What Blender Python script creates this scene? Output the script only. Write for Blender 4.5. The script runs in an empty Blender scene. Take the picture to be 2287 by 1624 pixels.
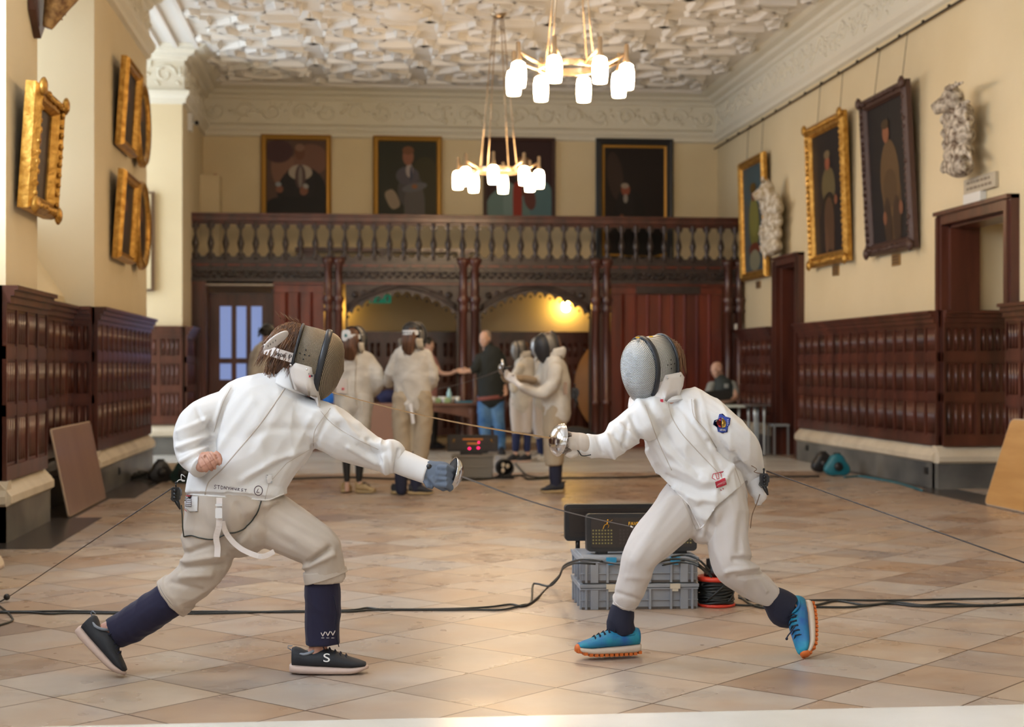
import bpy, math, random
import numpy as np
from mathutils import Vector, Matrix, noise
from mathutils.bvhtree import BVHTree
random.seed(7)
SC = bpy.context.scene
COL = SC.collection
V = Vector
# ---------------------------------------------------------------- camera, world, exposure
F, CX, HY, CH, YAW = 3500.0, 1143.5, 820.0, 1.2, 0.1014
CO, SI = math.cos(YAW), math.sin(YAW)
cam_d = bpy.data.cameras.new('camera'); cam = bpy.data.objects.new('camera', cam_d); COL.objects.link(cam)
cam.location = (0, 0, CH); cam.rotation_euler = (math.pi / 2, 0, -YAW)
cam_d.sensor_width = 36; cam_d.lens = F / 2287 * 36; cam_d.shift_y = 8 / 2287
cam_d.clip_start = .05; cam_d.clip_end = 200
cam_d.dof.use_dof = True; cam_d.dof.focus_distance = 6.3; cam_d.dof.aperture_fstop = 3.0
SC.camera = cam
SC.view_settings.view_transform = 'Standard'; SC.view_settings.look = 'None'
SC.view_settings.gamma = 1; SC.view_settings.use_curve_mapping = False
SC.view_settings.exposure = 0.08
try:
    SC.cycles.max_bounces = 5; SC.cycles.diffuse_bounces = 3; SC.cycles.glossy_bounces = 3
    SC.cycles.transmission_bounces = 4; SC.cycles.sample_clamp_indirect = 6
    SC.cycles.caustics_reflective = False; SC.cycles.caustics_refractive = False
    SC.cycles.use_denoising = True
except Exception: pass
wd = bpy.data.worlds.new('world'); SC.world = wd; wd.use_nodes = True
bg = wd.node_tree.nodes['Background']; bg.inputs[0].default_value = (.75, .88, 1, 1); bg.inputs[1].default_value = 1.0
WIN_E, WIN_C = 9.5, (.74, .88, 1.07)      # daylight in the bay windows on the left
FILL_E, FILL_C = .45, (1.0, .92, 1.0)       # soft frontal fill: unseen window added behind the camera
LAMP_E, LAMP_C = 50.0, (1.0, .70, .40)    # glass shades of the chandeliers

def Wp(px, py, d):
    """point at camera depth d seen at photo pixel px, py"""
    u = (px - CX) / F
    return V((d * (u * CO + SI), d * (CO - u * SI), CH - (py - HY) / F * d))
def onY(px, py, Y):
    u = (px - CX) / F; return Wp(px, py, Y / (CO - u * SI))
def onX(px, py, X):
    u = (px - CX) / F; return Wp(px, py, X / (u * CO + SI))
def onZ(px, py, z=0.0): return Wp(px, py, (CH - z) * F / (py - HY))
def proj(P):
    """numpy points -> photo pixels"""
    x = P[:, 0] * CO - P[:, 1] * SI; d = P[:, 0] * SI + P[:, 1] * CO
    return CX + F * x / d, HY - F * (P[:, 2] - CH) / d, d
FWD = V((SI, CO, 0)); RGT = V((CO, -SI, 0)); UP = V((0, 0, 1)); EYE = V((0, 0, CH))

# ---------------------------------------------------------------- materials
MATS = {}
def mat(name, col, rough=.6, metal=0., bump=None, var=None, emit=None, coat=0., spec=.5, sheen=0., alpha=None):
    if name in MATS: return MATS[name]
    m = bpy.data.materials.new(name); m.use_nodes = True; MATS[name] = m
    nt = m.node_tree; b = nt.nodes['Principled BSDF']; L = nt.links
    b.inputs['Base Color'].default_value = (*col, 1); b.inputs['Roughness'].default_value = rough
    b.inputs['Metallic'].default_value = metal; b.inputs['Specular IOR Level'].default_value = spec
    b.inputs['Coat Weight'].default_value = coat; b.inputs['Coat Roughness'].default_value = .15
    b.inputs['Sheen Weight'].default_value = sheen
    m.diffuse_color = (*col, 1)
    tc = None
    def coords(sc):
        nonlocal tc
        if tc is None: tc = nt.nodes.new('ShaderNodeTexCoord')
        mp = nt.nodes.new('ShaderNodeMapping'); mp.inputs['Scale'].default_value = sc
        L.new(tc.outputs['Object'], mp.inputs[0]); return mp.outputs[0]
    if var:                                    # (scale xyz, dark colour, light colour)
        sc, c0, c1 = var
        n = nt.nodes.new('ShaderNodeTexNoise'); n.inputs['Scale'].default_value = 1; n.inputs['Detail'].default_value = 5
        L.new(coords(sc), n.inputs['Vector'])
        r = nt.nodes.new('ShaderNodeValToRGB'); r.color_ramp.elements[0].position = .33; r.color_ramp.elements[1].position = .67
        r.color_ramp.elements[0].color = (*c0, 1); r.color_ramp.elements[1].color = (*c1, 1)
        L.new(n.outputs[0], r.inputs[0]); L.new(r.outputs[0], b.inputs['Base Color'])
    if bump:                                   # (scale xyz, strength, distance)
        sc, st, di = bump
        n = nt.nodes.new('ShaderNodeTexNoise'); n.inputs['Scale'].default_value = 1; n.inputs['Detail'].default_value = 3
        L.new(coords(sc), n.inputs['Vector'])
        bp = nt.nodes.new('ShaderNodeBump'); bp.inputs['Strength'].default_value = st; bp.inputs['Distance'].default_value = di
        L.new(n.outputs[0], bp.inputs['Height']); L.new(bp.outputs[0], b.inputs['Normal'])
    if emit:
        c, e = emit; b.inputs['Emission Color'].default_value = (*c, 1); b.inputs['Emission Strength'].default_value = e
    return m
def hx(s):
    s = s.lstrip('#'); o = []
    for i in (0, 2, 4):
        c = int(s[i:i + 2], 16) / 255; o.append(c / 12.92 if c <= .04045 else ((c + .055) / 1.055) ** 2.4)
    return tuple(o)
def s3(k): return (k, k, k)

# ---------------------------------------------------------------- mesh building
class MB:
    def __init__(s): s.v = []; s.f = []; s.m = []; s.s = []
    def add(s, vs, fs, mi=0, sm=False):
        o = len(s.v); s.v += [tuple(v) for v in vs]
        for f in fs: s.f.append(tuple(i + o for i in f)); s.m.append(mi); s.s.append(sm)
    def box(s, x0, y0, z0, x1, y1, z1, mi=0):
        c = V(((x0 + x1) / 2, (y0 + y1) / 2, (z0 + z1) / 2))
        s.obox(c, V((abs(x1 - x0) / 2, 0, 0)), V((0, abs(y1 - y0) / 2, 0)), V((0, 0, abs(z1 - z0) / 2)), mi)
    def obox(s, c, a, b, d, mi=0):
        vs = [c + a * i + b * j + d * k for k in (-1, 1) for j in (-1, 1) for i in (-1, 1)]
        s.add(vs, [(0, 2, 3, 1), (4, 5, 7, 6), (0, 1, 5, 4), (2, 6, 7, 3), (0, 4, 6, 2), (1, 3, 7, 5)], mi)
    def rbox(s, c, a, b, d, r=.2, mi=0, n=4):
        """box with rounded corners in the a-b plane, depth d"""
        al, bl = a.length, b.length; r = min(r, al, bl); ax, bx = a / al, b / bl
        pts = []
        for (sx, sy, t0) in ((1, 1, 0), (-1, 1, 90), (-1, -1, 180), (1, -1, 270)):
            for k in range(n + 1):
                t = math.radians(t0 + 90 * k / n)
                pts.append(c + ax * (sx * (al - r) + r * math.cos(t)) + bx * (sy * (bl - r) + r * math.sin(t)))
        s.prism([p - d for p in pts], d * 2, mi)
    def prism(s, pts, vec, mi=0, sm=False):
        n = len(pts); vs = list(pts) + [p + vec for p in pts]
        s.add(vs, [tuple(range(n))[::-1], tuple(range(n, 2 * n))], mi)
        s.add(vs, [(i, (i + 1) % n, n + (i + 1) % n, n + i) for i in range(n)], mi, sm)
    def rings(s, rings, mi=0, cap=True, sm=True, closed=True):
        n = len(rings[0]); vs = [p for r in rings for p in r]; fs = []
        for k in range(len(rings) - 1):
            for i in range(n if closed else n - 1):
                j = (i + 1) % n; fs.append((k * n + i, k * n + j, (k + 1) * n + j, (k + 1) * n + i))
        if cap and closed: fs.append(tuple(range(n))[::-1]); fs.append(tuple((len(rings) - 1) * n + i for i in range(n)))
        s.add(vs, fs, mi, sm)
    def tube(s, pts, r, n=8, mi=0, cap=True, flat=1.0):
        pts = [V(p) for p in pts]; m = len(pts); R = []
        up = None
        for i, p in enumerate(pts):
            t = (pts[min(i + 1, m - 1)] - pts[max(i - 1, 0)])
            t = t.normalized() if t.length > 1e-9 else V((0, 0, 1))
            if up is None: up = t.orthogonal().normalized() if abs(t.z) > .95 else t.cross(UP).normalized()
            up = (up - t * up.dot(t)); up = up.normalized() if up.length > 1e-6 else t.orthogonal().normalized()
            w = t.cross(up); rr = r[i] if hasattr(r, '__len__') else r
            R.append([p + up * (rr * math.cos(2 * math.pi * k / n)) + w * (rr * flat * math.sin(2 * math.pi * k / n)) for k in range(n)])
        s.rings(R, mi, cap)
    def cyl(s, p, q, r, n=12, mi=0, r2=None): s.tube([p, q], [r, r if r2 is None else r2], n, mi)
    def lathe(s, prof, c, n=16, mi=0, ax=None, cap=True):
        z = (ax or UP).normalized(); x = z.orthogonal().normalized(); y = z.cross(x); c = V(c)
        s.rings([[c + z * h + (x * math.cos(2 * math.pi * k / n) + y * math.sin(2 * math.pi * k / n)) * r for k in range(n)] for r, h in prof], mi, cap)
    def ell(s, c, ax, ay, az, nu=16, nv=10, mi=0):
        c = V(c); R = []
        for j in range(nv + 1):
            t = math.pi * (j + .02 * (j == 0) - .02 * (j == nv)) / nv
            R.append([c + ax * (math.sin(t) * math.cos(2 * math.pi * k / nu)) + ay * (math.sin(t) * math.sin(2 * math.pi * k / nu)) + az * math.cos(t) for k in range(nu)])
        s.rings(R, mi)
    def sph(s, c, r, mi=0, n=12): s.ell(c, V((r, 0, 0)), V((0, r, 0)), V((0, 0, r)), n, max(6, n * 2 // 3), mi)
    def etube(s, secs, n=18, sub=4, cap=(1, 1), mi=0, D=None, k=1.0):
        """loft of ellipses: secs = [(centre, half width across the view, half depth)]"""
        D = D or FWD; P = [x[0] for x in secs]; A = [x[1] * k for x in secs]; B = [x[2] * k for x in secs]; m = len(P)
        C = []; 
        def cr(a, b, c, d, t): return .5 * ((2 * b) + (c - a) * t + (2 * a - 5 * b + 4 * c - d) * t * t + (3 * b - a - 3 * c + d) * t ** 3)
        for i in range(m - 1):
            i0, i3 = max(i - 1, 0), min(i + 2, m - 1)
            for q in range(sub + (i == m - 2)):
                t = q / sub
                C.append((cr(P[i0], P[i], P[i + 1], P[i3], t), max(cr(A[i0], A[i], A[i + 1], A[i3], t), .002), max(cr(B[i0], B[i], B[i + 1], B[i3], t), .002)))
        m = len(C); R = []
        for i in range(m):
            T = (C[min(i + 1, m - 1)][0] - C[max(i - 1, 0)][0]).normalized()
            S = T.cross(D).normalized(); N = S.cross(T).normalized()
            ring = lambda c, f, T=T, S=S, N=N, i=i: [c + S * (C[i][1] * f * math.cos(2 * math.pi * q / n)) + N * (C[i][2] * f * math.sin(2 * math.pi * q / n)) for q in range(n)]
            rr = min(C[i][1], C[i][2])
            if i == 0 and cap[0]:
                for h in (.98, .8, .45): R.append(ring(C[i][0] - T * rr * h * cap[0], math.sqrt(1 - h * h)))
            R.append(ring(C[i][0], 1))
            if i == m - 1 and cap[1]:
                for h in (.45, .8, .98): R.append(ring(C[i][0] + T * rr * h * cap[1], math.sqrt(1 - h * h)))
        s.rings(R, mi)
    def xf(s, M, start=0):
        for i in range(start, len(s.v)): s.v[i] = tuple(M @ V(s.v[i]))
    def mesh(s, name):
        me = bpy.data.meshes.new(name); me.from_pydata(s.v, [], s.f); me.update(); return me
    def build(s, name, mats, parent=None, bevel=0):
        me = s.mesh(name)
        for m in (mats if isinstance(mats, (list, tuple)) else [mats]): me.materials.append(m)
        me.polygons.foreach_set('material_index', s.m); me.polygons.foreach_set('use_smooth', s.s)
        return link(name, me, parent, bevel)
def link(name, me, parent=None, bevel=0):
    o = bpy.data.objects.new(name, me); COL.objects.link(o)
    if parent is not None:
        o.parent = parent; o.matrix_parent_inverse = world_of(parent).inverted()
    if bevel:
        b = o.modifiers.new('edge', 'BEVEL'); b.width = bevel; b.segments = 2; b.limit_method = 'ANGLE'
    return o
def world_of(o):
    M = Matrix.LocRotScale(o.location, o.rotation_euler, o.scale)
    return world_of(o.parent) @ o.matrix_parent_inverse @ M if o.parent else M
def thing(name, label, cat, loc=(0, 0, 0), group=None):
    o = bpy.data.objects.new(name, None); COL.objects.link(o); o.location = loc; o.empty_display_size = .05
    return tag(o, label, cat, group)
def tag(o, label, cat, group=None):
    o['label'] = label; o['category'] = cat
    if group: o['group'] = group
    return o
def struct(o): o['kind'] = 'structure'; return o
def kids(o): return [c for c in bpy.data.objects if c.parent == o]
def dup(root, loc, label, scale=None, rot=None):
    r = root.copy(); COL.objects.link(r); r.location = loc; r['label'] = label
    if scale: r.scale = scale
    if rot is not None: r.rotation_euler = rot
    def rec(a, b):
        for ch in kids(a):
            c = ch.copy(); COL.objects.link(c); c.parent = b; rec(ch, c)
    src = [(root, r)]; rec(root, r)
    return r

# ---------------------------------------------------------------- organic surfaces
def remesh(mb, name, voxel, mats, parent=None, smooth=2, folds=(), wr=0., wrf=14., seed=1, k=.5):
    """union of closed shapes -> one continuous skin, relaxed, then folded along photo-traced fold lines"""
    me = mb.mesh(name + '_src'); o = bpy.data.objects.new(name, me); COL.objects.link(o)
    md = o.modifiers.new('r', 'REMESH'); md.mode = 'VOXEL'; md.voxel_size = voxel
    dg = bpy.context.evaluated_depsgraph_get()
    out = bpy.data.meshes.new_from_object(o.evaluated_get(dg)); out.name = name
    bpy.data.objects.remove(o); bpy.data.meshes.remove(me)
    n = len(out.vertices); P = np.empty(n * 3, np.float32); out.vertices.foreach_get('co', P); P = P.reshape(-1, 3).astype(float)
    E = np.empty(len(out.edges) * 2, np.int32); out.edges.foreach_get('vertices', E); E = E.reshape(-1, 2)
    deg = np.bincount(E.ravel(), minlength=n).clip(1)
    def avg(X):
        Y = np.empty_like(X)
        for c in range(X.shape[1]): Y[:, c] = np.bincount(E[:, 0], X[E[:, 1], c], n) + np.bincount(E[:, 1], X[E[:, 0], c], n)
        return Y / deg[:, None]
    for _ in range(smooth):
        P = P + k * (avg(P) - P); P = P - (k * .96) * (avg(P) - P) if _ % 2 else P
    if folds or wr:
        out.vertices.foreach_set('co', P.astype(np.float32).ravel()); out.update()
        N = np.empty(n * 3, np.float32); out.vertex_normals.foreach_get('vector', N); N = N.reshape(-1, 3)
        px, py, d = proj(P); disp = np.zeros(n)
        for (pl, amp, w) in folds:
            best = np.full(n, 1e9)
            for (a, b) in zip(pl[:-1], pl[1:]):
                dx, dy = b[0] - a[0], b[1] - a[1]
                t = np.clip(((px - a[0]) * dx + (py - a[1]) * dy) / (dx * dx + dy * dy + 1e-9), 0, 1)
                best = np.minimum(best, np.hypot(px - a[0] - t * dx, py - a[1] - t * dy))
            disp += amp * np.exp(-(best / w) ** 2)
        if wr:
            rg = np.random.RandomState(seed); q = P * wrf
            wv = sum(np.sin(q @ rg.randn(3) * .6 + rg.rand() * 6) for _ in range(3))
            a = sum((1 - np.abs(np.sin(q @ (rg.randn(3)) + 1.2 * wv + rg.rand() * 6))) ** 2 for _ in range(4)) / 4
            disp += wr * (a - .3)
        P = P + N * disp[:, None]; P = P + .3 * (avg(P) - P)
    out.vertices.foreach_set('co', P.astype(np.float32).ravel())
    out.materials.clear()
    for m in (mats if isinstance(mats, (list, tuple)) else [mats]): out.materials.append(m)
    out.polygons.foreach_set('use_smooth', [True] * len(out.polygons)); out.update()
    return link(name, out, parent)
def bvh(o):
    me = o.data; M = world_of(o) if o.parent is None else world_of(o.parent) @ o.matrix_parent_inverse
    return BVHTree.FromPolygons([M @ v.co for v in me.vertices], [tuple(p.vertices) for p in me.polygons])
def drape(px, py, trees, lift=.002, fallback=6.2):
    dr = (Wp(px, py, 1.0) - EYE).normalized(); best = None
    for t in trees:
        h = t.ray_cast(EYE, dr)
        if h[0] is not None and (best is None or h[3] < best[3]): best = h
    if best is None: return Wp(px, py, fallback), -dr
    nrm = best[1] if best[1].dot(dr) < 0 else -best[1]
    return best[0] + nrm * lift, nrm
def dense(pl, step=3.):
    o = []
    for a, b in zip(pl[:-1], pl[1:]):
        k = max(1, int(math.hypot(b[0] - a[0], b[1] - a[1]) / step))
        o += [(a[0] + (b[0] - a[0]) * i / k, a[1] + (b[1] - a[1]) * i / k) for i in range(k)]
    return o + [pl[-1]]
def spline(pl, sub=5):
    o = []; m = len(pl)
    for i in range(m - 1):
        a, b, c, d = pl[max(i - 1, 0)], pl[i], pl[i + 1], pl[min(i + 2, m - 1)]
        for q in range(sub):
            t = q / sub
            o.append(tuple(.5 * (2 * b[j] + (c[j] - a[j]) * t + (2 * a[j] - 5 * b[j] + 4 * c[j] - d[j]) * t * t + (3 * b[j] - a[j] - 3 * c[j] + d[j]) * t ** 3) for j in range(len(b))))
    return o + [tuple(pl[-1])]
def stroke(mb, pl, trees, r=.0012, lift=.001, mi=0, step=3., n=5, fb=6.2):
    mb.tube([drape(x, y, trees, lift, fb)[0] for x, y in dense(pl, step)], r, n, mi)
def strip(mb, pl, w, trees, lift=.003, mi=0, th=.003, step=5., fb=6.2):
    pl = dense(pl, step); R = []
    for i, (x, y) in enumerate(pl):
        a, b = pl[max(i - 1, 0)], pl[min(i + 1, len(pl) - 1)]; dx, dy = b[0] - a[0], b[1] - a[1]; l = math.hypot(dx, dy) + 1e-9
        nx, ny = -dy / l, dx / l; ww = w(i / (len(pl) - 1)) if callable(w) else w
        p, n1 = drape(x + nx * ww, y + ny * ww, trees, lift, fb); q, n2 = drape(x - nx * ww, y - ny * ww, trees, lift, fb)
        R.append([p, q, q - n2 * th, p - n1 * th])
    mb.rings(R, mi, sm=False)
def patch(mb, poly, trees, lift=.002, mi=0, fb=6.2, grid=0):
    """filled shape lying on a surface"""
    cx = sum(p[0] for p in poly) / len(poly); cy = sum(p[1] for p in poly) / len(poly)
    poly = dense(list(poly) + [poly[0]], 4)[:-1]; n = len(poly); R = []
    for f in (1, .86, .72, .56, .4, .2, .02): R.append([drape(cx + (x - cx) * f, cy + (y - cy) * f, trees, lift, fb)[0] for x, y in poly])
    mb.rings(R, mi, sm=True)
def text_mesh(body, size, M, name, m, parent=None, depth=.0006, font_shear=0, align='CENTER'):
    c = bpy.data.curves.new(name, 'FONT'); c.body = body; c.size = size; c.extrude = depth; c.align_x = align; c.align_y = 'CENTER'; c.shear = font_shear
    o = bpy.data.objects.new(name, c); COL.objects.link(o)
    me = bpy.data.meshes.new_from_object(o.evaluated_get(bpy.context.evaluated_depsgraph_get())); bpy.data.objects.remove(o)
    me.transform(M); me.materials.clear(); me.materials.append(m); me.name = name
    return link(name, me, parent)
def frame_of(o, u, v):
    """matrix whose x is u, y is v, z out of them, at o"""
    u = u.normalized(); w = u.cross(v).normalized(); v = w.cross(u)
    return Matrix(((u.x, v.x, w.x, o.x), (u.y, v.y, w.y, o.y), (u.z, v.z, w.z, o.z), (0, 0, 0, 1)))
# ---------------------------------------------------------------- room materials
cream = mat('cream_plaster', (.76, .63, .40), .75, bump=((9, 9, 9), .25, .01), var=((.7, .7, .7), (.73, .60, .37), (.79, .66, .43)))
ceil_m = mat('ceiling_plaster', (.84, .80, .74), .8)
corn_m = mat('cornice_plaster', (.80, .75, .62), .75, bump=((14, 14, 14), .35, .02))
wood = mat('mahogany_panelling', (.07, .02, .013), .32, bump=((6, 6, .8), .25, .01), var=((5, 5, .9), (.045, .012, .008), (.12, .034, .020)), coat=.25)
wood_red = mat('red_mahogany', (.15, .024, .010), .33, var=((6, 6, .8), (.09, .014, .007), (.20, .034, .014)), coat=.3)
wood_dark = mat('blackened_oak', (.028, .016, .014), .4, var=((8, 8, 8), (.018, .010, .009), (.05, .028, .024)), coat=.2)
stone = mat('grey_plinth_marble', (.12, .12, .12), .35, var=((1.6, 1.6, 2.4), (.07, .072, .075), (.20, .195, .18)))
ledge = mat('pale_ledge_stone', (.66, .58, .44), .5, var=((3, 3, 3), (.58, .50, .38), (.72, .64, .50)))
dark_floor = mat('dark_border_strip', (.05, .045, .045), .25)  # plain dark tone for the floor strips beside the walls
black = mat('flat_black', (.012, .012, .013), .5)

# floor: square marble slabs laid diagonally
def floor_material():
    m = bpy.data.materials.new('diagonal_marble_slabs'); m.use_nodes = True; nt = m.node_tree; L = nt.links; N = nt.nodes
    b = N['Principled BSDF']
    def nd(t, **k):
        n = N.new('ShaderNode' + t)
        for a, v in k.items(): setattr(n, a, v)
        return n
    def mth(op, a, b_=None, c=None):
        n = nd('Math', operation=op)
        for i, x in enumerate((a, b_, c)):
            if x is None: continue
            if isinstance(x, (int, float)): n.inputs[i].default_value = x
            else: L.new(x, n.inputs[i])
        return n.outputs[0]
    tc = nd('TexCoord'); sp = nd('SeparateXYZ'); L.new(tc.outputs['Object'], sp.inputs[0])
    x, y = sp.outputs[0], sp.outputs[1]
    S, TH = .4332, .778923; c, s = math.cos(TH) / S, math.sin(TH) / S; x0, y0 = -1.0795, 5.829
    dx, dy = mth('SUBTRACT', x, x0), mth('SUBTRACT', y, y0)
    i = mth('ADD', mth('MULTIPLY', dx, c), mth('MULTIPLY', dy, s))
    j = mth('SUBTRACT', mth('MULTIPLY', dx, s), mth('MULTIPLY', dy, c))
    fi, fj = mth('FRACT', i), mth('FRACT', j)
    ei = mth('MINIMUM', fi, mth('SUBTRACT', 1, fi)); ej = mth('MINIMUM', fj, mth('SUBTRACT', 1, fj))
    e = mth('MINIMUM', ei, ej)
    gr = mth('LESS_THAN', e, .009)
    cb = nd('CombineXYZ'); L.new(mth('FLOOR', i), cb.inputs[0]); L.new(mth('FLOOR', j), cb.inputs[1])
    wn = nd('TexWhiteNoise', noise_dimensions='2D'); L.new(cb.outputs[0], wn.inputs['Vector'])
    # each slab has its own vein pattern
    va = nd('VectorMath', operation='MULTIPLY_ADD'); L.new(wn.outputs['Color'], va.inputs[0]); va.inputs[1].default_value = (40, 40, 40); L.new(tc.outputs['Object'], va.inputs[2])
    def nz(sc, det, rough=.55, dist=0.):
        n = nd('TexNoise'); n.inputs['Scale'].default_value = sc; n.inputs['Detail'].default_value = det; n.inputs['Roughness'].default_value = rough; n.inputs['Distortion'].default_value = dist
        L.new(va.outputs[0], n.inputs['Vector']); return n.outputs[0]
    def ramp(fac, st):
        r = nd('ValToRGB'); el = r.color_ramp.elements
        while len(el) < len(st): el.new(.5)
        for q, (p, cc) in enumerate(st): el[q].position = p; el[q].color = (*cc, 1)
        L.new(fac, r.inputs[0]); return r.outputs[0]
    def mix(fac, a, b_, mode='MIX'):
        n = nd('Mix', data_type='RGBA', blend_type=mode)
        if isinstance(fac, float): n.inputs[0].default_value = fac
        else: L.new(fac, n.inputs[0])
        for k, v in ((6, a), (7, b_)):
            if isinstance(v, tuple): n.inputs[k].default_value = (*v, 1)
            else: L.new(v, n.inputs[k])
        return n.outputs[2]
    base = ramp(wn.outputs['Value'], [(0, (.27, .195, .155)), (.2, (.39, .28, .205)), (.45, (.44, .36, .30)), (.7, (.40, .35, .31)), (.88, (.48, .365, .265)), (1, (.28, .235, .21))])
    st1 = ramp(nz(2.2, 3, .5, .2), [(.42, (0, 0, 0)), (.78, (1, 1, 1))])
    c1 = mix(mth('MULTIPLY', st1, .55), base, (.43, .24, .11))
    st2 = ramp(nz(6, 3, .5), [(.35, (0, 0, 0)), (.75, (1, 1, 1))])
    c2 = mix(mth('MULTIPLY', st2, .22), c1, (.60, .52, .41))
    c3 = mix(mth('MULTIPLY', ramp(nz(14, 3, .5), [(.45, (0, 0, 0)), (.85, (1, 1, 1))]), .12), c2, (.25, .17, .11))
    col = mix(gr, c3, (.12, .075, .05))
    L.new(col, b.inputs['Base Color'])
    rr = ramp(nz(3, 3), [(.3, s3(.24)), (.7, s3(.38))]); L.new(rr, b.inputs['Roughness'])
    bp = nd('Bump'); bp.inputs['Strength'].default_value = .07; bp.inputs['Distance'].default_value = .004
    hh = mth('ADD', mth('MULTIPLY', nz(5, 3), .5), mth('MULTIPLY', wn.outputs['Value'], .35)); L.new(mth('SUBTRACT', hh, gr), bp.inputs['Height']); L.new(bp.outputs[0], b.inputs['Normal'])
    return m
floor_m = floor_material()
marble = mat('white_daylit_marble', (.70, .68, .62), .22, var=((1.2, 1.2, 1.2), (.60, .58, .52), (.80, .78, .74)))  # white marble, lightened further to carry daylight on the far floor band

XR, XL = 5.85, -2.40        # wall planes
YS, YB = 23.1, 24.8         # gallery screen, end wall
ZC = 5.57
# ---------------------------------------------------------------- floor, step, ceiling
b = MB(); b.box(-5.2, -3, -.1, 7.2, 27, 0); f = b.build('floor', floor_m); struct(f)
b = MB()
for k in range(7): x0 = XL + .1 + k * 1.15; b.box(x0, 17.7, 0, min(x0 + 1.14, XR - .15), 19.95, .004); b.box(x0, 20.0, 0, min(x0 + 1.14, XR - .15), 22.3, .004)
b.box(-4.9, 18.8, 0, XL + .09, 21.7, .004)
struct(b.build('trim_1', marble))  # marble band widened and paled where daylight whitens the floor
b = MB()
for (x0, y0, x1, y1) in ((XL - .2, 10.6, XL + .42, 12.75), (XL - .2, 12.75, XL + .2, 14.6), (XL - .2, 14.6, XL + .42, 19.0), (5.45, 12.9, 5.9, 14.85), (5.45, -2, 5.72, 12.9), (5.6, 14.85, 5.72, 19.8)):
    b.box(x0, y0, 0, x1, y1, .003)
struct(b.build('trim_2', dark_floor))
b = MB(); b.box(-2.5, -2, 0, XR, 4.70, .15); struct(b.build('trim_3', marble, bevel=.01))
b = MB(); b.box(-5.2, -3, ZC, 7.2, 27, ZC + .1)
def rib(b, x0, y0, x1, y1, w=.11, h=.075):
    p, q = V((x0, y0, ZC)), V((x1, y1, ZC)); t = (q - p).normalized(); n = V((-t.y, t.x, 0))
    w2 = w * .5; pr = [(-w2 * 1.3, 0), (-w2 * .8, -h), (w2 * .8, -h), (w2 * 1.3, 0)]
    b.rings([[e + n * a + UP * z for a, z in pr] for e in (p, q)], 0, sm=False)
def rblock(b, x0, y0, x1, y1, h=.09, s=.025):
    b.rings([[V((x0, y0, ZC)), V((x1, y0, ZC)), V((x1, y1, ZC)), V((x0, y1, ZC))], [V((x0 + s, y0 + s, ZC - h)), V((x1 - s, y0 + s, ZC - h)), V((x1 - s, y1 - s, ZC - h)), V((x0 + s, y1 - s, ZC - h))]], 0, sm=False)
PI2 = math.pi / 2
cs = 1.48; gx0, gy0 = -2.0, 6.2
for iy in range(13):
    for ix in range(5):
        cx, cy = gx0 + (ix + .5) * cs, gy0 + (iy + .5) * cs
        if cy > 24: continue
        for a in range(4):
            R = lambda x, y: (cx + x * math.cos(a * PI2) - y * math.sin(a * PI2), cy + x * math.sin(a * PI2) + y * math.cos(a * PI2))
            seg = lambda x0, y0, x1, y1, w=.1: rib(b, *R(x0, y0), *R(x1, y1), w)
            seg(.16, 0, 0, .16, .12); seg(.40, -.22, .40, .22, .14)
            seg(.40, .22, .22, .40, .11); seg(.58, .12, .58, .58, .11); seg(.40, .22, .58, .12, .09)
            seg(.58, -.12, .40, -.22, .09); seg(.66, .66, .74, .74, .16)
for x in (-2.10, -2.38, -2.62): b.box(x - .03, 6, ZC - .05, x + .03, 24.3, ZC)
for y in (24.35,): b.box(-2.1, y - .03, ZC - .04, 5.5, y + .03, ZC)
for p in ((.95, 13.6),(.62, 19.2)): b.lathe([(.36, 0), (.34, -.05), (.26, -.06), (.22, -.09), (.1, -.1)], (p[0], p[1], ZC), 24)
struct(b.build('ceiling', ceil_m))

# ---------------------------------------------------------------- walls
b = MB()
for (y0, y1) in ((-2, 13.35), (15.0, 19.95), (21.05, 25.6)): b.box(XR, y0, 0, 6.9, y1, ZC)
for (y0, y1) in ((13.35, 15.0), (19.95, 21.05)): b.box(XR, y0, 2.62, 6.9, y1, ZC)
b.box(6.9, 13, 0, 7.0, 21.5, ZC)
struct(b.build('wall_right', cream))
b = MB()
piers = ((-2, -1.4), (2.2, 3.2), (6.2, 8.4), (11.2, 12.3), (14.95, 18.7), (21.8, 25.6))
for (y0, y1) in piers: b.box(-5.1 if y0 > 21 else -3.6, y0, 0, XL if y0 < 21 else -2.32, y1, ZC)
bays = ((-1.4, 2.2), (3.2, 6.2), (8.4, 11.2), (12.3, 14.95))  # nearest bay invented to hold an added window that lights the fencers
for (y0, y1) in bays:                         # apron wall and steep sill under each window
    b.prism([V((-3.6, y0, 0)), V((-2.68, y0, 0)), V((-2.68, y0, 1.86)), V((-3.12, y0, 2.5)), V((-3.6, y0, 2.5))], V((0, y1 - y0, 0)))
    b.box(-3.6, y0, 4.75, -3.05, y1, ZC)
b.box(-5.1, 18.7, 4.9, -5.0, 21.8, ZC); b.box(-5.1, 18.7, 0, -5.0, 21.8, .9); b.box(-5.1, 18.6, 0, -3.5, 18.7, ZC)
struct(b.build('wall_left', cream))
b = MB(); b.box(-2.6, YB, 0, 6, YB + .2, ZC)
b.box(-2.32, 24.35, 2.7, -2.03, YB, 4.15)      # boxed pier on the gallery
struct(b.build('wall_back', cream))
b = MB(); b.box(-5.2, -2.2, 0, 7, -2, .8); b.box(-5.2, -2.2, 4.6, 7, -2, ZC); b.box(-5.2, -2.2, .8, -1.6, -2, 4.6); b.box(4.4, -2.2, .8, 7, -2, 4.6)
struct(b.build('wall_front', cream))
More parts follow.
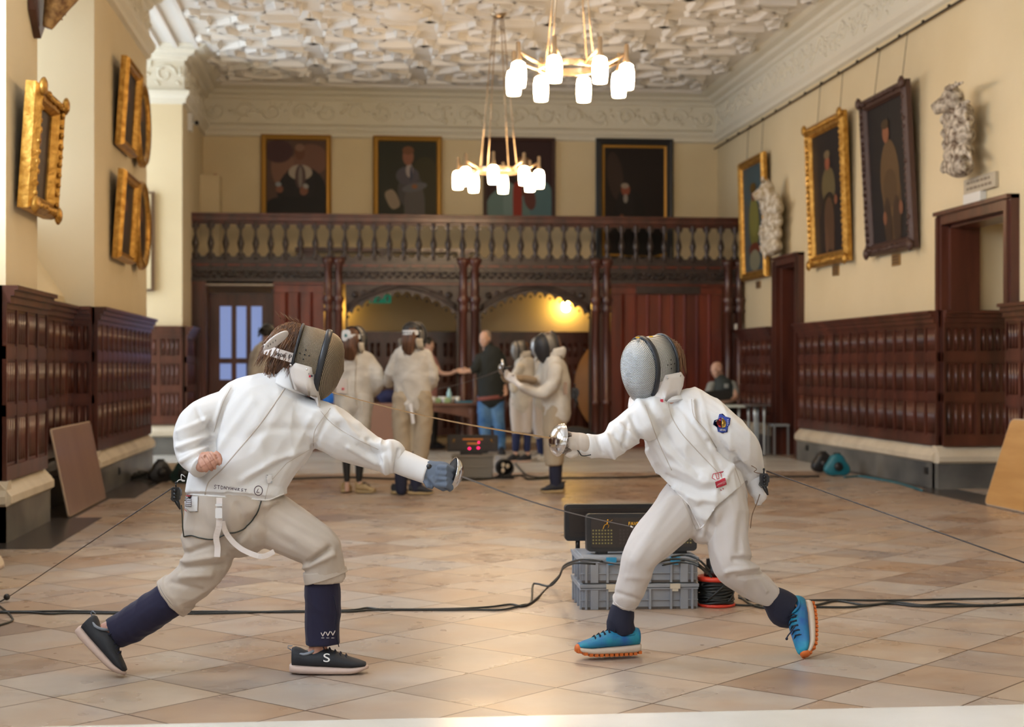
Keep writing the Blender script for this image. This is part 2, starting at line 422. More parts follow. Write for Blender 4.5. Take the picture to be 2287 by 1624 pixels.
sky_pane = mat('daylit_window_glass', (.8, .9, 1), .3, emit=(WIN_C, WIN_E * 1.12)); strong_pane = mat('strong_window_glass', (.8, .9, 1), .3, emit=(WIN_C, WIN_E * 1.7)); weak_pane = mat('weak_window_glass', (.8, .9, 1), .3, emit=(WIN_C, WIN_E * .22)); bay_pane = mat('bay_window_glass', (.8, .9, 1), .3, emit=(WIN_C, WIN_E * .6)); fill_pane = mat('end_fill_glass', (.9, .9, .9), .3, emit=(FILL_C, FILL_E))
def window(n, x, y0, y1, z0, z1, pane, nm=3, nt=2, axis='x'):
    fr = MB(); gl = MB()
    def bx(m, a0, c0, a1, c1, t): m.box(x - t, a0, c0, x + t, a1, c1) if axis == 'x' else m.box(a0, x - t, c0, a1, x + t, c1)
    for k in range(nm + 1): a = y0 + (y1 - y0) * k / nm; bx(fr, a - .05, z0, a + .05, z1, .06)
    for k in range(nt + 1): c = z0 + (z1 - z0) * k / nt; bx(fr, y0, c - .05, y1, c + .05, .06)
    bx(gl, y0, z0, y1, z1, .008)
    o = struct(fr.build('window_%d' % n, ledge)); gl.build('window_pane', pane, o)
window(1, -3.15, 12.3, 14.95, 2.5, 4.75, weak_pane); window(2, -3.15, 8.4, 11.2, 2.5, 4.75, strong_pane); window(3, -3.15, 3.2, 6.2, 2.5, 4.75, sky_pane)
window(6, -3.15, -1.4, 2.2, 2.5, 4.75, sky_pane); window(4, -5.0, 18.7, 21.8, .9, 4.9, bay_pane, 3, 3); window(5, -2.1, -1.6, 4.4, .8, 4.6, fill_pane, 5, 3, 'y')  # nearest left window and end window are unseen, added for frontal light

# ---------------------------------------------------------------- cornice with frieze
PROF = [(0, 4.80), (.05, 4.82), (.055, 4.87), (.10, 4.92), (.11, 4.97), (.04, 5.0), (.03, 5.02), (.03, 5.38), (.07, 5.40), (.09, 5.44), (.17, 5.47), (.20, 5.51), (.30, 5.53), (.36, 5.57), (0, 5.58)]
def cornice(b, p, q, n, e0=0, e1=0, rel=True):
    p, q, n = V(p), V(q), V(n); t = (q - p).normalized()
    b.rings([[e + n * o + UP * z + t * (s * ext * o) for o, z in PROF] for e, s, ext in ((p, -1, e0), (q, 1, e1))], 0, sm=False)
    if not rel: return
    L = (q - p).length; k = int(L / .42); rg = random.Random(int(L * 100))
    for i in range(k):
        c = p + t * ((i + .5) * L / k) + n * .035 + UP * 5.2; fl = 1 if i % 2 else -1
        pts = []
        for a in range(15):                     # S-scroll of leaves in plaster relief
            th = a * .52; r = .15 - .0085 * a
            pts.append(c + t * (fl * r * math.cos(th)) + UP * (r * .95 * math.sin(th) * fl))
        b.tube(pts, [.022 - .0007 * a for a in range(15)], 5, 0)
        for _ in range(5):
            e = c + t * rg.uniform(-.2, .2) + UP * rg.uniform(-.15, .15); a = rg.uniform(0, 3.1); d = t * math.cos(a) + UP * math.sin(a)
            b.ell(e, d * .055, d.cross(n) * .02, n * .024, 6, 4)
        b.ell(c + t * (.21), t * .03, UP * .03, n * .03, 8, 5)
b = MB(); cornice(b, (XR, -2, 0), (XR, YB, 0), (-1, 0, 0), 0, 0); struct(b.build('trim_4', corn_m))
b = MB(); cornice(b, (-2.32, YB, 0), (XR, YB, 0), (0, -1, 0)); struct(b.build('trim_5', corn_m))
b = MB()
cornice(b, (-5, 21.8, 0), (-2.32, 21.8, 0), (0, -1, 0), 0, 1); cornice(b, (-2.32, 21.8, 0), (-2.32, YB, 0), (1, 0, 0), 1, 0)
for (y0, y1) in piers[:5]: cornice(b, (XL, y0, 0), (XL, y1, 0), (1, 0, 0), 0, 0)
struct(b.build('trim_6', corn_m))

# ---------------------------------------------------------------- wainscot and plinth
def wainscot(b, p, q, n, pitch=.3, z0=.42, z1=1.76):
    """linenfold dado: p -> q along the wall foot, n out of the wall"""
    p, q, n = V(p), V(q), V(n); t = (q - p).normalized(); L = (q - p).length; k = max(1, round(L / pitch)); w = L / k
    def bx(s0, s1, a0, a1, h0, h1, mi=0):
        b.obox(p + t * ((s0 + s1) / 2) + n * ((a0 + a1) / 2) + UP * ((h0 + h1) / 2), t * ((s1 - s0) / 2), n * ((a1 - a0) / 2), UP * ((h1 - h0) / 2), mi)
    bx(0, L, -.05, .02, z0, z1)
    for h0, h1, o in ((z0, z0 + .1, .05), (.86, .94, .045), (1.255, 1.345, .045), (1.60, 1.64, .05), (1.64, 1.69, .075), (1.69, 1.73, .10), (1.73, z1, .125)): bx(-.0, L, 0, o, h0, h1)
    rows = ((z0 + .1, .86), (.94, 1.255), (1.345, 1.60))
    for i in range(k + 1):
        s = i * w; bx(max(0, s - .022), min(L, s + .022), 0, .048, z0 + .1, 1.60)
    for i in range(k):
        for (a, c) in rows:
            m = 4
            for j in range(m):                  # folds of the carved linen
                s = i * w + .03 + (w - .06) * (j + .5) / m; g = (w - .06) / m * .30
                cc = p + t * s
                b.rings([[cc + t * x + n * y + UP * z for x, y in ((-g, .018), (-g * .6, .034), (0, .040), (g * .6, .034), (g, .018))] for z in (a + .02, c - .02)], 0, sm=True)
            bx(i * w + .02, (i + 1) * w - .02, .01, .035, a, a + .018); bx(i * w + .02, (i + 1) * w - .02, .01, .035, c - .018, c)
def plinth(b, p, q, n, o=.06):
    p, q, n = V(p), V(q), V(n); t = (q - p).normalized(); e = o
    prof = [(-.1, 0), (o, 0), (o, .25), (-.1, .25)]
    b.rings([[x + n * a + UP * z for a, z in prof] for x in (p, q)], 0, sm=False)
    prof = [(-.1, .25), (o + .005, .25), (o + .03, .27), (o + .03, .32), (o, .36), (-.0, .42), (-.1, .42)]
    b.rings([[x + n * a + UP * z for a, z in prof] for x in (p, q)], 1, sm=False)
WR = XR - .06
w_, p_ = MB(), MB()
for (y0, y1) in ((4, 13.35), (15.0, 19.85), (21.15, YS)): wainscot(w_, (WR, y0, 0), (WR, y1, 0), (-1, 0, 0), .3); plinth(p_, (WR, y0, 0), (WR, y1, 0), (-1, 0, 0))
wainscot(w_, (WR, 14.97, 0), (6.85, 14.97, 0), (0, -1, 0), .33); plinth(p_, (WR - .06, 14.97, 0), (6.85, 14.97, 0), (0, -1, 0))
struct(w_.build('trim_7', wood)); struct(p_.build('baseboard_right', [stone, ledge]))
w_, p_ = MB(), MB(); WL = XL + .0
wainscot(w_, (WL, 11.0, 0), (WL, 12.45, 0), (1, 0, 0), .36); wainscot(w_, (-2.62, 12.45, 0), (-2.62, 14.85, 0), (1, 0, 0), .32); wainscot(w_, (WL, 14.85, 0), (WL, 18.75, 0), (1, 0, 0), .33)
wainscot(w_, (-3.4, 11.0, 0), (WL, 11.0, 0), (0, -1, 0), .3); wainscot(w_, (-3.0, 14.85, 0), (WL, 14.85, 0), (0, -1, 0), .3); wainscot(w_, (-4.8, 21.78, 0), (-2.32, 21.78, 0), (0, -1, 0), .31)
wainscot(w_, (-2.30, 21.78, 0), (-2.30, YS, 0), (1, 0, 0), .33); wainscot(w_, (-2.62, 8.2, 0), (-2.62, 11, 0), (1, 0, 0), .32); wainscot(w_, (WL, 4, 0), (WL, 8.2, 0), (1, 0, 0), .32)
for a in (((WL, 10.94, 0), (WL, 12.5, 0), (1, 0, 0)), ((-2.62, 12.4, 0), (-2.62, 14.9, 0), (1, 0, 0)), ((WL, 14.79, 0), (WL, 18.8, 0), (1, 0, 0)), ((-3.4, 11.0, 0), (WL + .06, 11.0, 0), (0, -1, 0)), ((-3, 14.85, 0), (WL + .06, 14.85, 0), (0, -1, 0)), ((-4.9, 21.78, 0), (-2.26, 21.78, 0), (0, -1, 0)), ((-2.30, 21.78, 0), (-2.30, YS, 0), (1, 0, 0)), ((-2.62, 4, 0), (-2.62, 11, 0), (1, 0, 0))): plinth(p_, *a)
struct(w_.build('trim_8', wood)); struct(p_.build('baseboard_left', [stone, ledge]))
# under-gallery dado on the end wall
w_ = MB(); wainscot(w_, (-2.2, YB - .03, 0), (XR, YB - .03, 0), (0, -1, 0), .45, .12); struct(w_.build('trim_9', wood))

# ---------------------------------------------------------------- openings in the right wall
def archi(b, y0, y1, z1, zb, w=.14):
    for (a, c) in ((y0 - w, y0), (y1, y1 + w)):
        b.box(XR - .08, a, zb, XR + .02, c, z1 + w); m = (a + c) / 2; b.box(XR - .11, m - .03, zb, XR, m + .03, z1 + w * .6)
    b.box(XR - .09, y0, z1, XR + .02, y1, z1 + w); b.box(XR - .12, y0 - w, z1 + w * .7, XR + .02, y1 + w, z1 + w)
    for (a, c) in ((y0, y0 + .04), (y1 - .04, y1)): b.box(XR, a, zb, XR + .3, c, z1)
    b.box(XR, y0, z1 - .03, XR + .3, y1, z1)
b = MB(); archi(b, 13.42, 14.93, 2.60, 1.76, .13); struct(b.build('trim_10', wood))
b = MB(); archi(b, 20.02, 21.02, 2.58, 0, .12); o = b.build('door_1', wood); struct(o)
c = MB(); c.box(XR + .25, 19.96, 0, XR + .3, 21.05, 2.62); c.box(XR + .3, 19.8, 0, 6.88, 19.9, 2.7)
for y in (20.1, 20.55): c.box(XR + .23, y, .3, XR + .26, y + .35, 1.1); c.box(XR + .23, y, 1.3, XR + .26, y + .35, 2.3)
c.build('door_leaf', wood_dark, o)
# ---------------------------------------------------------------- gallery and its carved screen
def gx(px): return onY(px, 600, YS).x
def gz(y, px=1040): return onY(px, y, YS).z
gal = thing('gallery_screen', 'dark carved wooden gallery with turned balustrade above two cusped arches, closing the hall', 'gallery', (1.7, YS, 0))
XA, XB = gx(420), XR - .02
Z_RT, Z_RB, Z_FL, Z_EN = 3.44, 3.32, 2.76, 2.44
b = MB(); b.box(XA, YS - .06, Z_RB, XB, YS + .07, Z_RT - .03); b.box(XA, YS - .09, Z_RT - .04, XB, YS + .10, Z_RT); b.box(XA, YS - .03, Z_RB - .04, XB, YS + .04, Z_RB)
b.build('handrail', wood, gal, bevel=.008)
b = MB(); b.box(XA, YS - .12, Z_FL - .06, XB, YS + .08, Z_FL); b.box(XA, YS - .08, Z_FL - .16, XB, YS + .06, Z_FL - .06); b.box(XA, YS - .05, Z_EN, XB, YS + .06, Z_FL - .14)
b.box(XA, YS - .10, Z_EN + .0, XB, YS + .06, Z_EN + .05); b.box(XA, YS - .03, Z_FL, XB, YS + .04, Z_FL + .05)
n = int((XB - XA) / .22)
for k in range(n):
    x = XA + (k + .5) * (XB - XA) / n; b.box(x - .02, YS - .13, Z_FL - .12, x + .02, YS - .08, Z_FL - .07)
b.build('entablature', wood_dark, gal); b = MB(); b.box(XA, YS - .115, Z_FL - .09, XB, YS - .06, Z_FL - .065); b.box(XA, YS - .07, Z_EN - .03, XB, YS + .05, Z_EN + .02); b.build('moulding', wood_red, gal)
b = MB(); rg = random.Random(3); x = XA + .08                      # carved running vine between the mouldings
while x < XB - .1:
    z = (Z_EN + .05 + Z_FL - .16) / 2 + .01; s = rg.choice((-1, 1))
    b.tube([V((x + .05 * a, YS - .06, z + s * .05 * math.sin(a * 1.1))) for a in range(4)], .016, 5); b.ell((x + .08, YS - .06, z - s * .03), V((.035, 0, 0)), V((0, .018, 0)), V((0, 0, .026)), 6, 4); x += .115
b.build('carved_frieze', wood_dark, gal)
b = MB(); b.box(XA, YS + .05, Z_FL - .16, XB, YB - .01, Z_FL - .04); b.build('gallery_floor', wood, gal)
prof = [(.034, 0), (.034, .05), (.022, .06), (.036, .09), (.022, .13), (.030, .17), (.045, .24), (.030, .31), (.018, .36), (.015, .42), (.026, .45), (.019, .48), (.036, .53), (.034, .56)]
nb = 38; first = None; SP = (XB - XA) / nb
for k in range(nb):
    x = XA + (k + .5) * SP
    if first is None:
        b = MB(); b.lathe([(r * 1.15, z) for r, z in prof], (x, YS, Z_FL + .0), 10)
        for s in (-1, 1):                     # pierced cheeks joining the balusters at head and foot
            pass
        b.prism([V((x - .085, YS - .012, Z_RB - .0)), V((x + .085, YS - .012, Z_RB)), V((x + .045, YS - .012, Z_RB - .10)), V((x - .045, YS - .012, Z_RB - .10))], V((0, .03, 0)))
        b.prism([V((x - .085, YS - .012, Z_FL + .04)), V((x + .085, YS - .012, Z_FL + .04)), V((x + .05, YS - .012, Z_FL + .10)), V((x - .05, YS - .012, Z_FL + .10))], V((0, .03, 0)))
        first = b.build('baluster', wood_dark, gal); x_first = x
    else:
        o = first.copy(); COL.objects.link(o); o.location.x = x - x_first
def cluster(px0, px1, name='column'):
    xa, xb = gx(px0), gx(px1); w = (xb - xa)
    b = MB(); b.box(xa + .02, YS - .04, 0, xb - .02, YS + .10, Z_EN)
    for c in (xa + w * .24, xb - w * .24):
        b.lathe([(w * .26, 0), (w * .26, .12), (w * .2, .16), (w * .17, .2), (w * .17, .62), (w * .22, .64), (w * .22, .70), (w * .165, .72), (w * .165, 2.0), (w * .24, 2.03), (w * .18, 2.08), (w * .2, 2.14), (w * .28, 2.2), (w * .17, 2.26), (w * .17, Z_FL - .1), (w * .3, Z_FL - .03), (w * .3, Z_FL + .04)], (c, YS - .09, 0), 12)
    return b.build(name, wood, gal, )
for a, c in ((722, 768), (1022, 1072), (1318, 1364), (1612, 1660)): cluster(a, c)
b = MB(); b.box(XA, YS - .06, 0, gx(438), YS + .1, Z_EN); b.box(gx(438), YS - .10, 0, gx(462), YS + .1, Z_EN); b.box(gx(444), YS - .13, 0, gx(456), YS + .0, Z_EN); b.build('corner_post', wood, gal)
# left bay: pale lintel, door with three tall lights, ribbed panels
b = MB(); b.box(gx(461), YS - .07, gz(641), gx(611), YS + .05, gz(627)); b.build('door_lintel', mat('pale_lintel', (.42, .36, .30), .5), gal)
glass_blue = mat('frosted_blue_glass', (.22, .32, .62), .25, emit=((.35, .48, 1.0), .38))
DY = YS + .35
dx = lambda px: onY(px, 600, DY).x
dz = lambda y: onY(530, y, DY).z
b = MB(); rails = [dx(466), dx(491), dx(517), dx(528), dx(550), dx(561), dx(585), dx(606)]
for i in (0, 2, 4, 6): b.box(rails[i], DY, 0, rails[i + 1], DY + .05, 2.3)
for a, c in ((rails[1], rails[2]), (rails[3], rails[4]), (rails[5], rails[6])):
    b.box(a, DY, dz(684), c, DY + .05, 2.3); b.box(a, DY, 0, c, DY + .05, dz(848)); b.box(a, DY, dz(812), c, DY + .05, dz(800)); b.box(a, DY - .02, .15, c, DY, .75)
b.box(gx(462), DY + .0, 0, rails[0], DY + .1, 2.35); b.box(rails[7], DY, 0, gx(612), DY + .1, 2.35)
dr = b.build('door', wood, gal)
b = MB()
for a, c in ((rails[1], rails[2]), (rails[3], rails[4]), (rails[5], rails[6])): b.box(a, DY + .02, dz(800), c, DY + .03, dz(684)); b.box(a, DY + .02, dz(848), c, DY + .03, dz(812))
b.build('door_glass', glass_blue, dr)
b = MB(); b.sph((rails[6] + .1, DY - .05, 1.0), .025); b.build('door_handle', mat('brass_fitting', (.6, .42, .15), .3, 1), dr)
def ribbed(px0, px1, ztop, cnt, name='ribbed_panel'):
    xa, xb = gx(px0), gx(px1); b = MB(); b.box(xa, YS + .0, 0, xb, YS + .05, Z_EN + .02); w = (xb - xa) / cnt
    for a in range(1, cnt):
        x = xa + a * w; b.prism([V((x - .022, YS, .0)), V((x, YS - .035, .0)), V((x + .022, YS, .0))], V((0, 0, ztop)), sm=False)
    b.box(xa, YS - .03, ztop, xb, YS + .01, ztop + .07); b.box(xa, YS - .03, .0, xb, YS, .18)
    b.build(name, wood_red, gal)
ribbed(612, 724, gz(655), 4); ribbed(1364, 1612, gz(655), 9)
b = MB(); b.box(gx(1420), YS - .06, gz(655), gx(1562), YS - .02, gz(634)); b.build('name_board', wood_dark, gal)
# cusped Tudor arches
def arch(px0, px1, name='cusped_arch'):
    xa, xb = gx(px0), gx(px1); zs, zt = gz(700), gz(649); cx = (xa + xb) / 2; hw = (xb - xa) / 2 - .02
    def curve(t):                             # t -1..1 : four-centred arch
        a = abs(t); return cx + hw * t, zs + (zt - zs) * (1 - a ** 1.55) ** .80
    K = 44; b = MB(); top = []; bot = []
    for k in range(K + 1):
        t = -1 + 2 * k / K; x, z = curve(t); cus = abs(math.sin(t * math.pi * 5.5)); z2 = z - .075 * (1 - cus ** .6) - .01
        top.append(V((x, YS - .02, Z_EN + .01))); bot.append(V((x, YS - .02, z2)))
    b.rings([[bot[k], bot[k] + V((0, .07, 0)), top[k] + V((0, .07, 0)), top[k]] for k in range(K + 1)], sm=False)
    b.tube([V((curve(-1 + 2 * k / 24)[0], YS - .03, curve(-1 + 2 * k / 24)[1] + .045)) for k in range(25)], .022, 6)
    b.tube([V((curve(-1 + 2 * k / 24)[0] , YS - .035, min(Z_EN - .03, curve(-1 + 2 * k / 24)[1] + .10))) for k in range(25)], .014, 6)
    for k in range(12):
        t = -1 + 2 * (k + 0) / 11; x, z = curve(t * .98); b.ell((x, YS - .02, z - .08), V((.018, 0, 0)), V((0, .018, 0)), V((0, 0, .022)), 6, 5)
    for s in (-1, 1):
        for q in range(3): b.lathe([(.05 - .012 * q, 0), (.05 - .012 * q, .01)], (cx + s * (hw - .12 - q * .13), YS - .03, Z_EN - .12 - .03 * (2 - q)), 10, ax=V((0, -1, 0)))
    for x in (xa + .0, xb - .03): b.box(x, YS - .03, 0, x + .03, YS + .05, Z_EN)
    b.build(name, wood_dark, gal)
arch(772, 1024); arch(1070, 1320)
# fittings near it
b = MB(); b.box(gx(1637), YS - .12, gz(738), gx(1656), YS - .06, gz(722)); o = tag(b.build('junction_box', mat('white_plastic', (.75, .74, .7), .4), None, bevel=.006), 'small white box on the screen post above the seated man', 'box')
# exit sign hanging under the gallery behind the arch
es = onY(849, 668, 24.3)
b = MB(); b.box(es.x - .17, 24.27, es.z - .065, es.x + .17, 24.32, es.z + .065); ex = tag(b.build('exit_sign', mat('exit_green', (.02, .30, .16), .4, emit=((.02, .35, .2), .25))), 'small green exit sign glimpsed through the arch', 'sign')
b = MB(); wh = mat('sign_white', (.8, .85, .82), .4)
b.box(es.x - .15, 24.262, es.z - .04, es.x - .10, 24.268, es.z + .04); b.build('door_symbol', wh, ex); b = MB(); b.prism([V((es.x - .05, 24.262, es.z)), V((es.x - .01, 24.262, es.z + .035)), V((es.x - .01, 24.262, es.z - .035))], V((0, .006, 0))); b.box(es.x - .02, 24.262, es.z - .008, es.x + .04, 24.268, es.z + .008); b.build('arrow', wh, ex); b = MB()
b.ell((es.x + .11, 24.265, es.z + .03), V((.012, 0, 0)), V((0, .004, 0)), V((0, 0, .012)), 8, 5); b.box(es.x + .095, 24.262, es.z - .04, es.x + .125, 24.268, es.z + .015)
b.build('running_figure', wh, ex)
# wall lamps under the gallery
def wall_lamp(wl, label, e=60, mn='wall_lamp_glass'):
    t = thing('wall_lamp', label, 'lamp', wl)
    b = MB(); b.lathe([(.045, .14), (.05, .10), (.02, .07), (.02, -.02)], wl, 12); b.tube([wl + V((0, 0, .13)), wl + V((0, .06, .16)), wl + V((0, .14, .1))], .012, 6); b.lathe([(.05, 0), (.05, .02)], wl + V((0, .13, .1)), 12, ax=V((0, -1, 0))); b.build('bracket', mat('aged_brass', (.35, .24, .10), .4, .8), t)
    b = MB(); b.lathe([(.03, .08), (.06, .05), (.065, -.04), (.045, -.08), (.01, -.09)], wl, 14); b.build('lamp_shade', mat(mn, (1, .8, .4), .4, emit=((1.0, .60, .12), e)), t)
wall_lamp(onY(1264, 684, YB - .14), 'glowing warm wall lamp seen through the arch above the tall masked fencer')
wall_lamp(onY(746, 690, YB - .14), 'wall lamp hidden behind the twin columns beside the glazed door', 26, 'dim_lamp_glass')
# bench on the gallery
bx0, bx1 = onY(660, 560, YB - .5).x, onY(1062, 560, YB - .5).x
t = thing('gallery_bench', 'long dark wooden bench standing on the gallery behind the balusters', 'bench', ((bx0 + bx1) / 2, YB - .5, Z_FL - .04))
zz = onY(850, 560, YB - .5).z
b = MB(); b.box(bx0, YB - .72, zz - .03, bx1, YB - .28, zz + .03); b.build('seat', wood, t)
for x in (bx0 + .2, (bx0 + bx1) / 2, bx1 - .2): b = MB(); b.prism([V((x - .1, YB - .7, zz - .03)), V((x + .1, YB - .7, zz - .03)), V((x + .05, YB - .7, Z_FL - .04)), V((x - .05, YB - .7, Z_FL - .04))], V((0, .4, 0))); b.build('leg', wood, t)
# fire bell, camera
fb = onY(481, 398, YB)
t = thing('fire_bell', 'round red fire bell on the end wall above the gallery', 'bell', fb + V((0, 0, 0)))
b = MB(); b.lathe([(.06, 0), (.062, .04), (.05, .07), (.02, .085)], fb, 16, ax=V((0, -1, 0))); b.build('gong', mat('bell_red', (.45, .02, .02), .35), t)
b = MB(); b.lathe([(.012, .08), (.012, .10)], fb, 8, ax=V((0, -1, 0))); b.build('cap', black, t)
sc_ = onX(424, 290, -2.30); sc_ = V((-2.30, 22.6, sc_.z + .1))
t = thing('security_camera', 'small white security camera high on the pale pier beside the gallery', 'camera', sc_)
b = MB(); b.box(-2.32, 22.5, sc_.z - .12, -2.26, 22.7, sc_.z + .12); b.tube([V((-2.27, 22.6, sc_.z)), V((-2.2, 22.5, sc_.z - .02))], .03, 8); b.build('housing', mat('white_plastic', (.75, .74, .7), .4), t)
b = MB(); b.sph((-2.19, 22.48, sc_.z - .02), .032); b.build('lens', black, t)

# ---------------------------------------------------------------- chandeliers
nickel = mat('warm_nickel', (.55, .42, .28), .3, .9); shade_m = mat('lit_opal_glass', (1, .93, .8), .4, emit=(LAMP_C, LAMP_E))
CTR = V((0, 0, 0))
def chandelier(c, lab, R=.50, rot=0., ztop=ZC - .1):
    t = thing('chandelier', lab, 'chandelier', c, 'ring chandeliers down the hall')
    b = MB(); ri = R * .52
    for r0, z0 in ((ri, .0), (ri - .03, .02)):
        b.rings([[c + V((rr * math.cos(a), rr * math.sin(a), z)) for rr, z in ((r0 - .008, z0 - .02), (r0 + .008, z0 - .02), (r0 + .008, z0 + .02), (r0 - .008, z0 + .02))] for a in [2 * math.pi * k / 40 for k in range(41)]], cap=False, sm=False)
    b.build('ring', nickel, t)
    for k in range(8):
        a = rot + 2 * math.pi * (k + .5) / 8; d = V((math.cos(a), math.sin(a), 0)); p = c + d * ri; q = c + d * R + UP * .10; e = c + d * R
        b = MB(); b.tube([p, p + d * .04 + UP * .01, q], .016, 6); b.lathe([(.012, .18), (.020, .17), (.020, .06), (.03, .03), (.035, .0)], e, 10); b.build('arm', nickel, t)
        b = MB(); b.lathe([(.034, .01), (.056, -.005), (.066, -.06), (.066, -.14), (.060, -.20), (.056, -.21), (.05, -.20)], e, 16); b.build('lamp_shade', shade_m, t)
    h = ztop - c.z; s = MB(); s.lathe([(.10, h + .1), (.10, h + .05), (.05, h + .0), (.0, h)], c, 20); s.build('ceiling_rose', nickel, t)
    for k in range(4):
        a = rot + math.pi / 2 * (k + .5); d = V((math.cos(a), math.sin(a), 0)); b = MB(); b.cyl(c + d * ri, c + d * .06 + UP * (h + .04), .0075, 6); b.build('suspension_rod', nickel, t)
    return t
c1 = Wp(1272, 152, 13.6); c2 = Wp(1113, 383, 19.2); c1.z += 0.0
CH1 = chandelier(c1, 'larger looking ring chandelier of eight lit glass shades, hung highest in view', .505, 0)
CH1['label'] = 'ring chandelier of lit glass shades seen against the ceiling, the bigger-looking one'
CH2 = chandelier(c2, 'smaller looking ring chandelier of lit glass shades in front of the portraits above the gallery', .50, .18)
CH3 = chandelier(V((1.0, 7.4, 3.85)), 'ring chandelier of lit glass shades hanging above the two duelling fencers', .50, .1)

# ---------------------------------------------------------------- pictures
gilt = mat('gilt_frame', (.55, .30, .06), .38, .75, bump=((40, 40, 40), .6, .01), var=((18, 18, 18), (.36, .17, .025), (.66, .38, .09)))
gilt_p = mat('plain_gilt_frame', (.42, .22, .04), .4, .6)
frame_dk = mat('dark_carved_frame', (.065, .028, .02), .45, bump=((40, 40, 40), .6, .01)); frame_bk = mat('black_frame', (.012, .012, .014), .4)
PC = {}
def paint(hexc):
    if hexc not in PC: PC[hexc] = mat('oil_paint_' + hexc, tuple(x * .85 for x in hx(hexc)), .5, spec=.3)
    return PC[hexc]
def picture(name, label, o, U, Vv, fw, fm, bgc, shapes, th=.05, inner=None, carved=False, group='framed portraits on the walls'):
    """o lower left corner, U width, Vv height; shapes in 0..1 canvas units: (cx, cy, rx, ry, rot deg, colour, power)"""
    u, v = U.normalized(), Vv.normalized(); n = u.cross(v).normalized(); W_, H_ = U.length, Vv.length
    if n.y > 0 and abs(n.y) > .5: n = -n
    if abs(n.x) > .5 and (n.x > 0) == (o.x > 1): n = -n
    t = thing(name, label, 'painting', o + U / 2, group)
    P = lambda a, c, z: o + u * a + v * c + n * z
    b = MB(); prof = [(0, 0), (0, th * .6), (fw * .25, th), (fw * .5, th * .75), (fw * .8, th * .8), (fw, th * .35), (fw, 0)]
    b.rings([[P(a, a, z) for a, z in prof], [P(W_ - a, a, z) for a, z in prof], [P(W_ - a, H_ - a, z) for a, z in prof], [P(a, H_ - a, z) for a, z in prof], [P(a, a, z) for a, z in prof]], 0, cap=False, sm=False)
    if inner:
        g = fw; h = fw + .035; pr = [(g, 0), (g, th * .5), (h, th * .35), (h, 0)]
        b.rings([[P(a, a, z) for a, z in pr], [P(W_ - a, a, z) for a, z in pr], [P(W_ - a, H_ - a, z) for a, z in pr], [P(a, H_ - a, z) for a, z in pr], [P(a, a, z) for a, z in pr]], 1, cap=False, sm=False)
    if carved:
        rg = random.Random(5)
        for side in range(4):
            L = W_ if side % 2 == 0 else H_; k = int(L / .07)
            for i in range(k):
                s = (i + .5) * L / k; a, c = ((s, fw * .4), (W_ - fw * .4, s), (s, H_ - fw * .4), (fw * .4, s))[side]
                r = rg.uniform(.02, .034); b.ell(P(a + rg.uniform(-.012, .012), c + rg.uniform(-.01, .01), th * .9), u * r, v * r, n * .02, 6, 4)
        for a, c in ((.03, .03), (W_ - .03, .03), (.03, H_ - .03), (W_ - .03, H_ - .03)): b.ell(P(a, c, th), u * .07, v * .07, n * .03, 8, 5)
    b.build('frame', [fm, inner or fm], t)
    mats = [paint(bgc)]; idx = {bgc: 0}; cw, chh = W_ - 2 * fw, H_ - 2 * fw
    b = MB(); b.obox(P(W_ / 2, H_ / 2, th * .2), u * (cw / 2 + .005), v * (chh / 2 + .005), n * .004, 0)
    for q, sh in enumerate(shapes):
        cx, cy, rx, ry, rot, colr = sh[:6]; pw = sh[6] if len(sh) > 6 else 2.0
        if colr not in idx: idx[colr] = len(mats); mats.append(paint(colr))
        cc, ss = math.cos(math.radians(rot)), math.sin(math.radians(rot)); pts = []
        for a in range(24):
            th_ = 2 * math.pi * a / 24; c_, s_ = math.cos(th_), math.sin(th_)
            x = rx * cw * math.copysign(abs(c_) ** (2 / pw), c_); y = ry * chh * math.copysign(abs(s_) ** (2 / pw), s_)
            X = cx * cw + x * cc - y * ss; Y = cy * chh + x * ss + y * cc
            pts.append(P(fw + min(max(X, 0), cw), fw + min(max(Y, 0), chh), th * .2 + .005 + .0012 * q))
        b.add(pts, [tuple(range(24))], idx[colr])
    b.build('canvas', mats, t)
    return t
def back_pic(px0, px1, y0, y1, label, *a, **k):
    p, q, r = onY(px0, y1, YB - .03), onY(px1, y1, YB - .03), onY(px0, y0, YB - .03)
    z = (p.z + q.z) / 2; zt = (r.z + onY(px1, y0, YB - .03).z) / 2
    return picture('portrait_painting', label, V((p.x, YB - .03, z)), V((q.x - p.x, 0, 0)), V((0, 0, zt - z)), *a, **k)
back_pic(583, 740, 301, 497, 'gilt framed portrait of a seated figure in black robes with a pale collar', .085, gilt_p, '5b4238',
    [(.3, .6, .22, .28, 10, '85604f'), (.75, .75, .3, .2, 0, '7c5748'), (.2, .85, .25, .15, 0, '4c2f31'), (.6, .30, .42, .36, 0, '171314'), (.55, .42, .28, .25, 0, '1c1719'), (.57, .58, .20, .10, 0, 'b2a596'), (.57, .52, .09, .16, 0, '55413f'), (.57, .52, .035, .14, 0, '8b7f78'), (.56, .84, .085, .10, 0, '6e4534'), (.56, .90, .08, .05, 0, '8c6a58'), (.22, .36, .06, .05, 20, '8a5844'), (.63, .34, .07, .06, -20, '8a5b48'), (.2, .42, .05, .03, 0, '9aa0a8'), (.66, .40, .05, .03, -30, 'a4a29e'), (.5, .08, .5, .18, 0, '120e10', 4)])
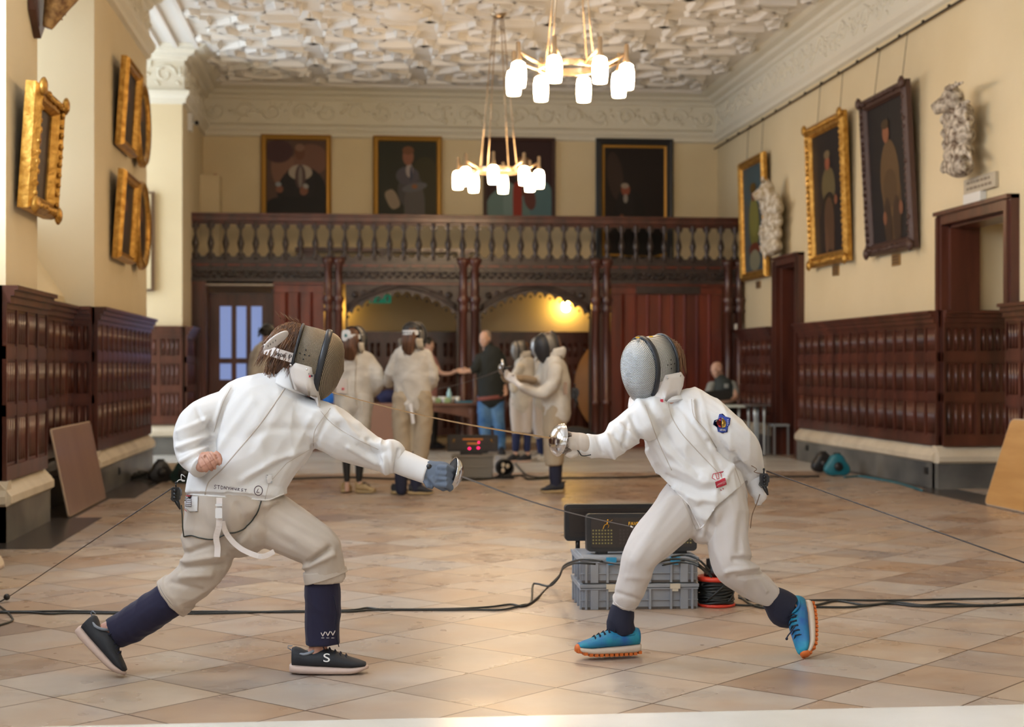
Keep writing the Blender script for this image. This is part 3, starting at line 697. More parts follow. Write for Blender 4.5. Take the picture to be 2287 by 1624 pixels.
back_pic(833, 987, 304, 499, 'gilt framed portrait of a standing person in a grey suit with folded arms', .085, gilt_p, '28291c',
    [(.8, .4, .3, .4, 0, '3a351d'), (.55, .36, .22, .24, 0, '4f4a4c'), (.62, .12, .18, .3, 0, '5f5957', 3), (.5, .55, .2, .12, 0, '57525a'), (.62, .40, .22, .055, 12, '67666a'), (.53, .62, .06, .09, 0, 'b5a6a0'), (.56, .58, .022, .10, 0, '363c55'), (.62, .41, .05, .03, 0, '93603f'), (.51, .80, .095, .115, 0, '95614a'), (.51, .88, .10, .055, 0, '7c4f35'), (.24, .24, .10, .13, 25, 'a08d78', 3)])
back_pic(1079, 1240, 307, 501, 'dark framed portrait of a person in pale blue holding something red, behind the farther chandelier', .06, frame_dk, '341a1e',
    [(.5, .16, .52, .30, 0, '6f8a88'), (.85, .2, .2, .3, 0, '5e8088'), (.35, .2, .1, .28, 0, '7f9896'), (.52, .42, .09, .12, 0, '6a4a3c'), (.55, .62, .15, .14, 0, '60402f'), (.55, .74, .13, .06, 0, '8c6340'), (.47, .22, .07, .26, 0, '9c2f20', 4), (.66, .28, .09, .15, 10, '6a3b36')])
back_pic(1330, 1503, 310, 588, 'tall black framed portrait of a white-haired figure half lost in darkness', .11, frame_bk, '1c110e',
    [(.2, .72, .12, .22, 8, '3a2a22'), (.42, .30, .26, .32, 0, '17110f'), (.35, .45, .14, .16, 0, '1d1716'), (.36, .60, .07, .055, 0, '94513c'), (.35, .635, .06, .025, 0, 'a79584'), (.36, .52, .035, .04, 0, '9a9087'), (.30, .36, .03, .02, 0, '6f4431'), (.6, .1, .4, .12, 0, '0f0a09')], inner=gilt_p)
def wall_pic(bl, br, tl, tr, X, label, *a, side=1, **k):
    P = onX(*bl, X); Q = onX(*br, X); z = (P.z + Q.z) / 2; P.z = Q.z = z
    T1, T2 = onY(*tl, P.y), onY(*tr, Q.y); VV = ((T1 - P) + (T2 - Q)) / 2; VV.y = 0
    return picture('portrait_painting', label, P, Q - P, VV, *a, **k), P, Q, VV
RP = [wall_pic((1950, 573), (2053, 553), (1932, 218), (2033, 185), XR - .03, 'large dark carved frame with a full length portrait of a soldier in khaki', .13, frame_dk, '1d1a20',
    [(.55, .30, .24, .33, 0, '5a432c'), (.52, .45, .25, .28, 0, '6b5236'), (.52, .38, .18, .14, 0, '5b452e'), (.42, .12, .1, .2, 0, '3f2d22'), (.66, .12, .1, .2, 0, '432f22'), (.35, .17, .05, .05, 0, '8a5a42'), (.78, .22, .05, .05, 0, '8a5a42'), (.48, .78, .085, .07, 0, '9d6548'), (.48, .845, .10, .035, 0, '4c3a26')], th=.09, carved=True),
  wall_pic((1820, 596), (1904, 585), (1808, 282), (1893, 250), XR - .03, 'broad gilt frame with a portrait of a standing officer, right of the unicorn head', .15, gilt, '231f24',
    [(.5, .55, .22, .16, 0, '6e6243'), (.5, .40, .2, .1, 0, '29221e'), (.5, .24, .17, .22, 0, '5a4232'), (.4, .1, .06, .12, 0, '664a38'), (.6, .1, .06, .12, 0, '5a4232'), (.5, .74, .08, .06, 0, '9b5b42'), (.5, .81, .10, .035, 0, '7c6b50'), (.75, .42, .05, .04, 0, '8b5840')], th=.09, carved=True),
  wall_pic((1664, 628), (1719, 618), (1657, 360), (1712, 343), XR - .03, 'gilt framed portrait of a figure in a yellow-green tunic against pale blue', .12, gilt, '4f5a60',
    [(.5, .8, .5, .2, 0, '4b6068'), (.5, .45, .26, .24, 0, '78753a'), (.5, .52, .2, .2, 0, '8a8646'), (.5, .2, .26, .07, 0, '6d3424'), (.5, .1, .26, .1, 0, '8b8770'), (.5, .72, .1, .06, 0, '7a4730'), (.5, .79, .14, .05, 0, '6a5020')], th=.08)]
hook = mat('dark_iron', (.04, .03, .025), .5, .6)
b = MB(); b.cyl(V((XR - .045, 4, 4.72)), V((XR - .045, YB, 4.72)), .012, 6)
for k in range(28): b.sph((XR - .05, 5 + k * .7, 4.73), .02, 0, 6)
tag(b.build('picture_rail', hook), 'thin dark iron picture rail running high along the long portrait wall', 'picture rail')
for (t, P, Q, VV) in RP:
    for e in (P.lerp(Q, .2), P.lerp(Q, .8)):
        b = MB(); b.cyl(e + VV * .97, V((XR - .05, e.y, 4.705)), .004, 5); b.build('hanging_wire', hook, t)
for (px, y0, y1, w, lab) in ((2003, 567, 595, 9, 'small brass name plate under the khaki soldier portrait'), (1868, 592, 617, 7, 'small brass name plate under the broad gilt officer portrait'), (1695, 628, 645, 5, 'small brass name plate under the portrait nearest the gallery')):
    p = onX(px - w, y1, XR); q = onX(px + w, y1, XR); r = onX(px, y0, XR); b = MB(); b.box(XR - .015, q.y, p.z, XR, p.y, r.z)
    o = tag(b.build('name_plate', mat('worn_brass_plate', (.40, .25, .10), .4, .6)), lab, 'name plate')
    b = MB()
    for k in range(3): zz = p.z + (r.z - p.z) * (k + 1) / 4; b.box(XR - .018, q.y + .03, zz - .006, XR - .014, p.y - .03, zz + .006)
    b.build('lettering', frame_dk, o)
# left wall pictures
def left_pic(bl, br, tl, X, label, *a, **k):
    P = onX(*bl, X); Q = onX(*br, X); Q.z = P.z; T1 = onY(*tl, P.y); VV = T1 - P; VV.y = 0; VV.x = .06
    return picture('portrait_painting', label, P, Q - P, VV, *a, **k)
left_pic((38, 462), (96, 495), (44, 178), XL + .03, 'ornate gilt framed portrait hanging closest on the window side piers', .13, gilt, '2b2328', [(.5, .5, .22, .36, 0, '33262a'), (.5, .66, .1, .1, 0, '7a4a3c'), (.5, .3, .12, .2, 0, '4c2d2c')], th=.12, carved=True)
left_pic((257, 322), (290, 345), (260, 122), XL + .03, 'upper rectangular gilt framed portrait on the second window pier', .09, gilt, '2a2428', [(.5, .5, .25, .3, 0, '332a2c'), (.5, .68, .12, .1, 0, '6f4a3a')], th=.09)
left_pic((250, 575), (285, 593), (257, 375), XL + .03, 'lower rectangular gilt framed portrait on the second window pier', .09, gilt, '2a2428', [(.5, .45, .25, .3, 0, '3c3236'), (.5, .68, .12, .1, 0, '6f4a3a')], th=.09)
def oval(px0, px1, y0, y1, label):
    A = onX(px0, (y0 + y1) / 2, XL + .06); B = onX(px1, (y0 + y1) / 2, XL + .06); c = (A + B) / 2; ry = abs(B.y - A.y) / 2; rz = abs(onY(px0, y0, c.y).z - onY(px0, y1, c.y).z) / 2
    ry = min(ry, .5); t = thing('oval_portrait', label, 'painting', c, 'framed portraits on the walls')
    b = MB(); R = []
    for k in range(37):
        a = 2 * math.pi * k / 36; R.append([c + V((z, (ry - w) * math.cos(a), (rz - w) * math.sin(a))) for w, z in ((0, 0), (0, .04), (.03, .07), (.07, .05), (.1, .02), (.1, 0))])
    b.rings(R, cap=False); b.build('frame', gilt, t)
    b = MB(); b.add([c + V((.02, (ry - .09) * math.cos(2 * math.pi * k / 32), (rz - .09) * math.sin(2 * math.pi * k / 32))) for k in range(32)], [tuple(range(32))], 0)
    b.add([c + V((.024, (ry - .2) * math.cos(2 * math.pi * k / 32), -.1 + (rz - .3) * math.sin(2 * math.pi * k / 32))) for k in range(32)], [tuple(range(32))], 1)
    b.add([c + V((.027, .07 * math.cos(2 * math.pi * k / 32), .12 + .09 * math.sin(2 * math.pi * k / 32))) for k in range(32)], [tuple(range(32))], 2); b.build('canvas', [paint('3a2a1c'), paint('2a2020'), paint('7a5240')], t)
oval(296, 327, 184, 374, 'upper oval gilt framed portrait on the second window pier'); oval(292, 329, 405, 603, 'lower oval gilt framed portrait on the second window pier')
t = thing('framed_board', 'tall pale picture with a thin brown frame, seen edge-on past the oval portraits', 'picture', (-3.0, 18.9, 3.0))
p0, p1 = onY(300, 650, 21.7), onY(343, 428, 21.7)
b = MB(); b.box(p0.x, 21.72, p0.z, p1.x, 21.79, p1.z); b.build('frame', mat('thin_brown_frame', (.16, .09, .05), .5), t)
b = MB(); b.box(p0.x + .03, 21.70, p0.z + .03, p1.x - .035, 21.72, p1.z - .03); b.build('mount', mat('cream_mount', (.66, .54, .33), .6), t)
# ---------------------------------------------------------------- cloth, skin, gear materials
fab = mat('white_fencing_cotton', (.75, .725, .71), .8, bump=((260, 260, 260), .12, .002), sheen=.15, spec=.25)
fab_b = mat('offwhite_breeches_cloth', (.54, .455, .38), .85, bump=((260, 260, 260), .12, .002), sheen=.15, spec=.2, var=((5, 5, 5), (.50, .42, .345), (.58, .49, .41)))
fab_w = mat('white_breeches_cloth', (.62, .565, .53), .85, bump=((260, 260, 260), .12, .002), sheen=.15, spec=.2)
fab_old = mat('worn_white_cloth', (.58, .55, .49), .85, spec=.2, var=((6, 6, 6), (.48, .44, .38), (.66, .63, .57)))
tan_cl = mat('tan_breeches_cloth', (.42, .34, .24), .85, spec=.2)
seam = mat('seam_thread', (.55, .48, .42), .9); seam_w = mat('white_piping', (.9, .87, .84), .8)
navy = mat('navy_tracksuit', (.010, .009, .036), .85, bump=((300, 300, 300), .2, .002), sheen=.1)
navy2 = mat('dark_navy_cloth', (.012, .014, .035), .8)
skin = mat('skin', (.56, .30, .21), .5, var=((25, 25, 25), (.48, .22, .15), (.60, .34, .25)))
skin_p = mat('pale_skin', (.60, .38, .29), .5)
hairm = mat('brown_hair', (.13, .055, .024), .5, var=((60, 60, 6), (.06, .025, .012), (.24, .11, .045)))
hair_b = mat('black_hair', (.015, .013, .012), .45); hair_d = mat('long_brown_hair', (.11, .045, .02), .5, var=((40, 40, 6), (.06, .025, .012), (.17, .075, .035)))
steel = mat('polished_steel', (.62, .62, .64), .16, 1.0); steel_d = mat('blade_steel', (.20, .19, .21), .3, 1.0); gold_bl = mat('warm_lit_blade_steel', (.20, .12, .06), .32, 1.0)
rubber = mat('black_rubber_trim', (.018, .02, .026), .35); vinyl = mat('white_vinyl_bib', (.72, .66, .62), .5); blk_pl = mat('black_plastic', (.012, .012, .014), .35)
ink = mat('purple_marker_ink', (.05, .015, .04), .7); blk_ink = mat('black_print', (.02, .02, .025), .6); red_ink = mat('red_print', (.55, .03, .06), .6)
glove_bl = mat('blue_grey_glove_suede', (.12, .145, .19), .9, bump=((120, 120, 120), .3, .002)); glove_t = mat('pale_worn_glove', (.62, .54, .47), .8, bump=((90, 90, 90), .3, .002)); dark_felt = mat('dark_guard_pad', (.02, .018, .02), .9)
blue_sh = mat('bright_blue_shoe_mesh', (.01, .14, .36), .6, var=((14, 14, 14), (.012, .10, .34), (.01, .26, .36)), bump=((300, 300, 300), .3, .002)); orange_sole = mat('orange_rubber', (.62, .14, .02), .6); midsole = mat('beige_midsole', (.62, .50, .40), .7)
char_sh = mat('charcoal_shoe_mesh', (.020, .022, .028), .75, bump=((300, 300, 300), .3, .002)); pink_sole = mat('pinkish_white_sole', (.60, .45, .38), .7); grey_lin = mat('grey_shoe_lining', (.25, .28, .33), .8); lace_m = mat('dark_laces', (.01, .012, .03), .8)
def wire_mesh(name, c0, c1, sc, rough, M, axes, turn=-90):
    m = bpy.data.materials.new(name); m.use_nodes = True; nt = m.node_tree; L = nt.links; b = nt.nodes['Principled BSDF']
    tc = nt.nodes.new('ShaderNodeTexCoord'); mp = nt.nodes.new('ShaderNodeMapping'); mp.inputs['Rotation'].default_value = (Matrix.Rotation(math.radians(turn), 3, 'Z') @ M.to_3x3().inverted()).to_euler(); L.new(tc.outputs['Object'], mp.inputs[0])
    hs = []
    for d in axes:
        w = nt.nodes.new('ShaderNodeTexWave'); w.bands_direction = d; w.inputs['Scale'].default_value = sc; w.inputs['Distortion'].default_value = .3; L.new(mp.outputs[0], w.inputs[0]); hs.append(w.outputs['Fac'])
    a = nt.nodes.new('ShaderNodeMath'); a.operation = 'MULTIPLY'; L.new(hs[0], a.inputs[0]); L.new(hs[1], a.inputs[1])
    r = nt.nodes.new('ShaderNodeValToRGB'); r.color_ramp.elements[0].color = (*c0, 1); r.color_ramp.elements[1].color = (*c1, 1); r.color_ramp.elements[1].position = .6; L.new(a.outputs[0], r.inputs[0]); L.new(r.outputs[0], b.inputs['Base Color'])
    bp = nt.nodes.new('ShaderNodeBump'); bp.inputs['Strength'].default_value = .7; bp.inputs['Distance'].default_value = .002; L.new(a.outputs[0], bp.inputs['Height']); L.new(bp.outputs[0], b.inputs['Normal'])
    b.inputs['Metallic'].default_value = .75; b.inputs['Roughness'].default_value = rough
    return m
SILV = ((.14, .15, .16), (.80, .82, .83), 64, .35); BRNZ = ((.07, .055, .04), (.42, .34, .24), 64, .45); mesh_sil = mat('silver_far_mesh', (.42, .43, .44), .4, .7); mesh_gr = mat('grey_wire_mesh', (.22, .21, .20), .45, .6)

def PX(px, d): return px * d / F
def S(px, py, d, a, b): return (Wp(px, py, d), a * d / F, b)
def tubes(lst, k=1.0, n=18, sub=4):
    """lst: list of (cap0, cap1, [(px, py, d, halfwidth px, halfdepth m)...])"""
    b = MB()
    for c0, c1, secs in lst: b.etube([S(*x) for x in secs], n, sub, (c0, c1), k=k)
    return b

# ---------------------------------------------------------------- fencing mask, x forward, z up, origin between the ears
def mask(root, M, mesh_m, side_m, bib_m=vinyl, trim_m=rubber, fine=True, s=1.0, rivets=True, bb=0.):
    def out(a, f=1.0):                       # egg-shaped outline in the y-z plane
        y = .098 * math.sin(a); z = math.cos(a); z = .118 * z if z > 0 else .158 * z * (1 - .0 * abs(y))
        k = 1 - .18 * max(0, -math.cos(a)) ** 2
        return y * k * f, z * f
    n = 40 if fine else 20; A = [2 * math.pi * k / n for k in range(n)]; tilt = lambda z: -.02 + .10 * z * 0
    x0 = lambda z: .035 + .12 * min(0, z) * -.35 + .05 * max(0, z) * -.3
    def place(b): b.xf(M); return b
    b = MB(); R = []
    for q in range(9 if fine else 6):
        t = q / (8 if fine else 5) * .995; h = math.sqrt(max(0, 1 - t ** 2.3)); R.append([V((x0(out(a)[1]) * 1 + .088 * (t ** 1.0), *out(a, max(h, .03)))) for a in A])
    b.rings(R); place(b); front = b.build('mask_front', mesh_m, root)
    # wrap-around side and top of the mesh, open at the back and below the cheeks
    b = MB(); lo = math.radians(112); m = 24; AA = [-lo + 2 * lo * k / m for k in range(m + 1)]; inner = []
    def ring(x, f, off=0.): return [V((x + x0(out(a, f)[1]), out(a, f)[0], out(a, f)[1] + .004 * 0)) for a in AA]
    R = [ring(0, .99), ring(-.05, 1.0), ring(-.105, .985)]
    R = R + [[p * .965 + V((0, 0, 0)) for p in r] for r in R[::-1]]
    b.rings(R, cap=False, closed=False); place(b); b.build('mask_side_mesh', side_m, root)
    b = MB(); b.tube([V((x0(out(a)[1]) + .0, *out(a, 1.03))) for a in A + [A[0]]], .0125, 8, flat=.5); place(b); b.build('mask_trim', trim_m, root)
    b = MB(); b.tube([V((-.107 + x0(out(a, 1)[1]), *out(a, .99))) for a in AA], .006, 6); place(b); b.build('mask_edge', trim_m, root)
    # padded bib: U-shaped apron hanging under the cheeks round the throat
    b = MB(); R = []; K = 22
    for v_, (z, hw, xf, xb) in enumerate((z_, h_, f_, b_ + bb) for z_, h_, f_, b_ in ((-.035, .101, .036, -.115), (-.06, .103, .046, -.130), (-.095, .103, .058, -.120), (-.135, .100, .074, -.095), (-.175, .097, .088, -.05), (-.205, .090, .092, -.02))):
        row = []
        for k in range(K + 1):
            a = -1 + 2 * k / K; s_ = abs(a); y = math.copysign(hw * min(1, (s_ * 1.6)) ** .8 if s_ < .62 else hw, a) if s_ > 0 else 0.
            x = xf - (xf - xb) * (s_ ** 2.0)
            row.append(V((x, y, z - .03 * (1 - s_) * (v_ > 2) + (.07 * s_ * (v_ > 3)))))
        R.append(row)
    R2 = [[p + V((-.008, -.008 * (1 if p.y > 0 else -1) * min(1, abs(p.y) / .03), 0)) for p in r] for r in R[::-1]]
    b.rings([list(c) for c in zip(*(R + R2))], cap=True, sm=True); place(b); b.build('mask_bib', bib_m, root)
    if rivets:
        b = MB()
        for sgn in (-1, 1):
            for x in (-.01, -.075): b.ell(V((x, sgn * .101, -.048)), V((.005, 0, 0)), V((0, .003, 0)), V((0, 0, .005)), 8, 5)
        place(b); b.build('rivets', steel, root)
        b = MB()
        for sgn in (-1, 1):
            for dx, dz in ((0, 0), (.018, 0), (-.018, 0), (0, .018), (0, -.018)): b.ell(V((-.035 + dx, sgn * .0985, .005 + dz)), V((.003, 0, 0)), V((0, .002, 0)), V((0, 0, .003)), 6, 4)
        place(b); b.build('ear_holes', blk_ink, root)
def seams_of(root, pls, trees, r, m, lift=0., fb=6.2, name='seam'):
    for pl in pls: b = MB(); stroke(b, pl, trees, r, lift, fb=fb); b.build(name, m, root)
def basis(o, fwd, up):
    f = fwd.normalized(); l = up.cross(f).normalized(); u = f.cross(l)
    return Matrix(((f.x, l.x, u.x, o.x), (f.y, l.y, u.y, o.y), (f.z, l.z, u.z, o.z), (0, 0, 0, 1)))
def vdir(dx, dy, dd=0.):
    """direction from image right, image down and depth away from the camera"""
    return (RGT * dx - UP * dy + FWD * dd).normalized()

# ---------------------------------------------------------------- shoe: x forward from heel, z up, y to the left
def shoe(root, M, L, up_m, sole_m, outs_m=None, lace=lace_m, lining=grey_lin, tab=True, logo=None, w=.048, lugs=False, name='shoe'):
    def wd(t): return w * (.72 + .28 * math.sin(min(1, t * 1.15) * math.pi * .85)) * (1 if t < .82 else math.sqrt(max(.02, 1 - ((t - .82) / .19) ** 2)))
    def sz(t): return .036 - .012 * t + .012 * max(0, t - .8) * 3      # top of sole
    def rock(t): return .010 * max(0, t - .75) ** 2 * 30 + .006 * max(0, .12 - t) * 8
    def ht(t):
        pts = ((0, .098), (.08, .105), (.18, .088), (.28, .080), (.36, .094), (.45, .098), (.6, .082), (.75, .064), (.88, .053), (1., .040))
        for (a, b_), (c, d) in zip(pts[:-1], pts[1:]):
            if t <= c: return b_ + (d - b_) * (t - a) / (c - a)
        return .04
    s = MB(); R = []; n = 14
    T = [0, .02, .06, .12, .2, .3, .4, .5, .6, .7, .8, .87, .93, .97, 1.0]
    for t in T:
        e = .55 if t in (0, 1.0) else 1; W2 = wd(t) * (1.04 if e == 1 else .5)
        R.append([V((L * t - (.004 if t == 0 else -.004 if t == 1 else 0), W2 * math.copysign(abs(math.cos(a)) ** .5, math.cos(a)), (rock(t) + sz(t)) / 2 + (sz(t) - rock(t)) / 2 * math.copysign(abs(math.sin(a)) ** .6, math.sin(a)))) for a in [2 * math.pi * k / n for k in range(n)]])
    s.rings(R); 
    s.xf(M); s.build('sole', sole_m, root)
    if outs_m:
        o = MB(); K = 13
        for k in range(K):
            t = .03 + .94 * k / (K - 1); 
            for sg in (-1, 1): o.obox(V((L * t, sg * wd(t) * .62, rock(t) - .001)), V((L * .026, 0, 0)), V((0, wd(t) * .42, 0)), V((0, 0, .006)))
        o.ell(V((L * .965, 0, .022)), V((.016, 0, 0)), V((0, wd(.93) * .8, 0)), V((0, 0, .02)), 12, 8)
        o.xf(M); o.build('outsole', outs_m, root)
    u = MB(); R = []; n = 18
    for t in T:
        h = ht(t); z0 = sz(t) - .004; e = 1 if 0 < t < 1 else .55; W2 = wd(t) * .95 * e
        row = []
        for k in range(n):
            a = 2 * math.pi * k / n; c, si = math.cos(a), math.sin(a); f = 1 - .42 * max(0, si) ** 1.5 * (1 if t > .3 else .7)
            row.append(V((L * t + (.004 if t == 0 else 0) - (.006 if t == 1 else 0), W2 * f * math.copysign(abs(c) ** .7, c), (z0 + h) / 2 + (h - z0) / 2 * math.copysign(abs(si) ** .75, si))))
        R.append(row)
    u.rings(R); u.xf(M); uo = u.build('upper', up_m, root)
    c = MB(); c.tube([V((L * (.185 + .165 * math.cos(a)), .032 * math.sin(a), .094 - .016 * math.sin(a) ** 2 + .004 * math.cos(a))) for a in [2 * math.pi * k / 20 for k in range(21)]], .006, 6); c.xf(M); c.build('collar', lining, root)
    l = MB()
    for k in range(5):
        t = .42 + .072 * k; z = ht(t) + .0015; l.tube([V((L * t, -.024, z - .010)), V((L * (t + .012), 0, z + .004)), V((L * (t + .02), .024, z - .010))], .0026, 5)
        l.tube([V((L * t, .024, z - .010)), V((L * (t + .012), 0, z + .004)), V((L * (t + .02), -.024, z - .010))], .0026, 5)
    for sg in (-1, 1): l.tube([V((L * .40, 0, .102)), V((L * .42, sg * .02, .112)), V((L * .45, sg * .036, .098)), V((L * .42, sg * .03, .090))], .0022, 5)
    l.xf(M); l.build('laces', lace, root)
    p = MB()
    if tab: p.tube([V((.004, 0, .088)), V((-.012, 0, .097)), V((-.012, 0, .106)), V((.006, 0, .106))], .0022, 5)
    if tab: p.xf(M); p.build('pull_tab', lining, root)

# ---------------------------------------------------------------- hand with five fingers; origin wrist, x along palm, z out of the back of the hand, y to thumb side
def hand_tubes(b, M, s=1.0, curl=1.0, spread=.0, thumb=1.0):
    D = (M.to_3x3() @ V((0, 0, 1))).normalized(); X = (M.to_3x3() @ V((0, 1, 0))).normalized()
    P = lambda x, y, z: M @ V((x * s, y * s, z * s))
    b.etube([(P(-.05, 0, 0), .026 * s, .020 * s), (P(0, 0, 0), .027 * s, .019 * s), (P(.04, .0, .002), .038 * s, .017 * s), (P(.082, 0, .002), .040 * s, .014 * s)], 14, 3, (1, 1), D=D)
    for i, (y, L, r) in enumerate(((.030, .072, .0092), (.010, .080, .0096), (-.011, .074, .0092), (-.030, .058, .0082))):
        th = 0.; p = V((.078 - .004 * abs(i - 1), y, .002)); pts = [p.copy()]; sg = [(0.46, .35), (.30, .95), (.24, 1.45)]
        for f, c in sg:
            th = c * curl * (1.0 + .06 * i); p = p + V((L * f * math.cos(th) , (spread * (y)) * f, -L * f * math.sin(th))); pts.append(p.copy())
        b.tube([P(*(pts[0] - V((.02, 0, 0))))] + [P(*q) for q in pts], [r * s * 1.08, r * s * 1.08, r * s * 1.03, r * s * .95, r * s * .82], 8); b.sph(P(*pts[-1]), r * s * .84, n=8); b.sph(P(*pts[0]), r * s * 1.16, n=8); b.sph(P(*pts[1]), r * s * 1.05, n=8); b.sph(P(*pts[2]), r * s * .97, n=8)
    t0, t1, t2, t3 = V((.012, .022, -.004)), V((.040, .046, -.014)), V((.064, .046 - .018 * thumb, -.026 - .012 * thumb)), V((.080, .036 - .036 * thumb, -.034 - .012 * thumb))
    b.tube([P(*q) for q in (t0, t1, t2, t3)], [.015 * s, .0125 * s, .0108 * s, .0085 * s], 8); b.sph(P(*t3), .0088 * s, n=8); b.sph(P(*t2), .0108 * s, n=8)

# ---------------------------------------------------------------- head: x forward, z up, origin at centre of skull
def head_tubes(b, M, s=1.0):
    R3 = M.to_3x3(); e = lambda c, r: b.ell(M @ (V(c) * s), R3 @ V((r[0] * s, 0, 0)), R3 @ V((0, r[1] * s, 0)), R3 @ V((0, 0, r[2] * s)), 16, 10)
    e((-.012, 0, .022), (.095, .076, .088)); e((.028, 0, -.03), (.062, .058, .075)); e((.050, 0, -.078), (.034, .036, .026)); e((.092, 0, -.018), (.014, .012, .022)); e((.082, 0, .003), (.010, .008, .02))
    e((.074, 0, .022), (.018, .052, .012)); e((.078, 0, -.052), (.010, .022, .007)); e((.079, 0, -.062), (.009, .018, .006))
    for sg in (-1, 1): e((.0, sg * .077, -.008), (.018, .010, .030)); e((.058, sg * .040, -.025), (.022, .020, .022))
    b.etube([(M @ V((-.02 * s, 0, -.05 * s)), .055 * s, .055 * s), (M @ V((-.025 * s, 0, -.15 * s)), .055 * s, .055 * s)], 12, 2, (1, 1), D=R3 @ V((0, 1, 0)))
def eyes(root, M, s=1.0):
    for sg in (-1, 1):
        b = MB(); b.sph(M @ V((.070 * s, sg * .030 * s, .0)), .011 * s, 0, 8); b.sph(M @ V((.078 * s, sg * .030 * s, .0)), .0055 * s, 1, 8); b.build('eye', [mat('eye_white', (.7, .68, .65), .3), blk_ink], root)
# ================================================================ left fencer: seen from behind, lunging to the right
DL = 6.15
lf = thing('person', 'fencer in white seen from behind, lunging with a gloved arm stretched out and dark trainers', 'person', onZ(735, 1500))
TOR = [(1, 1, [(528, 1150, 6.13, 98, .125), (530, 1105, 6.13, 110, .135), (536, 1060, 6.14, 106, .14), (560, 1005, 6.15, 118, .15), (585, 955, 6.16, 128, .155), (608, 910, 6.17, 112, .14), (632, 876, 6.18, 66, .105), (655, 850, 6.18, 36, .07)])]
ARM_R = [(1, 0, [(655, 925, 6.17, 48, .10), (715, 950, 6.17, 55, .10), (770, 978, 6.18, 49, .085), (815, 1003, 6.20, 43, .075), (848, 1018, 6.20, 36, .07), (872, 1020, 6.20, 42, .075), (893, 1030, 6.20, 29, .055)])]
ARM_L = [(1, 0, [(520, 912, 6.14, 44, .09), (470, 925, 6.11, 44, .085), (436, 955, 6.08, 44, .08), (424, 990, 6.04, 36, .07), (430, 1022, 5.99, 33, .055), (448, 1040, 5.955, 25, .045)])]
LEG_F = [(1, 1, [(560, 1140, 6.16, 70, .11), (620, 1172, 6.15, 62, .10), (672, 1200, 6.13, 56, .09), (712, 1226, 6.12, 50, .085), (725, 1262, 6.12, 46, .08), (727, 1292, 6.13, 47, .08)])]
LEG_B = [(1, 0, [(486, 1140, 6.13, 76, .12), (474, 1190, 6.12, 65, .11), (466, 1235, 6.11, 57, .095), (452, 1275, 6.11, 50, .085), (416, 1308, 6.11, 46, .08), (384, 1336, 6.12, 47, .08)])]
LEG_F[0] = (1, 0, LEG_F[0][2])
FL_F = [(1, 0, [(722, 1270, 6.13, 38, .07), (720, 1330, 6.14, 40, .07), (719, 1385, 6.15, 41, .068), (721, 1440, 6.15, 40, .066)])]
FL_B = [(1, 0, [(400, 1322, 6.12, 40, .07), (345, 1362, 6.12, 43, .07), (296, 1394, 6.12, 41, .068), (254, 1416, 6.12, 38, .062)])]
# body: one continuous skin under the clothes, with head, bare fist and ankles
bt = tubes(TOR + LEG_F + LEG_B + FL_F + FL_B, k=.74); bt2 = tubes(ARM_R + ARM_L, k=.52); bt.add(bt2.v, bt2.f)
for secs in ([(720, 1400, 6.15, 24, .042), (712, 1440, 6.15, 20, .036), (706, 1468, 6.15, 24, .042)], [(300, 1385, 6.12, 26, .045), (255, 1400, 6.12, 19, .034), (228, 1415, 6.12, 20, .036)], [(650, 862, 6.18, 34, .058), (655, 815, 6.18, 33, .056), (660, 795, 6.18, 33, .056)], [(436, 1030, 5.98, 17, .03), (452, 1040, 5.945, 16, .026)]):
    bt.etube([S(*x) for x in secs], 14, 4)
hM = basis(Wp(668, 795, 6.18), vdir(.93, .28, .12), vdir(.28, -.95, .0)); head_tubes(bt, hM, 1.02)
# fist behind the back, fingers curled toward us
fM = frame_of(Wp(452, 1046, 5.93), vdir(.62, -.40, -.55), vdir(.55, .75, -.05))
def fist(b, px, py, d):
    """closed left fist, curled fingers and thumb turned to the camera"""
    C = Wp(px, py, d); u = vdir(.82, -.50, 0); v = vdir(.50, .82, 0); w = -FWD       # u across knuckle row to the thumb, v toward the finger ends
    Q = lambda a, c, e: C + u * a * .001 + v * c * .001 + w * e * .001
    b.ell(Q(0, -2, -8), u * .036, v * .040, w * .022, 16, 10)
    b.tube([Q(-22, -34, -10), Q(-8, -18, -8)], [.022, .03], 10)
    for i, (a, L, r) in enumerate(((-27, 40, 8.6), (-10, 47, 9.4), (8, 49, 9.6), (26, 46, 9.4))):
        b.tube([Q(a * .9, -28, 2), Q(a, -14, 13), Q(a * 1.02, 4, 17), Q(a * 1.02, L * .42, 13), Q(a * .98, L * .56, 3), Q(a * .9, L * .5, -6)], [r * .00088, r * .00098, r * .00102, r * .001, r * .00092, r * .0008], 10)
        b.sph(Q(a * 1.02, L * .42, 12), r * .00103, n=10); b.sph(Q(a, -14, 12), r * .00104, n=10)
    b.tube([Q(36, -18, -6), Q(43, -2, 2), Q(42, 14, 10), Q(36, 24, 12)], [.012, .0115, .0105, .0085], 10); b.sph(Q(36, 25, 12), .0085, n=8)
fist(bt, 467, 1032, 5.93)
hf = []
for a_ in (-19, -1, 17):                          # creases between the fingers
    o_ = (467 + .82 * a_ * .57, 1032 - .50 * a_ * .57); hf.append(([(o_[0] - .5 * 17, o_[1] - .82 * 17), (o_[0] + .5 * 24, o_[1] + .82 * 24)], -.0055, 1.7))
hf += [([(483, 1018), (489, 1030), (487, 1042)], -.005, 1.6), ([(449, 1046), (487, 1022)], -.0025, 1.6)]
body = remesh(bt, 'body', .0034, skin, lf, smooth=1, k=.3, folds=hf)
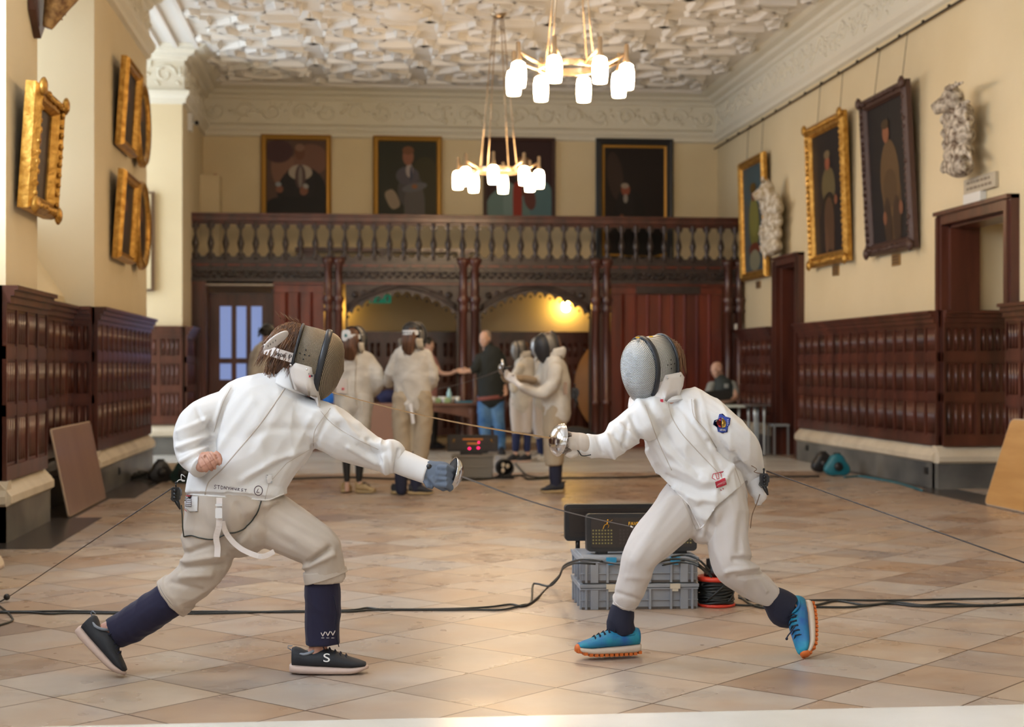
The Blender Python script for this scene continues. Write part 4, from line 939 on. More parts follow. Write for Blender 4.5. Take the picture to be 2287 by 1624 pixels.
fs = [([(470, 950), (478, 1010)], -.012, 8), ([(395, 985), (470, 960)], -.006, 6), ([(400, 1010), (465, 985)], -.007, 6), ([(398, 1000), (470, 972)], .007, 6), ([(404, 1030), (460, 1000)], .006, 5), ([(440, 915), (455, 950)], -.006, 6), ([(400, 965), (458, 938)], .006, 7),
      ([(690, 1006), (610, 1030), (540, 1075)], .007, 10), ([(700, 1002), (600, 1050), (510, 1100)], -.004, 9), ([(620, 880), (720, 925), (800, 950)], .004, 10), ([(700, 960), (610, 955), (560, 975)], -.004, 12),
      ([(745, 915), (800, 985), (860, 1000)], .008, 8), ([(760, 950), (820, 1010), (852, 1012)], -.008, 8), ([(820, 985), (850, 1030)], -.010, 7), ([(848, 985), (862, 1052)], .008, 8), ([(780, 1000), (840, 1035)], .006, 7), ([(870, 990), (878, 1050)], .006, 7), ([(890, 1005), (880, 1050)], -.007, 4),
      ([(515, 862), (495, 900), (472, 970)], .006, 5), ([(522, 868), (502, 905), (480, 975)], -.006, 4), ([(700, 1000), (735, 925)], -.005, 6), ([(560, 900), (480, 1010)], .004, 12), ([(600, 900), (500, 1060)], .003, 14), ([(640, 1030), (560, 1075)], -.005, 8)]
jb = tubes(TOR + ARM_R + ARM_L)
# flared hem of the jacket
jb.etube([S(562, 1000, 6.14, 112, .145), S(534, 1062, 6.14, 108, .148), S(528, 1108, 6.13, 115, .152)], 24, 4, (1, 0))
lj = remesh(jb, 'jacket', .0062, fab, lf, smooth=4, folds=[(a, 1.7 * b_, w * .85) for a, b_, w in fs], wr=.015, wrf=9, seed=3)
# cut the hem clean at the bottom: the pelvis part of the union below the hem belongs to the breeches
def cut_below(o, g):
    """trim the skin where g(px, py) > 0 and pull the raw edge onto the hem line"""
    import bmesh
    me = o.data; bm = bmesh.new(); bm.from_mesh(me)
    def pix(p): x = p.x * CO - p.y * SI; d = p.x * SI + p.y * CO; return CX + F * x / d, HY - F * (p.z - CH) / d, d
    rm = [v for v in bm.verts if (lambda q: g(q[0], q[1]) > 2.0)(pix(v.co))]
    bmesh.ops.delete(bm, geom=rm, context='VERTS')
    for v in bm.verts:
        if any(len(e.link_faces) < 2 for e in v.link_edges):
            for _ in range(3):
                x, y, d = pix(v.co); q = g(x, y)
                if abs(q) > 14: break
                gx_, gy_ = (g(x + 1, y) - g(x - 1, y)) / 2, (g(x, y + 1) - g(x, y - 1)) / 2; n2 = gx_ * gx_ + gy_ * gy_ + 1e-6; sx, sy = -q * gx_ / n2, -q * gy_ / n2
                v.co += RGT * (sx * d / F) - UP * (sy * d / F)
    bm.to_mesh(me); bm.free(); me.update()
hemL = lambda x: 1106 + (x - 415) * .077 if x < 590 else 1119.5 - max(0, x - 600) * .42
cut_below(lj, lambda x, y: (y - hemL(x)) if x < 690 else -50)
bb = tubes(LEG_F + LEG_B + [(1, 1, [(528, 1085, 6.13, 98, .125), (526, 1115, 6.13, 107, .14), (532, 1150, 6.13, 108, .14), (545, 1175, 6.13, 80, .12)])])
fs = [([(415, 1235), (480, 1215)], -.008, 7), ([(408, 1255), (500, 1240)], .007, 7), ([(412, 1268), (500, 1262)], -.008, 6), ([(405, 1290), (470, 1285)], .008, 8), ([(420, 1225), (410, 1200)], .005, 7), ([(380, 1300), (450, 1320)], -.005, 7),
      ([(690, 1258), (735, 1225)], -.014, 6), ([(680, 1268), (745, 1240)], .008, 6), ([(600, 1130), (700, 1190), (750, 1215)], .005, 12), ([(560, 1160), (650, 1215)], -.004, 9), ([(640, 1190), (740, 1235)], .004, 10), ([(520, 1210), (570, 1160)], -.010, 8), ([(565, 1200), (530, 1130)], -.006, 9), ([(352, 1300), (415, 1374)], .004, 7)]
lb = remesh(bb, 'breeches', .0062, fab_b, lf, smooth=3, folds=[(a, 1.6 * b_, w * .9) for a, b_, w in fs], wr=.015, wrf=9, seed=5)
# turned cuffs
b = MB(); b.etube([S(725, 1272, 6.13, 49, .084), S(727, 1284, 6.13, 50, .086), S(729, 1291, 6.13, 50, .086)], 28, 3, (0, 0)); b.build('knee_cuff', fab_b, lf)
b = MB(); b.etube([S(400, 1322, 6.115, 49, .083), S(390, 1331, 6.12, 50, .084), S(381, 1338, 6.12, 49.5, .083)], 28, 3, (0, 0)); b.build('knee_cuff', fab_b, lf)
tb = remesh(tubes(FL_F), 'trouser_leg', .0055, navy, lf, smooth=3, wr=.013, wrf=10, seed=6); tb2 = remesh(tubes(FL_B), 'trouser_leg', .0055, navy, lf, smooth=3, wr=.013, wrf=10, seed=8)
T = [bvh(lj), bvh(lb), bvh(tb), bvh(tb2)]; TJ = [T[0]]
b = MB(); stroke(b, spline([(640, 862), (585, 942), (530, 1008), (492, 1052), (466, 1078), (458, 1105)]), TJ, .0032, -.001); b.build('back_zip', seam, lf)
seams_of(lf, [spline([(716, 918), (735, 940), (760, 960), (805, 985), (845, 1004)]), spline([(700, 1000), (704, 960), (738, 912)]), [(592, 1116), (600, 1080), (640, 1035), (690, 1005)], spline([(516, 866), (498, 900), (478, 965)])], TJ, .0014, seam)
b = MB(); stroke(b, [(x, hemL(x) - 2.5) for x in range(418, 640, 8)], TJ, .0035, -.0005); b.build('hem', seam_w, lf)
# gauntlet of the sleeve, seen as a straight tube over the wrist
b = MB(); b.etube([S(882, 1027, 6.20, 28, .05), S(905, 1036, 6.19, 28.5, .05), S(935, 1048, 6.18, 27, .047), S(957, 1056, 6.17, 26.5, .045)], 28, 4, (0, 0)); b.build('sleeve_cuff', fab, lf)
b = MB(); b.etube([S(436, 1028, 5.98, 30, .052), S(443, 1037, 5.965, 27, .046), S(450, 1044, 5.95, 26, .043)], 24, 3, (0, 0)); b.build('wrist_cuff', fab, lf)
# collar
b = MB(); b.etube([S(645, 866, 6.16, 46, .085), S(652, 850, 6.16, 38, .074), S(658, 836, 6.165, 36, .070)], 28, 3, (0, 0)); b.build('collar', fab, lf)
# hand-written name and letter in a circle
STR = {'S': [[(1, .1), (.5, 0), (.15, .25), (.5, .5), (.85, .75), (.4, 1), (0, .85)]], 'T': [[(0, .05), (1, 0)], [(.5, 0), (.45, 1)]], 'O': [[(.3, 0), (1, .3), (.8, .9), (.1, 1), (.1, .2), (.3, 0)]], 'N': [[(0, 1), (.15, 0), (.8, .95), (.9, 0)]],
       'Y': [[(0, 0), (.5, .5)], [(1, 0), (.4, 1)]], 'H': [[(.1, 0), (0, 1)], [(.9, 0), (.8, 1)], [(.05, .55), (.85, .45)]], 'U': [[(.1, 0), (.05, .5), (.45, .75), (.8, .4), (.85, 0)], [(.85, 0), (.8, 1)]], 'R': [[(.05, 1), (.15, 0), (.9, .2), (.2, .55), (.9, 1)]], 'L': [[(.6, 0), (.1, .9), (.9, .85)]]}
b = MB(); x, y = 478, 1083
for i, ch in enumerate('STONYHURST'):
    w_, h_ = (5.6, 8.5 - .35 * i); ang = .13
    for pl in STR[ch]: stroke(b, [(x + p * w_, y + q * h_ + p * w_ * ang) for p, q in pl], TJ, .0011, .0006, step=2)
    x += 7.5; y += .95 + .25 * (i > 4)
stroke(b, [(577 + 9 * math.cos(a), 1096 + 10.5 * math.sin(a)) for a in [k * .3 for k in range(22)]], TJ, .0014, .0006, step=2)
for pl in STR['L']: stroke(b, [(572 + p * 8, 1092 + q * 9) for p, q in pl], TJ, .0012, .0006, step=2)
b.build('handwriting', ink, lf)
b = MB(); patch(b, [(594, 1062), (606, 1060), (607, 1078), (596, 1080)], TJ, .006); b.build('belt_tab', fab, lf)
# maker patch on the hip
b = MB(); patch(b, [(415, 1108), (444, 1108), (442, 1143), (425, 1143), (414, 1134)], T, .004); b.build('hip_patch', fab, lf)
b = MB()
for k in range(5): stroke(b, [(418, 1115 + k * 4.0), (430, 1116 + k * 4.0)], T, .0009, .0065, step=3)
stroke(b, [(418, 1114), (418, 1132)], T, .0008, .0065); stroke(b, [(430, 1114), (430, 1132)], T, .0008, .0065); b.build('patch_print', ink, lf)
b = MB(); stroke(b, [(419, 1108), (428, 1109)], T, .002, .006); stroke(b, [(416, 1138), (419, 1142)], T, .0012, .006); b.build('patch_mark', red_ink, lf)
# crotch strap with buckle, blown about by the lunge
st_m = mat('white_webbing', (.80, .72, .68), .7)
def ribbon(b, pts, w, th=.0022, D=None):
    R = []; P = [Wp(*p[:3]) for p in pts]
    for i, p in enumerate(P):
        t = (P[min(i + 1, len(P) - 1)] - P[max(i - 1, 0)]).normalized(); s_ = t.cross(D or FWD).normalized() * (w[i] if hasattr(w, '__len__') else w); n_ = t.cross(s_).normalized() * th; R.append([p + s_ - n_, p + s_ + n_, p - s_ + n_, p - s_ - n_])
    b.rings(R, sm=False)
b = MB(); ribbon(b, spline([(490, 1112, 5.955), (490, 1140, 5.96), (489, 1175, 5.97), (483, 1200, 5.99), (486, 1222, 6.0), (485, 1244, 6.0)], 4), .0115)
ribbon(b, spline([(497, 1165, 5.965), (505, 1190, 5.99), (525, 1215, 6.0), (550, 1232, 6.0), (585, 1243, 6.0), (612, 1232, 6.03)], 4), .010); b.build('crotch_strap', st_m, lf)
b = MB(); b.rbox(Wp(489, 1146, 5.950), RGT * .013, UP * .020, FWD * .005, .004); b.rbox(Wp(489, 1128, 5.950), RGT * .013, UP * .004, FWD * .004, .002); b.build('buckle', fab, lf)
# shoes
shL = 170 * DL / F
def shoe_at(root, heel, toe, d0, d1, upd, *a, **k):
    A, B = Wp(*heel, d0), Wp(*toe, d1); f = (B - A); M = basis(A, f, upd); 
    if k.pop('flip', 0): pass
    shoe(root, M, f.length, *a, **k); return M, f.length
M1, L1 = shoe_at(lf, (650, 1503), (821, 1503), 6.14, 6.14, UP, char_sh, pink_sole, w=.052)
M2, L2 = shoe_at(lf, (168, 1414), (268, 1515), 6.10, 6.06, vdir(.72, -.70, .10), char_sh, pink_sole, w=.05)
Mx = frame_of(M1 @ V((.145, -.0475, .066)), M1.to_3x3() @ V((1, 0, 0)), M1.to_3x3() @ V((.12, .25, .95))); text_mesh('S', .052, Mx @ Matrix.Diagonal((1.25, .9, 1, 1)), 'shoe_logo', seam_w, lf, .001)
b = MB()
for k in range(3): x = 717 + k * 11; stroke(b, [(x, 1413 - k), (x + 4, 1421 - k), (x + 9, 1411 - k)], [T[2]], .0019, .001, step=2); stroke(b, [(x + 1, 1425), (x + 7, 1425)], [T[2]], .0012, .001, step=2)
b.build('trouser_print', st_m, lf)
b = MB(); stroke(b, [(745, 1330), (752, 1370), (748, 1410), (757, 1445)], [T[2]], .002, .001); b.build('trouser_zip', navy2, lf)
# hair
rg = random.Random(11); b = MB(); R3 = hM.to_3x3()
b.ell(hM @ V((-.030, 0, .028)), R3 @ V((.098, 0, 0)), R3 @ V((0, .086, 0)), R3 @ V((0, 0, .096)), 24, 16); b.ell(hM @ V((-.058, 0, -.045)), R3 @ V((.055, 0, 0)), R3 @ V((0, .062, 0)), R3 @ V((0, 0, .065)), 18, 12); b.build('hair_underlayer', mat('dark_hair_roots', (.055, .022, .010), .7), lf); b = MB()
for i in range(1100):
    a = rg.uniform(-1.9, 1.9); e = rg.uniform(.0, 1.35); top = V((-math.cos(a) * math.cos(e) * .10 - .030, math.sin(a) * math.cos(e) * .088, .028 + math.sin(e) * .098)); L = rg.uniform(.05, .13)
    out = V((top.x + .03, top.y, 0)).normalized() if V((top.x + .03, top.y, 0)).length > .01 else V((-1, 0, 0)); pts = []
    for q in range(5):
        t = q / 4; p = top + out * (.012 * t + .004 * math.sin(3 * t + i)) + V((-.012 * t, 0, -L * t)); p.y += .006 * math.sin(i + 4 * t); pts.append(hM @ p)
    b.tube(pts, [.0016, .0021, .0020, .0015, .0004], 4)
for i in range(26):                                # flyaway wisps on the crown
    a = rg.uniform(-.09, .0); p = V((a - .02, rg.uniform(-.05, .05), .115)); b.tube([hM @ (p + V((-.03 * t * rg.uniform(.6, 1.3), rg.uniform(-.012, .012) * t, .022 * t + rg.uniform(0, .010)))) for t in (0, .5, 1)], [.0009, .0007, .0003], 3)
for i in range(120):                              # short nape hair
    y = rg.uniform(-.06, .06); z = rg.uniform(-.10, -.03); p = V((-.105 + y * y * 7 + rg.uniform(-.01, .01), y, z)); b.tube([hM @ p, hM @ (p + V((.002, 0, -.02))), hM @ (p + V((.016, -y * .1, -.045)))], [.002, .0018, .0004], 4)
b.build('hair', hairm, lf)
MM = basis(Wp(700, 800, 6.17), vdir(.93, .26, .10), vdir(.27, -.95, .02)); mask(lf, MM, wire_mesh('bronze_front_mesh', *BRNZ, MM, ('DIAGONAL', 'Z'), 0), wire_mesh('bronze_side_mesh', *BRNZ, MM, 'YZ'), bb=.06)
# white tongue and strap on the back of the head
b = MB(); c = Wp(617, 760, 6.04); u = vdir(.80, -.60, .05); v = vdir(.3, .4, .86); b.rings([[c + u * (.056 * f * math.cos(a)) + v * (.030 * f * math.sin(a)) + u.cross(v) * z for a in [2 * math.pi * k / 24 for k in range(24)]] for f, z in ((.9, -.004), (1, -.002), (1, .002), (.9, .004))]); b.build('mask_tongue', vinyl, lf)
b = MB(); c = Wp(608, 768, 6.025)
for k in range(4): q = c + u * (.012 * k - .02) ; b.tube([q, q + u * .004 + v * -.008], .0012, 4)
b.build('tongue_print', blk_ink, lf)
b = MB(); R = []
for k in range(17):
    a = math.radians(-110 + 220 * k / 16); o = V((-.035 - math.cos(a) * .108, math.sin(a) * .096, -.012 + .0 * k)); R.append([hM @ (o + V((0, 0, s_ * .019)) + V((-math.cos(a), math.sin(a), 0)) * w_) for s_, w_ in ((-1, 0), (1, 0), (1, .003), (-1, .003))])
b.rings(R, sm=False); b.build('head_strap', st_m, lf)
tp = hM @ V((-.055, -.0995, -.012)); text_mesh('eon P', .026, frame_of(tp, R3 @ V((1, .06, 0)), R3 @ V((0, -.06, 1))), 'strap_print', blk_ink, lf, .0008)
lp = basis(Wp(716, 868, 6.08), vdir(1, .25, .1), vdir(.2, -1, 0))
b = MB(); 
for k in range(5): p = Wp(680 + k * 4, 831 + k * 2.2 + (k % 2) * 3, 6.068); b.obox(p, RGT * .004, UP * .004, FWD * .001, k % 2)
b.build('bib_label', [blk_ink, red_ink], lf)
# glove on the sword hand
g = MB(); g.etube([S(952, 1053, 6.17, 25, .043), S(968, 1056, 6.165, 27, .042), S(986, 1060, 6.16, 30, .040), S(1000, 1064, 6.16, 26, .036)], 16, 4, (1, 1))
for i, (y0, y1) in enumerate(((1043, 1046), (1056, 1060), (1069, 1074), (1081, 1086))):
    g.tube([Wp(978, y0, 6.125), Wp(998, y1 - 2, 6.105), Wp(1008, y1 + 4, 6.12), Wp(1004, y1 + 8, 6.15)], [.012, .0125, .0115, .0095], 8)
g.tube([Wp(965, 1066, 6.13), Wp(975, 1082, 6.12), Wp(990, 1092, 6.13), Wp(1002, 1088, 6.15)], [.016, .015, .012, .010], 8)
g.tube([Wp(950, 1072, 6.15), Wp(957, 1086, 6.14), Wp(968, 1090, 6.14)], [.014, .012, .007], 8)
remesh(g, 'glove', .0042, glove_bl, lf, smooth=2, folds=[([(958, 1038), (952, 1075)], -.003, 3), ([(975, 1078), (1000, 1074)], -.004, 3), ([(985, 1050), (975, 1070)], .002, 3)], wr=.002, wrf=30)
# body cord and its plug
cab = mat('black_cable', (.015, .018, .018), .45)
b = MB(); b.tube([drape(x, y, T, .003)[0] for x, y in spline([(583, 1120), (572, 1148), (552, 1175), (528, 1188), (508, 1191), (478, 1204), (450, 1202), (428, 1196), (412, 1199)], 5)] + [Wp(408, 1180, 6.0), Wp(407, 1150, 6.0), Wp(405, 1128, 6.0)], .0026, 6); b.build('body_cord', mat('dark_green_cord', (.03, .035, .028), .5), lf)
def plug(root, px, py, d, s=1., name='body_cord_plug'):
    b = MB(); c = Wp(px, py, d); b.rbox(c, RGT * .016 * s, UP * .026 * s, FWD * .010 * s, .008 * s); b.rbox(c + RGT * .008 * s + UP * .004, RGT * .012 * s, UP * .014 * s, FWD * .014 * s, .006)
    for k in range(3): b.cyl(c + UP * (.014 - .014 * k) * s - FWD * .014 * s, c + UP * (.014 - .014 * k) * s - FWD * .026 * s, .006 * s, 8)
    b.tube([c - UP * .022 * s, c - UP * .04 * s + RGT * .008 * s, c - UP * .06 * s + RGT * .016 * s], [.010 * s, .008 * s, .003 * s], 8); b.tube([c - RGT * .014 * s, c - RGT * .02 * s - UP * .02 * s, c - RGT * .008 * s - UP * .032 * s], .0014, 5)
    b.cyl(c + UP * .026 * s, c + UP * .040 * s, .003 * s, 6); b.sph(c + UP * .042 * s, .005 * s, n=8); return b.build(name, blk_pl, root)
plug(lf, 393, 1103, 6.0)
b = MB(); b.tube([Wp(x, y, 6.02) for x, y in spline([(414, 1066), (405, 1060), (406, 1074), (413, 1074), (400, 1072), (393, 1080)], 4)], .0018, 5); b.build('jacket_loop', fab, lf)
# ================================================================ right fencer: facing left, mask on, arm behind the back
DR = 6.5
rf = thing('person', 'masked fencer in white with bright blue shoes and a blue badge on the sleeve', 'person', onZ(1357, 1462))
TOR = [(1, 1, [(1585, 1130, 6.50, 78, .11), (1572, 1092, 6.50, 88, .125), (1556, 1050, 6.50, 90, .13), (1540, 1010, 6.50, 90, .135), (1524, 965, 6.50, 96, .135), (1508, 930, 6.51, 86, .105), (1494, 902, 6.52, 48, .06), (1488, 884, 6.50, 32, .055)])]
ARM_R = [(1, 0, [(1460, 930, 6.45, 46, .09), (1428, 945, 6.42, 42, .08), (1398, 968, 6.39, 37, .07), (1368, 992, 6.36, 34, .062), (1340, 996, 6.34, 29, .052), (1312, 993, 6.33, 26, .046), (1288, 992, 6.32, 24, .042)])]
ARM_L = [(1, 0, [(1545, 905, 6.52, 42, .09), (1585, 935, 6.50, 46, .095), (1628, 968, 6.48, 42, .09), (1660, 1000, 6.50, 36, .08), (1676, 1040, 6.55, 30, .06), (1682, 1075, 6.58, 26, .05)])]
LEG_F = [(1, 0, [(1545, 1110, 6.50, 62, .11), (1508, 1155, 6.46, 60, .10), (1468, 1200, 6.42, 54, .095), (1432, 1243, 6.40, 44, .085), (1417, 1285, 6.42, 37, .07), (1405, 1325, 6.44, 35, .064), (1395, 1352, 6.46, 26, .052)])]
LEG_B = [(1, 0, [(1612, 1110, 6.50, 58, .11), (1624, 1160, 6.48, 50, .10), (1628, 1210, 6.46, 46, .09), (1638, 1258, 6.46, 46, .085), (1668, 1292, 6.50, 37, .068), (1698, 1315, 6.53, 33, .062), (1722, 1332, 6.55, 25, .05)])]
FL_F = [(1, 0, [(1396, 1340, 6.46, 22, .042), (1389, 1365, 6.47, 28, .05), (1385, 1392, 6.48, 31, .054), (1386, 1410, 6.49, 33, .056)])]
FL_B = [(1, 1, [(1708, 1322, 6.54, 22, .042), (1738, 1346, 6.56, 36, .055), (1760, 1368, 6.57, 38, .056), (1778, 1370, 6.57, 22, .040)])]
bt = tubes(TOR + LEG_F + LEG_B + FL_F + FL_B, k=.74); bt2 = tubes(ARM_R + ARM_L, k=.52); bt.add(bt2.v, bt2.f)
for secs in ([(1388, 1390, 6.48, 20, .038), (1392, 1425, 6.5, 18, .034)], [(1765, 1360, 6.57, 20, .038), (1792, 1368, 6.57, 18, .034)], [(1486, 890, 6.5, 32, .058), (1478, 850, 6.5, 31, .056)], [(1682, 1072, 6.58, 18, .03), (1692, 1100, 6.6, 18, .03)]):
    bt.etube([S(*x) for x in secs], 14, 4)
hM = basis(Wp(1468, 815, 6.5), vdir(-.80, .16, -.55), vdir(.14, -.98, .0)); head_tubes(bt, hM, 1.0)
hand_tubes(bt, frame_of(Wp(1686, 1058, 6.6), vdir(.15, .97, .0), vdir(-.9, .2, .1)), .72, 1.0)
remesh(bt, 'body', .0055, skin, rf, smooth=2, k=.4)
fs = [([(1428, 900), (1470, 985), (1540, 1050), (1580, 1065)], .010, 11), ([(1450, 905), (1500, 1000), (1560, 1060)], -.007, 9), ([(1500, 1040), (1570, 1078), (1620, 1070)], .008, 9), ([(1490, 1065), (1560, 1095), (1610, 1095)], -.007, 8), ([(1440, 960), (1500, 1060)], .006, 10),
      ([(1410, 930), (1440, 1000)], -.010, 7), ([(1385, 950), (1425, 985)], .008, 6), ([(1372, 972), (1400, 1005)], -.008, 6), ([(1355, 975), (1372, 1020)], .009, 6), ([(1335, 975), (1345, 1015)], -.006, 5), ([(1400, 945), (1395, 1000)], -.007, 5),
      ([(1548, 895), (1552, 940), (1600, 1000)], .008, 6), ([(1556, 900), (1562, 945), (1610, 1005)], -.008, 5), ([(1585, 985), (1650, 1040)], -.010, 7), ([(1640, 1010), (1670, 1060)], -.006, 7), ([(1600, 960), (1660, 1030)], .006, 9), ([(1620, 1060), (1560, 960), (1515, 905)], -.005, 7), ([(1640, 1035), (1600, 1100)], .005, 8), ([(1540, 1110), (1600, 1120)], .006, 8), ([(1510, 1090), (1560, 1120)], .006, 8)]
jb = tubes(TOR + ARM_R + ARM_L); jb.etube([S(1560, 1050, 6.5, 92, .135), S(1572, 1095, 6.5, 92, .14), S(1578, 1125, 6.5, 88, .14), S(1566, 1165, 6.49, 40, .13), S(1562, 1185, 6.48, 14, .10)], 24, 4, (1, 1))
rj = remesh(jb, 'jacket', .0062, fab, rf, smooth=3, folds=[(a, 1.7 * b_, w * .85) for a, b_, w in fs], wr=.019, wrf=9, seed=12)
hemR = lambda x: 1075 + (x - 1487) * 1.0 if x < 1540 else (1128 + (x - 1540) * 2.2 if x < 1566 else 1182 - (x - 1566) * 1.55 if x < 1600 else 1130 - (x - 1600) * .85)
cut_below(rj, lambda x, y: (min(y - hemR(x), 60) * (.45 if 1540 < x < 1600 else .8)) if (x < 1668 and y > 1060) else -50)
bb = tubes(LEG_F + LEG_B + [(1, 1, [(1580, 1080, 6.50, 84, .12), (1580, 1115, 6.50, 86, .13), (1572, 1150, 6.49, 70, .12), (1568, 1175, 6.48, 40, .10)])])
fs = [([(1560, 1195), (1510, 1230), (1455, 1275)], -.004, 5), ([(1560, 1190), (1545, 1130)], -.010, 7), ([(1580, 1200), (1590, 1140), (1640, 1100)], -.008, 6), ([(1500, 1110), (1460, 1180), (1420, 1250)], .006, 14), ([(1600, 1150), (1600, 1230), (1620, 1280)], .006, 10), ([(1655, 1150), (1650, 1230)], -.005, 9), ([(1640, 1250), (1690, 1250)], -.009, 6), ([(1625, 1275), (1690, 1268)], .008, 6), ([(1650, 1290), (1700, 1282)], -.006, 5), ([(1378, 1325), (1430, 1340)], -.005, 5), ([(1690, 1290), (1710, 1320)], .006, 6), ([(1450, 1290), (1400, 1290)], .003, 8)]
rb_ = remesh(bb, 'breeches', .0062, fab_w, rf, smooth=3, folds=[(a, 1.6 * b_, w * .9) for a, b_, w in fs], wr=.017, wrf=9, seed=15)
t1 = remesh(tubes(FL_F), 'sock', .005, navy2, rf, smooth=2, wr=.010, wrf=14, seed=2); t2 = remesh(tubes(FL_B), 'sock', .005, navy2, rf, smooth=2, wr=.012, wrf=14, seed=4)
b = MB(); b.etube([S(1398, 1340, 6.45, 31, .055), S(1395, 1349, 6.46, 27, .05), S(1392, 1358, 6.46, 26, .048)], 24, 3, (0, 0)); b.build('knee_cuff', fab_w, rf)
T = [bvh(rj), bvh(rb_), bvh(t1), bvh(t2)]; TJ = [T[0]]
seams_of(rf, [spline([(1492, 890), (1498, 925), (1520, 965), (1560, 1010), (1598, 1050), (1622, 1080)]), spline([(1545, 892), (1550, 930), (1575, 960), (1600, 1000)]), spline([(1640, 1040), (1655, 1085)]), spline([(1440, 905), (1470, 985), (1500, 1050)])], TJ, .0020, seam, 0., 6.4)
b = MB(); stroke(b, [(x, hemR(x)) for x in range(1492, 1660, 6)], TJ + [T[1]], .003, 0, fb=6.4); b.build('hem', seam_w, rf)
seams_of(rf, [spline([(1556, 1186), (1540, 1150), (1524, 1115)])], [T[1]], .0013, seam, 0., 6.4, 'breeches_seam')
# round club badge on the sleeve
bl = mat('badge_blue', (.02, .05, .30), .6); rd = mat('badge_red', (.60, .03, .04), .6); yl = mat('badge_yellow', (.80, .50, .08), .6)
bc = (1611, 946)
b = MB(); patch(b, [(bc[0] + x, bc[1] + y) for x, y in ((-5, -20), (3, -21), (9, -15), (20, -11), (18, 2), (15, 8), (14, 19), (2, 22), (-8, 18), (-10, 9), (-19, 3), (-16, -7), (-8, -10))], TJ, .004, fb=6.4); b.build('sleeve_badge', bl, rf)
b = MB(); patch(b, [(bc[0] + x, bc[1] + y) for x, y in ((-1, -13), (-1, 10), (-6, 9), (-10, 2), (-10, -4))], TJ, .0075, 0, fb=6.4); patch(b, [(bc[0] + x, bc[1] + y) for x, y in ((1, -13), (1, 10), (9, 8), (11, 0), (9, -6))], TJ, .0075, 1, fb=6.4)
for k in range(7): stroke(b, [(bc[0] - 3 + k * 2, bc[1] + 13), (bc[0] - 3 + k * 2, bc[1] + 17)], TJ, .0006, .0060, 2, step=3, fb=6.4)
for k in range(5): stroke(b, [(bc[0] - 13 + k * 1.4, bc[1] - 5 - k * 2.2), (bc[0] - 10 + k * 1.4, bc[1] - 4 - k * 2.2)], TJ, .0006, .0060, 2, step=3, fb=6.4); stroke(b, [(bc[0] + 13, bc[1] - 8 + k * 3), (bc[0] + 16, bc[1] - 8 + k * 3)], TJ, .0006, .0060, 2, step=3, fb=6.4)
b.build('badge_emblem', [rd, yl, seam_w], rf)
# red print on the jacket front
b = MB(); patch(b, [(1597, 1076), (1619, 1068), (1622, 1082), (1600, 1090)], TJ, .003, fb=6.4)
for pl in ([(1592, 1060), (1590, 1068), (1598, 1072)], [(1598, 1058), (1601, 1070), (1606, 1069), (1603, 1057)], [(1606, 1056), (1614, 1055)], [(1609, 1056), (1612, 1067)], [(1592, 1059), (1616, 1053)], [(1609, 1093), (1611, 1096)], [(1614, 1090), (1616, 1093)]): stroke(b, pl, TJ, .0014, .0008, step=2, fb=6.4)
b.build('jacket_print', red_ink, rf)
b = MB()
for k in range(6): stroke(b, [(1602 + k * 3, 1084 - k), (1603 + k * 3, 1079 - k)], TJ, .0007, .0050, step=2, fb=6.4)
b.build('print_lettering', seam_w, rf)
# collar, underside label
b = MB(); b.etube([S(1494, 908, 6.49, 44, .068), S(1490, 893, 6.50, 36, .060), S(1487, 880, 6.50, 33, .058)], 28, 3, (0, 0)); b.build('collar', fab, rf)
b = MB(); c = Wp(1478, 895, 6.40); b.obox(c, RGT * .006, UP * .006, FWD * .002); b.build('collar_label', red_ink, rf)
MM = basis(Wp(1451, 815, 6.49), vdir(-.84, .16, -.54), vdir(.15, -.98, .0)); mask(rf, MM, wire_mesh('silver_front_mesh', *SILV, MM, ('DIAGONAL', 'Z')), wire_mesh('silver_side_mesh', *SILV, MM, 'YZ'), bb=.035)
b = MB(); R3 = hM.to_3x3(); b.ell(hM @ V((-.040, 0, .02)), R3 @ V((.085, 0, 0)), R3 @ V((0, .078, 0)), R3 @ V((0, 0, .088)), 20, 12)
rg = random.Random(4)
for i in range(160):
    a = rg.uniform(-1.7, 1.7); e = rg.uniform(-.1, 1.2); top = V((-math.cos(a) * math.cos(e) * .088 - .04, math.sin(a) * math.cos(e) * .08, .02 + math.sin(e) * .09)); b.tube([hM @ (top + V((-.006 * t, 0, -.07 * t))) for t in (0, .5, 1)], [.003, .003, .0006], 4)
b.build('hair', hairm, rf)
b = MB()
for p in ((1424, 754), (1454, 752)): b.rbox(Wp(*p, 6.43), RGT * .008, UP * .003, FWD * .006, .002)
b.build('mask_tab', mat('yellow_tab', (.75, .42, .03), .5), rf)
# glove: worn white with dark fingers, gripping behind the guard
g = MB(); g.etube([S(1300, 992, 6.32, 25, .044), S(1280, 990, 6.31, 25, .044), S(1262, 988, 6.31, 24, .042)], 18, 4, (1, 1))
g.tube([Wp(1290, 1012, 6.29), Wp(1275, 1018, 6.28), Wp(1262, 1014, 6.28)], [.014, .013, .009], 8)
remesh(g, 'glove', .0045, glove_t, rf, smooth=2, folds=[([(1278, 972), (1284, 1008)], -.003, 2.5), ([(1270, 972), (1276, 1006)], .003, 2.5), ([(1292, 975), (1296, 1010)], -.003, 3), ([(1272, 1005), (1310, 1016)], -.004, 3)], wr=.002, wrf=30)
g = MB()
for i, (y0, y1) in enumerate(((972, 974), (983, 987), (994, 999), (1004, 1009))):
    g.tube([Wp(1274, y0, 6.285), Wp(1258, y1 - 2, 6.265), Wp(1248, y1, 6.275), Wp(1250, y1 + 4, 6.31)], [.0105, .011, .010, .008], 8); g.sph(Wp(1258, y1 - 2, 6.265), .0115, n=8)
